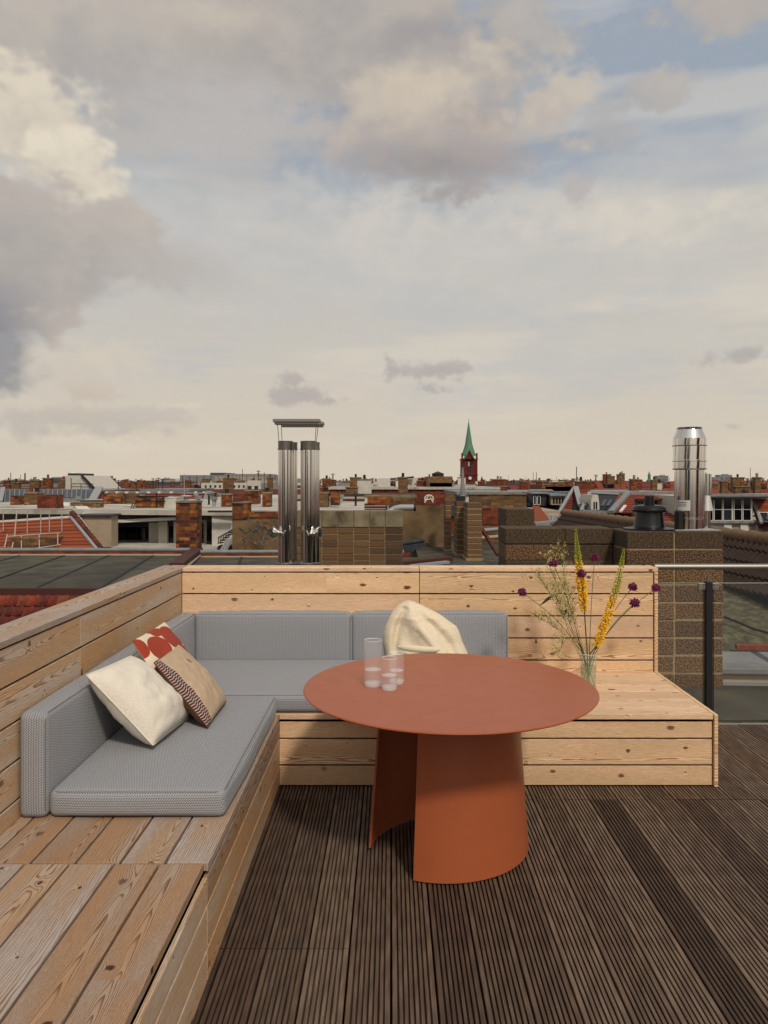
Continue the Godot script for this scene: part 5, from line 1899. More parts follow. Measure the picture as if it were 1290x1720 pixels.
# ---------------------------------------------------------------- white roof flats and the left roofs
func make_white_block() -> void:
	var d := 22.0
	# long pale roof
	var r := thing("roof_flat", "white penthouse flat with dark glass doors under a pale flat roof", "building", "", P(240, 922, d))
	obj("roof", slab([v(-14.5, 0.90, -22.0), v(-0.3, 0.86, -20.4), v(-0.3, 0.90, -34), v(-14.5, 0.90, -34)], 0.14), M.white_roof, r)
	obj("wall", bx(v(-14.4, GROUND, -33.8), v(-0.5, -0.1, -24.2)), M.white_wall, r)
	obj("roof_edge", beam(P(187, 876, 21.4), P(296, 871, 21.4), 0.1, 0.085), M.white_paint, r)
	obj("rear_wall", bx(v(-14.4, -0.1, -24.6), v(-0.5, 0.75, -24.3)), M.white_wall, r)
	obj("floor", bx(v(-10.8, -0.36, -24.3), v(-0.5, -0.1, -20.5)), M.white_roof, r)
	obj("side_wall", pbox(250, 266, 878, 924, 22.2, 1.6), M.white_wall, r)
	obj("wall_panel", pbox(266, 281, 876, 924, 21.9, 0.25), M.white_wall, r)
	obj("wall_panel", pbox(291.5, 297, 876, 924, 21.9, 0.25), M.white_wall, r)
	obj("door", pbox(281, 291.5, 882, 924, 22.05, 0.1), M.window, r)
	obj("blind_box", pbox(280.5, 292, 878, 883, 21.95, 0.1), M.slate, r)
	obj("glass_front", pbox(189, 250, 879, 924, 23.2, 0.1), M.window, r)
	obj("blind_box", pbox(188, 251, 879, 886, 22.6, 0.3), M.slate, r)
	for x in [209.0, 229.0, 236.0]:
		obj("mullion", pbox(x, x + 1.6, 884, 924, 23.1, 0.08), M.slate, r)
	obj("curtain", pbox(237.5, 244, 887, 924, 23.15, 0.04), M.stucco, r)
	obj("corner_post", pbox(183, 188.5, 871, 923, 21.6, 0.2), M.white_paint, r)
	# right half of the flat beyond the brick chimney
	obj("wall_panel", pbox(356, 391, 861, 922, 21.0, 0.2), M.white_wall, r)
	obj("roof_edge", beam(P(350, 859, 20.6), P(392, 859, 20.6), 0.14, 0.05), M.slate, r)
	obj("wall_panel", pbox(330, 348, 874, 924, 22.0, 0.3), M.white_wall, r)
	obj("door", pbox(332, 341, 879, 924, 21.93, 0.05), M.window, r)
	obj("door", pbox(347, 357, 872, 924, 21.5, 0.3), M.window, r)
	obj("blind_box", pbox(346.5, 357.5, 871, 877, 21.4, 0.1), M.slate, r)
	# stair with black railing
	var s := thing("roof_stair", "black metal stair with thin balusters below the white wall", "stair", "", P(378, 924, 20.2))
	for i in 5:
		obj("tread", pbox(365 + i * 4.5, 372 + i * 4.5, 912 - i * 4.4, 913 - i * 4.4, 20.3, 0.4), M.black, s)
	obj("landing", pbox(366, 392, 917, 926, 20.2, 0.5), M.black, s)
	for i in 9:
		obj("baluster", stick(P(367 + i * 2.8, 913 - i * 1.9, 20.15), P(367 + i * 2.8, 903 - i * 1.7, 20.15), 0.012, 5), M.black, s)
	obj("handrail", stick(P(366, 903.5, 20.15), P(391, 889, 20.15), 0.016, 6), M.black, s)
	obj("stringer", beam(P(371, 927, 19.9), P(384, 906, 20.1), 0.05, 0.09), M.zinc_pale, s)
	obj("stringer", beam(P(377, 926, 19.9), P(389, 905, 20.1), 0.05, 0.09), M.zinc_pale, s)
	# stucco gable beside the orange tiles
	var g := thing("gable_wall", "beige stucco gable between the orange tiles and the white flat", "wall", "", P(165, 922, 20.5))
	var b := MB.new()
	var o := []
	for q in [[131, 866], [187, 866], [187, 924], [172, 924]]:
		var p := P(q[0], q[1], 20.5)
		o.append(Vector2(p.x, p.y))
	b.prism(o, -20.5, -21.0)
	obj("stucco", b, M.stucco, g)
	obj("coping", pbox(128, 188, 864, 866.4, 20.4, 0.7), M.zinc_dark, g)
	obj("verge", beam(P(131, 866, 20.42), P(172, 923, 20.42), 0.07, 0.06), M.white_paint, g)
	# orange tiled roof with walkway rails
	var t := thing("tiled_roof", "orange clay tiled slope with white walkway rails", "tiled roof", "", P(60, 920, 19))
	courses(t, P(-160, 923, 19.0), P(161, 923, 19.0), P(119, 868, 20.6), P(-160, 888, 20.6), 9, M.tile_orange, 0.035)
	obj("ridge_board", beam(P(-160, 887, 20.55), P(119, 868, 20.55), 0.08, 0.06), M.white_paint, t)
	obj("hip_flashing", beam(P(118, 868, 20.45), P(162, 922, 18.95), 0.07, 0.05), M.zinc_pale, t)
	for i in 11:
		var f0 := i / 11.0
		var f1 := (i + 1.05) / 11.0
		var p0 := P(lerpf(121, 170, f0), lerpf(861, 923, f0), lerpf(20.6, 19.3, f0))
		var p1 := P(lerpf(121, 170, f1), lerpf(861, 923, f1), lerpf(20.6, 19.3, f1))
		var hb := MB.new()
		hb.tube([p0, p1], [0.075, 0.085], 9)
		obj("hip_tile", hb, pick([M.tile_red[0], M.tile_red[3], M.oxide]), t)
	obj("backing", slab([P(-160, 925, 19.1), P(175, 925, 19.1), P(123, 866, 20.9), P(-160, 889, 20.9)], 0.3), M.oxide, t)
	var w := thing("walkway_rail", "white steel walkway rails standing on the orange tiles", "railing", "", P(60, 900, 19.3))
	for q in [[5.5, 856, 892], [46, 856, 897], [68.5, 856, 896], [83, 856, 894], [104, 856, 893]]:
		obj("post", stick(P(q[0], q[1], 19.7), P(q[0], q[2], 19.7), 0.013, 6), M.rail_paint, w)
	obj("leaning_post", stick(P(28.5, 858, 19.5), P(24, 905, 19.3), 0.016, 6), M.rail_paint, w)
	obj("leaning_post", stick(P(25, 898, 19.2), P(20, 921, 18.9), 0.017, 6), M.rail_paint, w)
	obj("leaning_post", stick(P(12.5, 898, 19.2), P(7.5, 920, 18.9), 0.016, 6), M.rail_paint, w)
	obj("rail", stick(P(12, 901, 19.1), P(102, 895, 19.1), 0.015, 6), M.rail_paint, w)
	obj("rail", stick(P(60, 921, 18.85), P(102, 915, 18.9), 0.015, 6), M.rail_paint, w)
	for q in [[36, 900, 921], [66, 898, 920], [97, 896, 917]]:
		obj("post", stick(P(q[0], q[1], 19.1), P(q[0], q[2], 18.9), 0.013, 6), M.rail_paint, w)
	obj("rail", stick(P(-5, 893, 19.5), P(3, 892, 19.5), 0.015, 6), M.rail_paint, w)
	obj("rail", stick(P(-20, 855.5, 19.8), P(122, 855, 19.8), 0.016, 6), M.rail_paint, w)
	# brick patch in the tiles
	obj("brick_upstand", pbox(17, 92, 903, 921, 19.02, 0.5), M.brick_tan, t)
	# low brick wall with pale slab
	var u := thing("low_wall", "low tan brick wall with a tilted white slab, behind the orange tiles", "wall", "", P(145, 862, 21.6))
	obj("brickwork", pbox(118, 168, 844, 870, 22.6, 0.3), M.brick_tan, u)
	obj("pale_slab", slab([P(125, 850, 22.0), P(146, 850, 22.0), P(163, 864, 21.2), P(140, 864, 21.2)], 0.06), M.white_paint, u)
	var k := thing("roof_dome", "shallow white skylight dome on the pale roof", "skylight", "", P(108, 855, 22.6))
	var l := MB.new()
	var at := P(108, 855, 22.8)
	l.lathe([Vector2(0.26, 0), Vector2(0.26, 0.06), Vector2(0.22, 0.13), Vector2(0.12, 0.19), Vector2(0, 0.21)], 20, at)
	obj("dome", l, M.white_paint, k)
	obj("kerb", pbox(94, 122.5, 850, 857, 22.5, 0.6), M.white_wall, k)
	# low parapets and small fittings break up the pale roof
	var lp := thing("low_wall", "long low tan brick parapet across the pale roof", "wall", "", P(210, 848, 29))
	obj("brickwork", pbox(100, 300, 840.5, 849, 29.0, 0.3), M.brick_tan, lp)
	obj("coping", pbox(99, 301, 839.5, 840.7, 28.95, 0.4), M.zinc, lp)
	lp = thing("low_wall", "sooty brick parapet across the pale roof beside the flues", "wall", "", P(560, 848, 29))
	obj("brickwork", pbox(496, 612, 838.5, 846.5, 30.0, 0.3), M.brick_orange, lp)
	obj("coping", pbox(495, 613, 837.5, 838.7, 29.95, 0.4), M.render, lp)
	var fr := RandomNumberGenerator.new()
	fr.seed = 61
	for i in 26:
		var dd := fr.randf_range(23.2, 32.0)
		var fx := fr.randf_range(5, 610)
		var base := 0.9 if fx < 300 else 0.89
		var pos := v(px_x(fx, dd), base, -dd)
		if absf(fx - 482.0) < 55.0:
			continue
		var kindf := fr.randi() % 3
		var ft := thing("roof_fitting", ["thin black vent pipe with a cap", "low square rooflight with a pale kerb", "small metal vent cowl on a short stub"][kindf] + " on the pale roof", "roof fitting", "fittings on the pale roof", pos)
		if kindf == 0:
			obj("pipe", stick(pos, pos + v(0, 0.32, 0), 0.035, 8), M.black, ft)
			obj("cap", stick(pos + v(0, 0.33, 0), pos + v(0, 0.37, 0), 0.07, 8), M.slate, ft)
		elif kindf == 1:
			obj("kerb", bx(pos + v(-0.3, 0, -0.3), pos + v(0.3, 0.14, 0.3)), M.zinc, ft)
			obj("pane", bx(pos + v(-0.26, 0.14, -0.26), pos + v(0.26, 0.17, 0.26)), M.window_blue, ft)
		else:
			obj("stub", stick(pos, pos + v(0, 0.2, 0), 0.06, 9), M.zinc_pale, ft)
			obj("cowl", stick(pos + v(0, 0.2, 0), pos + v(0, 0.3, 0), 0.11, 10), M.zinc, ft)
	# chimneys on the pale roof
	chimney(17, 31, 832.5, 849, 25.0, 0.4, M.brick_orange, "narrow orange chimney at the end of the pale roof", false)
	chimney(40.5, 62, 829, 850.5, 24.5, 0.5, M.brick_tan, "tan striped brick chimney touching the red chimney", true)
	chimney(62.5, 94, 831, 861, 21.8, 0.5, M.brick_red, "red brick chimney with a yellow corner, above the walkway rails", false)
	chimney(173, 203, 829, 849, 25.5, 0.5, M.brick_orange, "wide orange chimney on a white plinth", false)
	chimney(210, 226, 829.5, 851, 26.0, 0.5, M.brick_tan, "tan striped chimney between two orange ones", false)
	chimney(227.5, 272, 834, 864, 22.6, 0.6, M.brick_orange, "broad orange chimney bound with dark metal straps", false)
	chimney(371.5, 386, 831.5, 851, 23.6, 0.4, M.brick_orange, "small orange chimney with a steel cowl beside the stair", true)
	chimney(391, 411, 828, 846, 26, 0.5, M.brick_red, "red chimney with flat top behind the graffiti wall", false)
	chimney(411.5, 434, 825, 846, 26.5, 0.5, M.brick_orange, "sooty orange chimney joined to the flat-topped red one", true)
	chimney(440.5, 454, 829, 851, 23.6, 0.4, M.brick_orange, "slim orange chimney close beside the flues", true)
	chimney(533, 551, 829, 851, 23.4, 0.5, M.brick_tan, "tan striped chimney close beside the flues", true)
	chimney(555, 570, 826, 849, 23.6, 0.4, M.brick_orange, "golden brick chimney standing on two black feet", false)
	var straps := thing("chimney_strap", "dark metal straps and rod round the broad orange chimney", "strap", "", P(250, 842, 22.6))
	for y in [833.5, 841.5]:
		obj("strap", bx(v(px_x(226.5, 22.5), px_y(y + 0.6, 22.5), -23.25), v(px_x(273, 22.5), px_y(y - 0.6, 22.5), -22.58)), M.black, straps)
	obj("rod", stick(P(263, 828, 22.55), P(263, 863, 22.55), 0.02), M.black, straps)
	for q in [[173, 210, 848.5, 856, 24.9, 0.7, "white plinth"], [206, 228, 850, 863, 23.2, 0.6, "white upstand"], [273, 296, 836, 864, 22.8, 0.8, "white lift housing"], [60, 40, 850, 855, 24, 0.7, "white plinth"]]:
		var x0: float = minf(q[0], q[1])
		var x1: float = maxf(q[0], q[1])
		var p := thing("roof_box", {173.0: "white plinth under the wide orange chimney", 206.0: "low white upstand beside the strapped chimney", 273.0: "white rendered roof box with a black pipe, beside the strapped chimney", 40.0: "white plinth under the tan striped chimney"}[x0], "roof box", "white boxes on the pale roof", P(x0, q[3], q[4]))
		obj("body", pbox(x0, x1, q[2], q[3], q[4], q[5]), M.white_wall, p)
		obj("lid", pbox(x0 - 0.6, x1 + 0.6, q[2] - 0.8, q[2], q[4] - 0.02, q[5] + 0.04), M.white_paint, p)
		if x0 == 273.0:
			obj("pipe", stick(P(281.5, 863, 22.7), P(281.5, 856, 22.7), 0.03, 8), M.black, p)
	var sb := thing("shadow_box", "black frame standing in for a dark shadow box before the wide orange chimney", "frame", "", P(188, 863, 22.5))
	obj("top", pbox(167, 208, 855.5, 857.5, 22.6, 0.3), M.black, sb)  # black bars stand in for the dark shadow on the pale roof
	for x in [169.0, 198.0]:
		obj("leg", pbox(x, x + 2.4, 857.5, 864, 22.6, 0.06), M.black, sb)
	var ld := thing("ladder", "thin dark ladder leaning on the strapped chimney", "ladder", "", P(218, 864, 22))
	for x in [215.0, 219.5]:
		obj("stile", stick(P(x, 865, 21.9), P(x + 9, 843, 22.5), 0.014, 5), M.slate, ld)
	for i in 5:
		obj("rung", stick(P(216.5 + i * 1.7, 861 - i * 4.0, 22.0 + i * 0.1), P(221 + i * 1.7, 861 - i * 4.0, 22.0 + i * 0.1), 0.01, 5), M.slate, ld)
	# low parapets behind the right end of the pale roof
	var z := thing("low_wall", "low wall of red bricks with white joints, beside the duct", "wall", "", P(640, 857, 18))
	obj("brickwork", pbox(612, 648, 846, 860, 17.6, 0.3), M.brick_red, z)
	obj("brickwork", pbox(617, 660, 834, 846, 17.8, 0.3), M.brick_orange, z)
	obj("brickwork", pbox(612, 700, 831, 836, 18.2, 0.3), M.render, z)
	for q in [[612, 648, 849.4], [612, 648, 854.2]]:
		obj("joint", pbox(q[0], q[1], q[2], q[2] + 0.7, 17.595, 0.02), M.white_paint, z)

# dark metal roofs and red bands closing the pale roof's far side
func make_left_back() -> void:
	var m := thing("metal_roof_building", "dark standing seam metal roof behind the brick chimneys", "building", "", P(80, 845, 35))
	obj("wall", bx(v(px_x(-60, 35), GROUND, -47), v(px_x(168, 35), px_y(846, 35), -35.2)), M.zinc_dark, m)
	obj("roof", slab([P(-60, 846, 35), P(160, 846, 35), P(160, 823, 37.5), P(-60, 822, 37.5)], 0.2), M.zinc_dark, m)
	obj("roof_top", slab([P(-60, 822, 37.5), P(160, 823, 37.5), P(160, 821.5, 46), P(-60, 821.5, 46)], 0.2), M.zinc_dark, m)
	for i in 26:
		var x := -56.0 + i * 8.0
		obj("standing_seam", beam(P(x, 845.6, 34.97), P(x + 1.0, 823, 37.4), 0.04, 0.07), M.zinc, m)
	obj("ridge_flashing", beam(P(153, 845, 34.6), P(167, 819, 37.3), 0.35, 0.12), M.zinc_pale, m)
	obj("ridge_flashing", beam(P(0, 843, 34.6), P(5, 820, 37.3), 0.2, 0.12), M.zinc_pale, m)
	var r := thing("tiled_roof", "long low dark red tiled roof with white ridge vents, behind the orange chimneys", "tiled roof", "", P(270, 845, 36))
	courses(r, P(160, 848, 35), P(350, 848, 35), P(345, 829, 37.5), P(166, 827, 37.5), 6, M.tile_red, 0.05)
	obj("backing", slab([P(158, 848, 35.2), P(352, 848, 35.2), P(347, 829, 37.8), P(164, 827, 37.8)], 0.3), M.oxide, r)
	obj("wall", bx(v(px_x(160, 36), GROUND, -46), v(px_x(350, 36), px_y(848, 36), -35.6)), M.plaster_old, r)
	obj("ridge", beam(P(164, 827, 37.5), P(346, 829, 37.5), 0.3, 0.14), M.zinc, r)
	for x in [178.0, 196.0, 212.0, 230.0, 249.0, 267.0, 287.0, 328.0, 342.0]:
		obj("ridge_vent", bx(P(x, 828.5, 37.4), P(x + 2.4, 825.6, 37.2)), M.white_paint, r)
	obj("flashing", beam(P(345, 847, 34.9), P(351, 826, 37.3), 0.3, 0.1), M.zinc, r)
	obj("verge", beam(P(351, 827, 37.2), P(372, 832, 36.5), 0.25, 0.1), M.zinc, r)
	# pale flat roof continuing to the flues
	var p := thing("roof_flat", "low white roof storey with a dark strip for a shadow gap and small windows, between the slim chimneys and the flues", "building", "", P(400, 845, 30))
	obj("body", pbox(352, 470, 836, 858, 34.5, 8.0), M.white_wall, p)
	obj("window_band", pbox(352, 470, 838.5, 843.5, 34.45, 0.1), M.window, p)  # dark strip stands in for a shadow gap, not glazing
	obj("lower_wall", bx(v(px_x(352, 35), GROUND, -42), v(px_x(640, 35), px_y(850, 35), -35)), M.white_wall, p)
	obj("body", pbox(500, 640, 840, 852, 34.6, 8.0), M.stucco, p)
	for i in 22:
		if rng.randf() < 0.75:
			obj("window", pbox(504 + i * 6.1, 507.2 + i * 6.1, 843, 848.5, 34.57, 0.05), M.window, p)
	for i in 12:
		if rng.randf() < 0.7:
			obj("window", pbox(360 + i * 8.6, 363.5 + i * 8.6, 845.5, 852, 34.44, 0.05), M.window_blue, p)
	# stair tower
	var g := thing("stair_tower", "white stair housing with a sloping back and dark domed cap, on the skyline", "tower", "", P(135, 825, 60))
	var o := []
	for q in [[110, 830], [110, 798.5], [137, 798.5], [158, 821], [158, 830]]:
		var a := P(q[0], q[1], 60)
		o.append(Vector2(a.x, a.y))
	var b := MB.new()
	b.prism(o, -60, -66)
	obj("body", b, M.white_wall, g)
	obj("coping", beam(P(137, 798, 59.9), P(159, 821, 59.9), 0.2, 0.14), M.slate, g)
	obj("cap", pbox(114, 133, 795, 798.6, 60.2, 3.0), M.slate, g)
	var l := MB.new()
	var at := P(123.5, 795, 62)
	l.lathe([Vector2(0.42, 0), Vector2(0.3, 0.12), Vector2(0, 0.2)], 16, at)
	obj("dome", l, M.white_paint, g)
	for y in [812.5, 817.5]:
		obj("rail", stick(P(121, y, 59.5), P(157, y + 0.5, 59.5), 0.03, 5), M.slate, g)
	for x in [119.5, 136.0, 150.0]:
		obj("post", stick(P(x, 812 if x > 120 else 803, 59.5), P(x, 824, 59.5), 0.03, 5), M.slate, g)
	obj("base", bx(v(px_x(100, 60), GROUND, -70), v(px_x(165, 60), px_y(824, 60), -60.4)), M.plaster_old, g)

func aerial(x: float, yt: float, yb: float, d: float) -> void:
	var a := thing("aerial", "thin roof aerial with short cross rods", "aerial", "roof aerials on the skyline", P(x, yb, d))
	obj("mast", stick(P(x, yb, d), P(x, yt, d), 0.00055 * d, 5), M.slate, a)
	for i in 3:
		var y := lerpf(yt, yb, 0.08 + 0.16 * i)
		obj("rod", stick(P(x - 3.5 + i, y, d), P(x + 3.5 - i, y, d), 0.00035 * d, 4), M.slate, a)

# ---------------------------------------------------------------- right-hand roofs
func framed_window(x0: float, x1: float, yt: float, yb: float, d: float, parent: Node3D, panes := 2, bars := 1) -> void:
	var s := d / FOC
	var w := obj("window", pbox(x0, x1, yt, yb, d - 0.02, 0.05), M.white_paint, parent)
	var pw := (x1 - x0 - 1.0) / panes
	var ph := (yb - yt - 1.0) / (bars + 1)
	for i in panes:
		for j in bars + 1:
			obj("pane", pbox(x0 + 0.5 + i * pw + 0.45, x0 + 0.5 + (i + 1) * pw - 0.45, yt + 0.5 + j * ph + 0.45, yt + 0.5 + (j + 1) * ph - 0.45, d - 0.024 - s * 0.0, 0.02), M.window if rng.randf() < 0.75 else M.window_blue, w)

func make_right_roofs() -> void:
	var d := 45.0
	var h := thing("mansard_house", "dark zinc mansard with a boxy dormer, beside the tan brick wall", "building", "dormered roofs beyond the stack", P(905, 855, d))
	obj("body", bx(v(px_x(880, d), GROUND, -d - 10), v(px_x(935, d), px_y(857, d), -d)), M.plaster_old, h)
	obj("slope", slab([P(878, 857, d), P(935, 857, d), P(930, 824, d + 3), P(886, 824, d + 3)], 0.3), M.zinc_dark, h)
	obj("roof_top", slab([P(886, 824, d + 3), P(930, 824, d + 3), P(926, 822, d + 9), P(890, 822, d + 9)], 0.2), M.zinc, h)
	obj("rooflight", slab([P(882.5, 847, d - 0.1), P(891, 847, d - 0.1), P(894, 829, d + 2.3), P(884, 829, d + 2.3)], 0.1), M.window_blue, h)
	var dm := obj("dormer", pbox(895, 918, 829, 850, d - 0.2, 3.0), M.slate, h)
	obj("dormer_roof", pbox(893, 921, 827, 829.5, d - 0.4, 3.3), M.zinc, dm)
	framed_window(896, 901, 833, 848, d - 0.21, h, 1, 0)
	framed_window(902.5, 908, 833, 848, d - 0.21, h, 1, 0)
	h = thing("mansard_house", "zinc roof with a wide panelled dormer, next to the red gables", "building", "dormered roofs beyond the stack", P(935, 862, d))
	obj("body", bx(v(px_x(922, d), GROUND, -d - 9), v(px_x(958, d), px_y(862, d), -d + 0.4)), M.slate, h)
	obj("slope", slab([P(914, 862, d - 0.5), P(952, 862, d - 0.5), P(955, 826, d + 3), P(929, 826, d + 3)], 0.3), M.zinc_dark, h)
	dm = obj("dormer", pbox(926, 949, 833, 848, d - 0.6, 2.6), M.stucco, h)
	obj("dormer_roof", pbox(924, 953, 830, 833, d - 0.8, 3.0), M.zinc, dm)
	for x in [928.5, 933.5, 938.5, 943.5]:
		obj("pane", pbox(x, x + 3.4, 836, 846, d - 0.62, 0.02), M.window_blue, dm)
	# red gables
	h = thing("tiled_roof", "two steep red tiled gables with pale verge boards", "tiled roof", "", P(960, 862, 42))
	courses(h, P(938, 864, 41), P(958, 866, 41), P(967, 822, 43.5), P(963, 820, 43.5), 12, [M.tile_red[0], M.tile_red[2]], 0.05)
	obj("verge", beam(P(938, 863, 40.8), P(963.5, 820, 43.3), 0.15, 0.12), M.zinc_pale, h)
	obj("verge", beam(P(975, 848, 40.9), P(967, 818, 43.3), 0.28, 0.12), M.zinc_pale, h)
	obj("gable", slab([P(955, 866, 41.2), P(978, 866, 41.2), P(969, 820, 43.7), P(964, 820, 43.7)], 0.2), M.zinc_dark, h)
	courses(h, P(974, 850, 41.1), P(988, 850, 41.1), P(992, 823, 43.6), P(970, 823, 43.6), 8, [M.tile_red[0], M.tile_red[2], M.tile_orange[1]], 0.05)
	obj("wall", bx(v(px_x(940, 42), GROUND, -50), v(px_x(992, 42), px_y(862, 42), -41.6)), M.stucco, h)
	# rusty valley and stucco windows under the mansards
	h = thing("courtyard_house", "ochre stained wall with a row of narrow windows, behind the raised mossy block", "building", "", P(925, 880, 38))
	obj("wall", bx(v(px_x(896, 38), GROUND, -43), v(px_x(942, 38), px_y(858, 38), -38)), M.stucco, h)
	obj("rusty_slope", slab([P(894, 880, 34), P(925, 876, 34), P(906, 850, 38), P(894, 850, 38)], 0.2), mottled(91, 0.05, [Color(0.33, 0.12, 0.06), Color(0.50, 0.22, 0.09), Color(0.45, 0.30, 0.12)], 1.5, 0.9), h)
	for i in 4:
		framed_window(921 + i * 4.2, 924 + i * 4.2, 864, 876, 37.97, h, 1, 0)
	obj("gutter", beam(P(895, 882, 33), P(940, 877, 33.5), 0.5, 0.2), M.zinc, h)
	# black roof with white dormer and skylights
	h = thing("mansard_house", "black roof with a white gabled dormer and open skylights", "building", "dormered roofs beyond the stack", P(1015, 860, 40))
	obj("wall", bx(v(px_x(978, 40), GROUND, -48), v(px_x(1050, 40), px_y(860, 40), -40)), M.plaster_old, h)
	obj("slope", slab([P(976, 860, 39.5), P(1046, 862, 39.5), P(1042, 829, 42.5), P(991, 827, 42.5)], 0.3), M.slate, h)
	obj("ridge", beam(P(990, 827, 42.3), P(1043, 829.5, 42.3), 0.2, 0.1), M.zinc_pale, h)
	obj("verge", beam(P(977, 858, 39.2), P(991, 827, 42.2), 0.2, 0.1), M.zinc_pale, h)
	var b := MB.new()
	var o := []
	for q in [[993, 856], [993, 840], [996, 831], [1004.5, 831], [1006, 840], [1007, 856]]:
		var a := P(q[0], q[1], 39.0)
		o.append(Vector2(a.x, a.y))
	b.prism(o, -39.0, -41.5)
	dm = obj("dormer", b, M.white_wall, h)
	obj("pane", pbox(997, 999.3, 843, 855, 38.98, 0.02), M.window, dm)
	obj("pane", pbox(1001, 1003.3, 843, 855, 38.98, 0.02), M.window, dm)
	for x in [982.0, 1009.0, 1018.0]:
		obj("skylight", slab([P(x, 849, 39.3), P(x + 5, 849, 39.3), P(x + 11, 839, 40.3), P(x + 6, 839, 40.3)], 0.08), M.window_blue, h)
	obj("gutter", beam(P(978, 858, 38.9), P(1048, 862, 38.9), 0.3, 0.14), M.zinc, h)
	# orange roof with grey verge, long red eaves and white windows
	h = thing("tiled_roof", "orange tiled roof with a broad grey verge, beside the black vent hood", "tiled roof", "", P(1045, 862, 38))
	courses(h, P(1023, 858, 38), P(1032, 858, 38), P(1046, 829, 41), P(1041, 829, 41), 9, M.tile_orange, 0.05)
	obj("verge", beam(P(1026, 860, 37.7), P(1055, 828, 40.7), 0.3, 0.14), M.zinc, h)
	courses(h, P(1032, 862, 37.8), P(1063, 862, 37.8), P(1066, 833, 40.4), P(1054, 833, 40.4), 9, [M.tile_red[0], M.tile_orange[1], M.tile_red[2]], 0.05)
	obj("backing", slab([P(1021, 863, 38), P(1070, 864, 38), P(1066, 832, 41.2), P(1041, 828, 41.2)], 0.2), M.oxide, h)
	obj("skylight", slab([P(1040, 858, 37.6), P(1045, 858, 37.6), P(1053, 848, 38.5), P(1048, 848, 38.5)], 0.08), M.white_paint, h)
	obj("wall", bx(v(px_x(1025, 39), GROUND, -48), v(px_x(1066, 39), px_y(862, 39), -38.8)), M.stucco, h)
	h = thing("terrace_house", "long house with red eaves and rows of small white windows, behind the vent hood", "building", "", P(1100, 870, 41))
	obj("wall", bx(v(px_x(1062, 41), GROUND, -50), v(px_x(1135, 41), px_y(841, 41), -41)), M.stucco, h)
	obj("gutter", pbox(1060, 1132, 838.5, 840.5, 40.3, 0.5), M.zinc, h)  # strip put in for the shade under the eaves
	courses(h, P(1053, 838, 40.2), P(1132, 839, 40.2), P(1132, 832, 42), P(1056, 830, 42), 3, [M.tile_red[0], M.tile_red[2]], 0.05)
	obj("ridge", beam(P(1054, 829, 42), P(1132, 832, 42), 0.3, 0.12), M.zinc, h)
	framed_window(1061.5, 1081, 842, 856, 40.97, h, 4, 2)
	framed_window(1107, 1129, 842, 858, 40.97, h, 4, 2)
	obj("red_panel", pbox(1098, 1106, 842, 860, 40.98, 0.05), M.tile_red[0], h)
	courses(h, P(1108, 874, 37), P(1136, 874, 37), P(1136, 858, 40), P(1120, 858, 40), 5, [M.tile_red[0], M.tile_red[2]], 0.05)
	# white window band, right
	h = thing("studio_house", "house with a wide band of white framed studio windows under a black eaves board", "building", "", P(1225, 880, 35))
	obj("wall", bx(v(px_x(1180, 35), GROUND, -44), v(px_x(1264, 35), px_y(835, 35), -35)), M.white_wall, h)
	obj("eaves_board", pbox(1180, 1292, 830.5, 836.5, 34.5, 3.5), M.slate, h)
	obj("roof_top", slab([P(1180, 830.3, 34.5), P(1294, 830.3, 34.5), P(1290, 828.5, 40), P(1184, 828.5, 40)], 0.1), M.zinc, h)
	framed_window(1184, 1198, 837, 874.5, 34.97, h, 1, 1)
	framed_window(1199.5, 1213.5, 837, 874.5, 34.97, h, 1, 1)
	framed_window(1215, 1230, 837, 874.5, 34.97, h, 1, 1)
	framed_window(1233, 1246.5, 837, 874.5, 34.97, h, 1, 1)
	framed_window(1248, 1262, 837, 874.5, 34.97, h, 1, 1)
	obj("sill", pbox(1180, 1280, 875, 879, 34.7, 0.6), M.zinc, h)
	obj("lower_wall", bx(v(px_x(1180, 35), GROUND, -36), v(px_x(1300, 35), px_y(879, 35), -34.9)), M.white_wall, h)
	for x in [1216.0, 1244.0, 1270.0]:
		obj("pilaster", pbox(x, x + 13, 880, 930, 34.8, 0.12), M.white_paint, h)
	for x in [1231.0, 1258.5]:
		obj("recess", pbox(x, x + 10.5, 882, 930, 34.88, 0.03), M.stucco, h)
	h = thing("tiled_roof", "bright orange tiled slope with a slanted skylight, beside the studio windows", "tiled roof", "", P(1285, 878, 34.5))
	courses(h, P(1278, 878, 34.2), P(1370, 878, 34.2), P(1370, 837, 37), P(1264, 837, 37), 9, M.tile_orange, 0.04)
	obj("backing", slab([P(1277, 879, 34.3), P(1370, 879, 34.3), P(1370, 836, 37.2), P(1263, 836, 37.2)], 0.3), M.oxide, h)
	obj("skylight", slab([P(1281, 873.5, 34.1), P(1298, 873.5, 34.1), P(1290, 860, 35), P(1274, 860, 35)], 0.1), M.white_paint, h)
	obj("skylight_pane", slab([P(1282.5, 872.3, 34.02), P(1296, 872.3, 34.02), P(1289, 861, 34.92), P(1276, 861, 34.92)], 0.05), M.window_blue, h)
	obj("verge", beam(P(1264, 836, 36.8), P(1279, 878, 34.0), 0.12, 0.1), M.zinc_pale, h)
	obj("ridge", beam(P(1263, 836, 36.9), P(1370, 836, 36.9), 0.3, 0.14), M.zinc_pale, h)
	obj("wall", bx(v(px_x(1266, 36), GROUND, -44), v(px_x(1380, 36), px_y(879, 36), -35.2)), M.stucco, h)

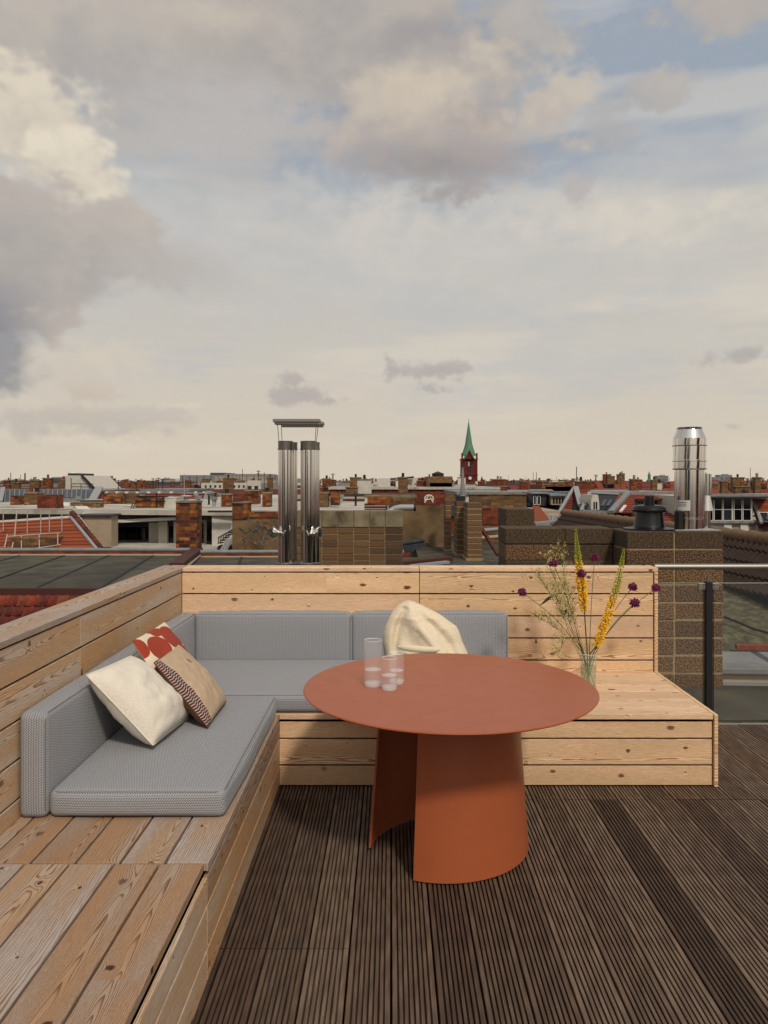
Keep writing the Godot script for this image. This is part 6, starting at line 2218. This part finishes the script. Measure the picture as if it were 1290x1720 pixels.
# ---------------------------------------------------------------- landmarks on the skyline
func make_landmarks() -> void:
	var d := 380.0
	var c := thing("church", "red brick church tower with a slender green copper spire and a clock", "church", "", P(788, 830, d))
	var s := d / FOC
	var tx := px_x(788.5, d)
	obj("tower", bx(v(px_x(775.5, d), GROUND, -d - 26 * s), v(px_x(801.5, d), px_y(771, d), -d)), M.brick_church, c)
	for x in [775.0, 799.5]:
		obj("buttress", bx(v(px_x(x, d), GROUND, -d - 2 * s), v(px_x(x + 2.5, d), px_y(772, d), -d + 1.2 * s)), M.brick_church, c)
		obj("pinnacle", bx(v(px_x(x, d), px_y(771, d), -d - 3 * s), v(px_x(x + 2.8, d), px_y(761, d), -d)), M.brick_church, c)
	for y in [797.5, 771.0]:
		obj("string_course", bx(v(px_x(774, d), px_y(y + 1.2, d), -d - 27 * s), v(px_x(803, d), px_y(y - 0.4, d), -d + 1.5 * s)), M.brick_church, c)
	var g := MB.new()
	var o := []
	for q in [[780, 771], [788.5, 755.5], [797, 771]]:
		var p := P(q[0], q[1], d - 1.0)
		o.append(Vector2(p.x, p.y))
	g.prism(o, -d + 1.0, -d - 26 * s)
	obj("gable", g, M.brick_church, c)
	for q in [[779.5, 788.5], [797.5, 788.5]]:
		obj("gable_coping", beam(P(q[0], 771.5, d - 2), P(q[1], 754.5, d - 2), 1.0 * s, 1.4 * s), M.copper, c)
	var sp := MB.new()
	var mid := v(tx, 0, -d - 13 * s)
	sp.lathe([Vector2(13 * s, px_y(765, d)), Vector2(8.3 * s, px_y(752, d)), Vector2(6.2 * s, px_y(744, d)), Vector2(0.5 * s, px_y(707, d)), Vector2(0.0, px_y(706, d))], 8, mid, PI / 8, TAU + PI / 8)
	obj("spire", sp, M.copper, c)
	obj("finial", stick(mid + v(0, px_y(707, d), 0), mid + v(0, px_y(702, d), 0), 0.35 * s, 5), M.copper, c)
	for y in [775.0, 780.5, 786.0]:
		obj("belfry_opening", pbox(786.5, 791.5, y, y + 4.8, d - 0.3, 0.3), M.black if y < 776 else M.slate, c)
	obj("belfry_light", pbox(786.5, 788.5, 776, 783, d - 0.5, 0.2), M.white_wall, c)
	var ck := MB.new()
	var cp := P(789.5, 803, d - 0.5)
	ck.tube([cp, cp + v(0, 0, 0.5)], [2.7 * s], 20)
	obj("clock_face", ck, M.white_paint, c)
	obj("window", pbox(786.5, 791, 809, 817, d - 0.3, 0.3), M.slate, c)
	obj("nave", bx(v(px_x(762, d), GROUND, -d - 60), v(px_x(775, d), px_y(815, d), -d - 8)), M.brick_church, c)
	obj("nave_roof", slab([P(760, 816, d + 6), P(776, 816, d + 6), P(776, 802, d + 24), P(767, 806, d + 24)], 1.0), M.tile_red[1], c)
	obj("nave", bx(v(px_x(801, d), GROUND, -d - 40), v(px_x(808, d), px_y(812, d), -d - 4)), M.brick_church, c)
	for x in [760.0, 811.0]:
		obj("turret", pbox(x - 1.5, x + 1.5, 807, 830, d + 2, 4.0), M.brick_church, c)
		var t := MB.new()
		t.lathe([Vector2(2.0 * s, px_y(808, d)), Vector2(1.6 * s, px_y(804, d)), Vector2(0, px_y(799, d))], 6, v(px_x(x, d), 0, -d - 4))
		obj("turret_cap", t, M.slate, c)
	# water tower
	d = 420.0
	c = thing("water_tower", "dark brick water tower with a low pointed roof, beside the church", "tower", "", P(735, 820, d))
	s = d / FOC
	var l := MB.new()
	var at := v(px_x(735.5, d), 0, -d)
	l.lathe([Vector2(9.8 * s, GROUND), Vector2(9.8 * s, px_y(797, d)), Vector2(10.4 * s, px_y(796.5, d)), Vector2(10.4 * s, px_y(795.5, d))], 10, at)
	obj("drum", l, mat(Color(0.20, 0.14, 0.13), 0.9), c)
	l = MB.new()
	l.lathe([Vector2(10.4 * s, px_y(795.5, d)), Vector2(0, px_y(791.5, d))], 10, at)
	obj("roof", l, M.slate, c)
	# modern white hall with a tilted dark roof
	d = 150.0
	c = thing("hall", "white modern building with a tilted black roof edge, beside the water tower", "building", "", P(690, 820, d))
	var b := MB.new()
	o = []
	for q in [[642, 826], [642, 806], [690, 803.5], [721, 800], [724, 803], [716, 826]]:
		var p := P(q[0], q[1], d)
		o.append(Vector2(p.x, p.y))
	b.prism(o, -d, -d - 18)
	obj("body", b, M.white_wall, c)
	obj("roof_edge", beam(P(637, 806.5, d - 2), P(695, 801.5, d - 2), 3.0, 0.35), M.slate, c)
	for i in 8:
		obj("window", pbox(648 + i * 8, 652 + i * 8, 812, 816, d - 0.05, 0.1), M.window_blue, c)
	# long grey hall on the left
	d = 420.0
	c = thing("hall", "long grey industrial hall with roof plant, on the skyline beside the flues", "building", "", P(390, 815, d))
	obj("body", bx(v(px_x(302, d), GROUND, -d - 50), v(px_x(476, d), px_y(798, d), -d)), M.zinc, c)
	obj("roof_block", pbox(353, 377, 794, 798.2, d + 5, 30), M.zinc_dark, c)
	obj("roof_block", pbox(377, 452, 796, 798.2, d + 5, 30), M.zinc, c)
	obj("pale_band", pbox(361, 446, 800.5, 809, d - 0.5, 0.5), M.stucco, c)
	for i in 14:
		obj("panel_joint", pbox(306 + i * 12, 306.7 + i * 12, 799, 812, d - 0.6, 0.3), M.zinc_dark, c)
	d = 105.0
	c = thing("hall", "white walled building with stepped roof in front of the grey hall", "building", "", P(390, 826, d))
	obj("body", bx(v(px_x(338, d), GROUND, -d - 15), v(px_x(418, d), px_y(811, d), -d)), M.white_wall, c)
	obj("wing", bx(v(px_x(418, d), GROUND, -d - 15), v(px_x(440, d), px_y(807, d), -d + 1)), M.white_wall, c)
	obj("metal_wing", bx(v(px_x(440, d), GROUND, -d - 12), v(px_x(468, d), px_y(811, d), -d + 0.5)), M.zinc, c)
	for i in 9:
		obj("window", pbox(344 + i * 8, 347 + i * 8, 815, 819, d - 0.05, 0.1), M.window_blue, c)
	# far towers
	for q in [[1105, 1123, 799, 812, 1000.0, "pale blue-grey tower block between the copper turret and the thick flue"], [1195, 1208, 802.5, 812, 950.0, "low pale tower block beside the thick flue"], [1208.5, 1230, 797.5, 812, 1000.0, "tallest pale tower block over the orange roofs"], [80, 105, 802.5, 822, 180.0, "grey flat-roofed block near the white stair housing"], [270, 286, 804, 815, 500.0, "small blue-grey block beside the industrial hall"]]:
		c = thing("tower_block", q[5], "building", "far tower blocks", P(q[0], q[3], q[4]))
		obj("body", bx(v(px_x(q[0], q[4]), GROUND, -q[4] - 14), v(px_x(q[1], q[4]), px_y(q[2], q[4]), -q[4])), M.zinc_pale if q[4] > 400 else M.zinc, c)
		obj("plant_room", pbox(lerpf(q[0], q[1], 0.3), lerpf(q[0], q[1], 0.7), q[2] - 1.3, q[2] + 0.2, q[4] + 2, 6), M.zinc, c)
		for i in 4:
			obj("window_band", pbox(q[0] + 0.8, q[1] - 0.8, q[2] + 1.2 + i * 2.2, q[2] + 2.2 + i * 2.2, q[4] - 0.1, 0.3), M.window_blue, c)
	c = thing("factory_stack", "thin far factory stack on the skyline", "stack", "", P(42, 815, 600))
	l = MB.new()
	l.lathe([Vector2(0.75, GROUND), Vector2(0.5, px_y(794.5, 600))], 10, v(px_x(42, 600), 0, -600))
	obj("shaft", l, M.brick_church, c)
	c = thing("turret", "small green copper turret on a far roof", "tower", "", P(1090, 812, 450))
	l = MB.new()
	s = 450.0 / FOC
	l.lathe([Vector2(5 * s, GROUND), Vector2(5 * s, px_y(807, 450)), Vector2(2.6 * s, px_y(805, 450)), Vector2(2.4 * s, px_y(799, 450)), Vector2(2.8 * s, px_y(798.5, 450)), Vector2(1.3 * s, px_y(795, 450)), Vector2(0, px_y(790.5, 450))], 10, v(px_x(1090.5, 450), 0, -450))
	obj("turret", l, M.copper, c)
	for q in [[229, 810, 828, 60.0], [257, 803, 822, 70.0], [266, 802, 822, 75.0], [273, 804, 822, 72.0], [434, 790, 812, 150.0], [559, 795, 814, 110.0], [544, 803, 814, 120.0], [626, 803, 815, 110.0], [841, 800, 818, 90.0], [1001, 797, 812, 160.0], [1255, 803, 812, 120.0], [1281, 803, 812, 115.0], [199, 806, 824, 65.0]]:
		aerial(q[0], q[1], q[2], q[3])

# ---------------------------------------------------------------- the city behind
func far_house(i: int, x0: float, x1: float, yt: float, d: float, kind: int, r: RandomNumberGenerator) -> Node3D:
	var w := px_x(x1, d) - px_x(x0, d)
	var deep := clampf(w * 0.8, 8.0, 16.0)
	var top := px_y(yt, d)
	var xa := px_x(x0, d)
	var xb := px_x(x1, d)
	var h := thing("far_house", "", "house", "houses of the city behind", v((xa + xb) / 2, GROUND, -d))
	var walls: Array = [M.stucco, M.white_wall, M.plaster_old, M.stucco, M.brick_red]
	var wk := r.randi() % 5
	var wm: Material = walls[wk]
	var bits := []
	var rise := 0.0 if kind == 2 else r.randf_range(1.6, 2.8)
	obj("wall", bx(v(xa, GROUND, -d - deep), v(xb, top - rise, -d)), wm, h)
	var roofm: Array = [M.tile_red[0], M.tile_orange[1], M.white_roof, M.slate, M.tile_red[3]]
	if kind == 2:
		obj("roof", bx(v(xa - 0.2, top, -d - deep - 0.2), v(xb + 0.2, top + 0.25, -d + 0.2)), M.white_roof if r.randi() % 2 == 0 else M.zinc, h)
		for k in 2:
			var bx0 := lerpf(xa, xb, r.randf_range(0.05, 0.7))
			obj("roof_box", bx(v(bx0, top + 0.25, -d - deep * 0.6), v(bx0 + w * 0.15, top + r.randf_range(0.6, 1.4), -d - deep * 0.2)), pick([M.white_wall, M.brick_orange, M.zinc, M.brick_tan]), h)
	else:
		var b := MB.new()
		var inset := 0.28 if kind == 3 else 0.5
		var e := v(0.0, top - rise, 0.0)
		b.fan([v(xa - 0.2, e.y, -d + 0.3), v(xb + 0.2, e.y, -d + 0.3), v(xb + 0.1, top, -d - deep * inset), v(xa - 0.1, top, -d - deep * inset)], v(0, 1, 1))
		b.fan([v(xa - 0.2, e.y, -d - deep), v(xb + 0.2, e.y, -d - deep), v(xb + 0.1, top, -d - deep * (1.0 - inset)), v(xa - 0.1, top, -d - deep * (1.0 - inset))], v(0, 1, -1))
		if kind == 3:
			b.fan([v(xa - 0.1, top, -d - deep * inset), v(xb + 0.1, top, -d - deep * inset), v(xb + 0.1, top, -d - deep * (1 - inset)), v(xa - 0.1, top, -d - deep * (1 - inset))], Vector3.UP)
		for q in [[xa - 0.2, xa - 0.1, -1.0], [xb + 0.2, xb + 0.1, 1.0]]:
			b.fan([v(q[0], e.y, -d + 0.3), v(q[0], e.y, -d - deep), v(q[1], top, -d - deep * (1 - inset)), v(q[1], top, -d - deep * inset)] if kind == 3 else [v(q[0], e.y, -d + 0.3), v(q[0], e.y, -d - deep), v(q[1], top, -d - deep * 0.5)], v(q[2], 0.2, 0))
		var ro := obj("roof", b, roofm[kind], h)
		if d < 260.0:
			var nd := 2 + r.randi() % 3
			for k in nd:
				var cx := lerpf(xa, xb, (k + 0.5) / nd)
				var dw := clampf(w / nd * 0.22, 0.4, 0.8)
				var zf := -d - deep * inset * 0.2
				var yb := e.y + rise * 0.2
				if kind == 3 or r.randf() < 0.4:
					obj("dormer", bx(v(cx - dw, yb, zf - 2.0), v(cx + dw, yb + rise * 0.55, zf + 0.2)), pick([M.white_wall, M.slate, M.zinc]), ro)
					obj("dormer_window", bx(v(cx - dw * 0.7, yb + 0.15, zf + 0.2), v(cx + dw * 0.7, yb + rise * 0.48, zf + 0.23)), M.window, ro)
				else:
					var sl := rise / (deep * inset)
					var y0 := yb + 0.15
					obj("skylight", slab([v(cx - 0.4, y0, zf + 0.1), v(cx + 0.4, y0, zf + 0.1), v(cx + 0.4, y0 + 1.0 * sl * 1.2, zf - 1.1), v(cx - 0.4, y0 + 1.0 * sl * 1.2, zf - 1.1)], 0.15), M.window_blue, ro)
	for k in r.randi_range(2, 5):
		var cx := lerpf(xa, xb, r.randf_range(0.04, 0.96))
		var cw := r.randf_range(0.22, 0.7)
		var z := -d - deep * r.randf_range(0.3, 0.6)
		var ck := r.randi() % 4
		var ch := r.randf_range(0.1, 1.0)
		bits.append(["orange", "red", "tan", "white"][ck])
		obj("chimney", bx(v(cx - cw, top - 1.0, z - 0.5), v(cx + cw, top + 0.4 + ch, z)), [M.brick_orange, M.brick_red, M.brick_tan, M.white_wall][ck], h)
		if d < 150.0:
			obj("chimney_cap", bx(v(cx - cw - 0.06, top + 0.4 + ch, z - 0.56), v(cx + cw + 0.06, top + 0.5 + ch, z + 0.06)), M.render, h)
			obj("chimney_pot", stick(v(cx, top + 0.5 + ch, z - 0.25), v(cx, top + 0.85 + ch, z - 0.25), 0.12, 7), pick([M.tile_orange[1], M.zinc, M.black]), h)
	var mast := ""
	if r.randf() < 0.3:
		var cx := lerpf(xa, xb, r.randf_range(0.1, 0.9))
		obj("mast", stick(v(cx, top - 0.5, -d - deep * 0.5), v(cx, top + r.randf_range(1.5, 3.0), -d - deep * 0.5), 0.03 + d * 0.0001, 4), M.slate, h)
		mast = " and a mast"
	var counts := []
	for c in ["orange", "red", "tan", "white"]:
		if bits.count(c) > 0:
			counts.append("%s %s" % [["no", "one", "two", "three", "four", "five"][bits.count(c)], c])
	var roofs := ["red tiled roof", "orange tiled roof", "pale flat roof", "dark mansard roof", "brown tiled roof"]
	h.set_meta("label", "%s far house with %s, %s chimney%s%s" % [["beige", "white", "brown", "beige", "brick"][wk], roofs[kind], ", ".join(counts) if counts.size() < 3 else "mixed", "s", mast])
	return h

func make_city() -> void:
	var r := RandomNumberGenerator.new()
	r.seed = 2024
	var i := 0
	# depth, nearest and farthest roof line in photo pixels, first x, last x
	for row in [[62.0, 826.0, 832.0, 560, 1420], [80.0, 821.0, 828.0, -80, 1400], [108.0, 817.0, 824.0, -60, 1380], [145.0, 814.0, 820.5, -60, 1360], [200.0, 811.5, 817.5, -50, 1350], [280.0, 809.0, 814.5, -50, 1350], [400.0, 807.5, 812.0, -50, 1350], [620.0, 806.5, 810.0, -50, 1350]]:
		var d: float = row[0]
		var x: float = row[3] + r.randf_range(-10, 10)
		while x < row[4]:
			var w := clampf(r.randf_range(9.0, 19.0) * FOC / d, 22.0, 400.0)
			if d > 500:
				w = r.randf_range(28, 60)
			var kind: int = [0, 0, 1, 2, 2, 3, 4, 4][r.randi() % 8]
			if x > 980 and r.randf() < 0.5:
				kind = 1 if r.randf() < 0.6 else 0
			var dd := d * r.randf_range(0.95, 1.06)
			far_house(i, x, x + w - r.randf_range(0.0, 2.0), r.randf_range(row[1], row[2]), dd, kind, r)
			x += w
			i += 1
	# long orange roofs on the right
	for q in [[1010, 1078, 808.5, 128.0], [1196, 1330, 807.0, 132.0]]:
		far_house(i, q[0], q[1], q[2], q[3], 1, r)

# the same city goes on round the terrace; the polished flues mirror it
func make_city_behind() -> void:
	var r := RandomNumberGenerator.new()
	r.seed = 99
	for row in [[26.0, 855.0, 900.0, 33.0], [48.0, 828.0, 850.0, 24.0]]:
		var a := 52.0
		while a < 308.0:
			var d: float = row[0] * r.randf_range(0.9, 1.15)
			var half := tan(deg_to_rad(minf(row[3], 30.0) / 2.0)) * FOC
			var h := far_house(0, VPX - half, VPX + half, r.randf_range(row[1], row[2]), d, [0, 1, 2, 3, 4, 2][r.randi() % 6], r)
			h.transform = Transform3D(Basis(Vector3.UP, -deg_to_rad(a)), Vector3.ZERO) * h.transform
			a += row[3]

# ---------------------------------------------------------------- trees
func make_trees() -> void:
	var r := RandomNumberGenerator.new()
	r.seed = 404
	var spots := [[58, 804, 17, 150.0], [70, 808, 10, 155.0], [320, 808, 11, 120.0], [336, 810, 10, 118.0], [349, 813, 7, 116.0], [1117, 806, 15, 120.0], [1105, 815, 10, 115.0], [1062, 815, 8, 110.0], [1228, 816, 9, 100.0], [1248, 812, 8, 102.0], [1262, 814, 9, 101.0], [1282, 813, 9, 104.0], [180, 812, 8, 210.0], [590, 810, 9, 260.0], [610, 810, 8, 270.0], [985, 809, 10, 240.0], [728, 813, 5, 200.0]]
	var labels := {58: "leafy tree rising by the grey flat-roofed block", 1117: "broad dark tree between the tower block and the thick flue"}
	for q in spots:
		var d: float = q[3]
		var s := d / FOC
		var top := P(q[0], q[1], d)
		var rad: float = q[2] * s
		var t := thing("tree", labels.get(q[0], "dark leafy tree crown among the far roofs"), "tree", "trees among the far roofs", v(top.x, GROUND, -d))
		var tr := MB.new()
		tr.tube([v(top.x, GROUND, -d), v(top.x + 0.2, top.y - rad * 1.6, -d), v(top.x, top.y - rad * 0.6, -d)], [0.35, 0.25, 0.08], 7)
		for k in 5:
			var a := TAU * k / 5.0
			tr.tube([v(top.x + 0.2, top.y - rad * (1.7 - 0.1 * k), -d), v(top.x + cos(a) * rad * 0.6, top.y - rad * 0.8, -d + sin(a) * rad * 0.6)], [0.12, 0.04], 5)
		obj("trunk", tr, M.bark, t)
		var crown := MB.new()
		var lumps := []
		for k in 9:
			lumps.append([v(top.x, top.y - rad * 1.0, -d) + v(r.randf_range(-0.7, 0.7) * rad, r.randf_range(-0.9, 0.55) * rad, r.randf_range(-0.6, 0.6) * rad), rad * r.randf_range(0.28, 0.5)])
		for k in 900:
			var lp: Array = lumps[r.randi() % 9]
			var p: Vector3 = lp[0] + rand_dir(r) * lp[1] * pow(r.randf(), 0.4)
			var a := rand_dir(r) * rad * 0.085
			var b := rand_dir(r).cross(a).normalized() * rad * 0.05
			crown.quad(p - a, p + b, p + a, p - b)
		obj("crown", crown, M.tree[r.randi() % 3], t)

# unseen dark house and walls, added so the flues mirror dark stripes
func make_mirror_props() -> void:
	var s := thing("mirrored_house", "added unseen dark roof access house, a stripe in the flue reflections", "building", "", v(-3.4, 0, 4.6))
	obj("walls", bx(v(-4.8, -0.2, 3.4), v(-2.0, 2.5, 6.2)), M.anthracite, s)
	obj("roof", bx(v(-4.95, 2.5, 3.25), v(-1.85, 2.62, 6.35)), M.zinc_dark, s)
	obj("door", bx(v(-3.6, 0.0, 3.36), v(-2.6, 2.1, 3.4)), M.window_blue, s)
	var f := thing("firewall", "added unseen brick fire wall, a dark stripe in the flue reflections", "wall", "", v(15, 0, 9))
	obj("brickwork", bx(v(11, GROUND, 8), v(20, 5.2, 8.6)), M.brick_red, f)  # unseen wall, added for the flues to mirror
	f = thing("firewall", "added unseen grey fire wall, a stripe in the flue reflections", "wall", "", v(-16, 0, 12))
	obj("render", bx(v(-21, GROUND, 10), v(-12, 4.6, 10.6)), M.plaster_old, f)  # also unseen, added as a second stripe for the flues

func _ready() -> void:
	rng.seed = 7
	# camera
	var cam := Camera3D.new()
	cam.name = "camera"
	cam.projection = Camera3D.PROJECTION_FRUSTUM
	cam.near = 0.05
	cam.far = 4000.0
	cam.size = 2.0 * 0.05 * 860.0 / FOC
	cam.frustum_offset = Vector2((645.0 - VPX) / FOC, (VPY - 860.0) / FOC) * 0.05
	cam.position = Vector3(0, EYE, 0)
	add_child(cam)
	cam.current = true
	# sky and exposure
	var we := WorldEnvironment.new()
	we.name = "environment"
	var env := Environment.new()
	env.background_mode = Environment.BG_SKY
	env.sky = make_sky()
	env.background_energy_multiplier = 1.0
	env.tonemap_mode = Environment.TONE_MAPPER_LINEAR
	env.tonemap_exposure = 1.1
	env.sdfgi_enabled = true
	env.ssao_enabled = true
	env.ssil_enabled = true
	we.environment = env
	add_child(we)
	# sun, behind the camera
	var sun := DirectionalLight3D.new()
	sun.name = "sun"
	sun.light_energy = 0.6
	sun.light_color = Color(1.0, 0.95, 0.88)
	sun.light_angular_distance = 6.0
	sun.shadow_enabled = true
	add_child(sun)
	sun.look_at_from_position(Vector3(0.342, 1.0, 0.94), Vector3.ZERO)

	make_materials()
	print("materials ", Time.get_ticks_msec())
	setting("ground", bx(Vector3(-3000, GROUND - 1.0, -3000), Vector3(3000, GROUND, 3000)), M.earth)
	make_deck()
	make_walls()
	make_benches()
	make_flat_roof()
	make_right_roof()
	make_stacks()
	make_flues()
	make_block_wall()
	make_white_block()
	make_left_back()
	make_right_roofs()
	make_landmarks()
	make_city()
	make_city_behind()
	make_mirror_props()
	make_trees()
	make_cushions()
	make_table()
	make_railing()
	make_pillows()
	make_throw()
	make_glasses()
	make_flowers()
	print("built ", Time.get_ticks_msec())
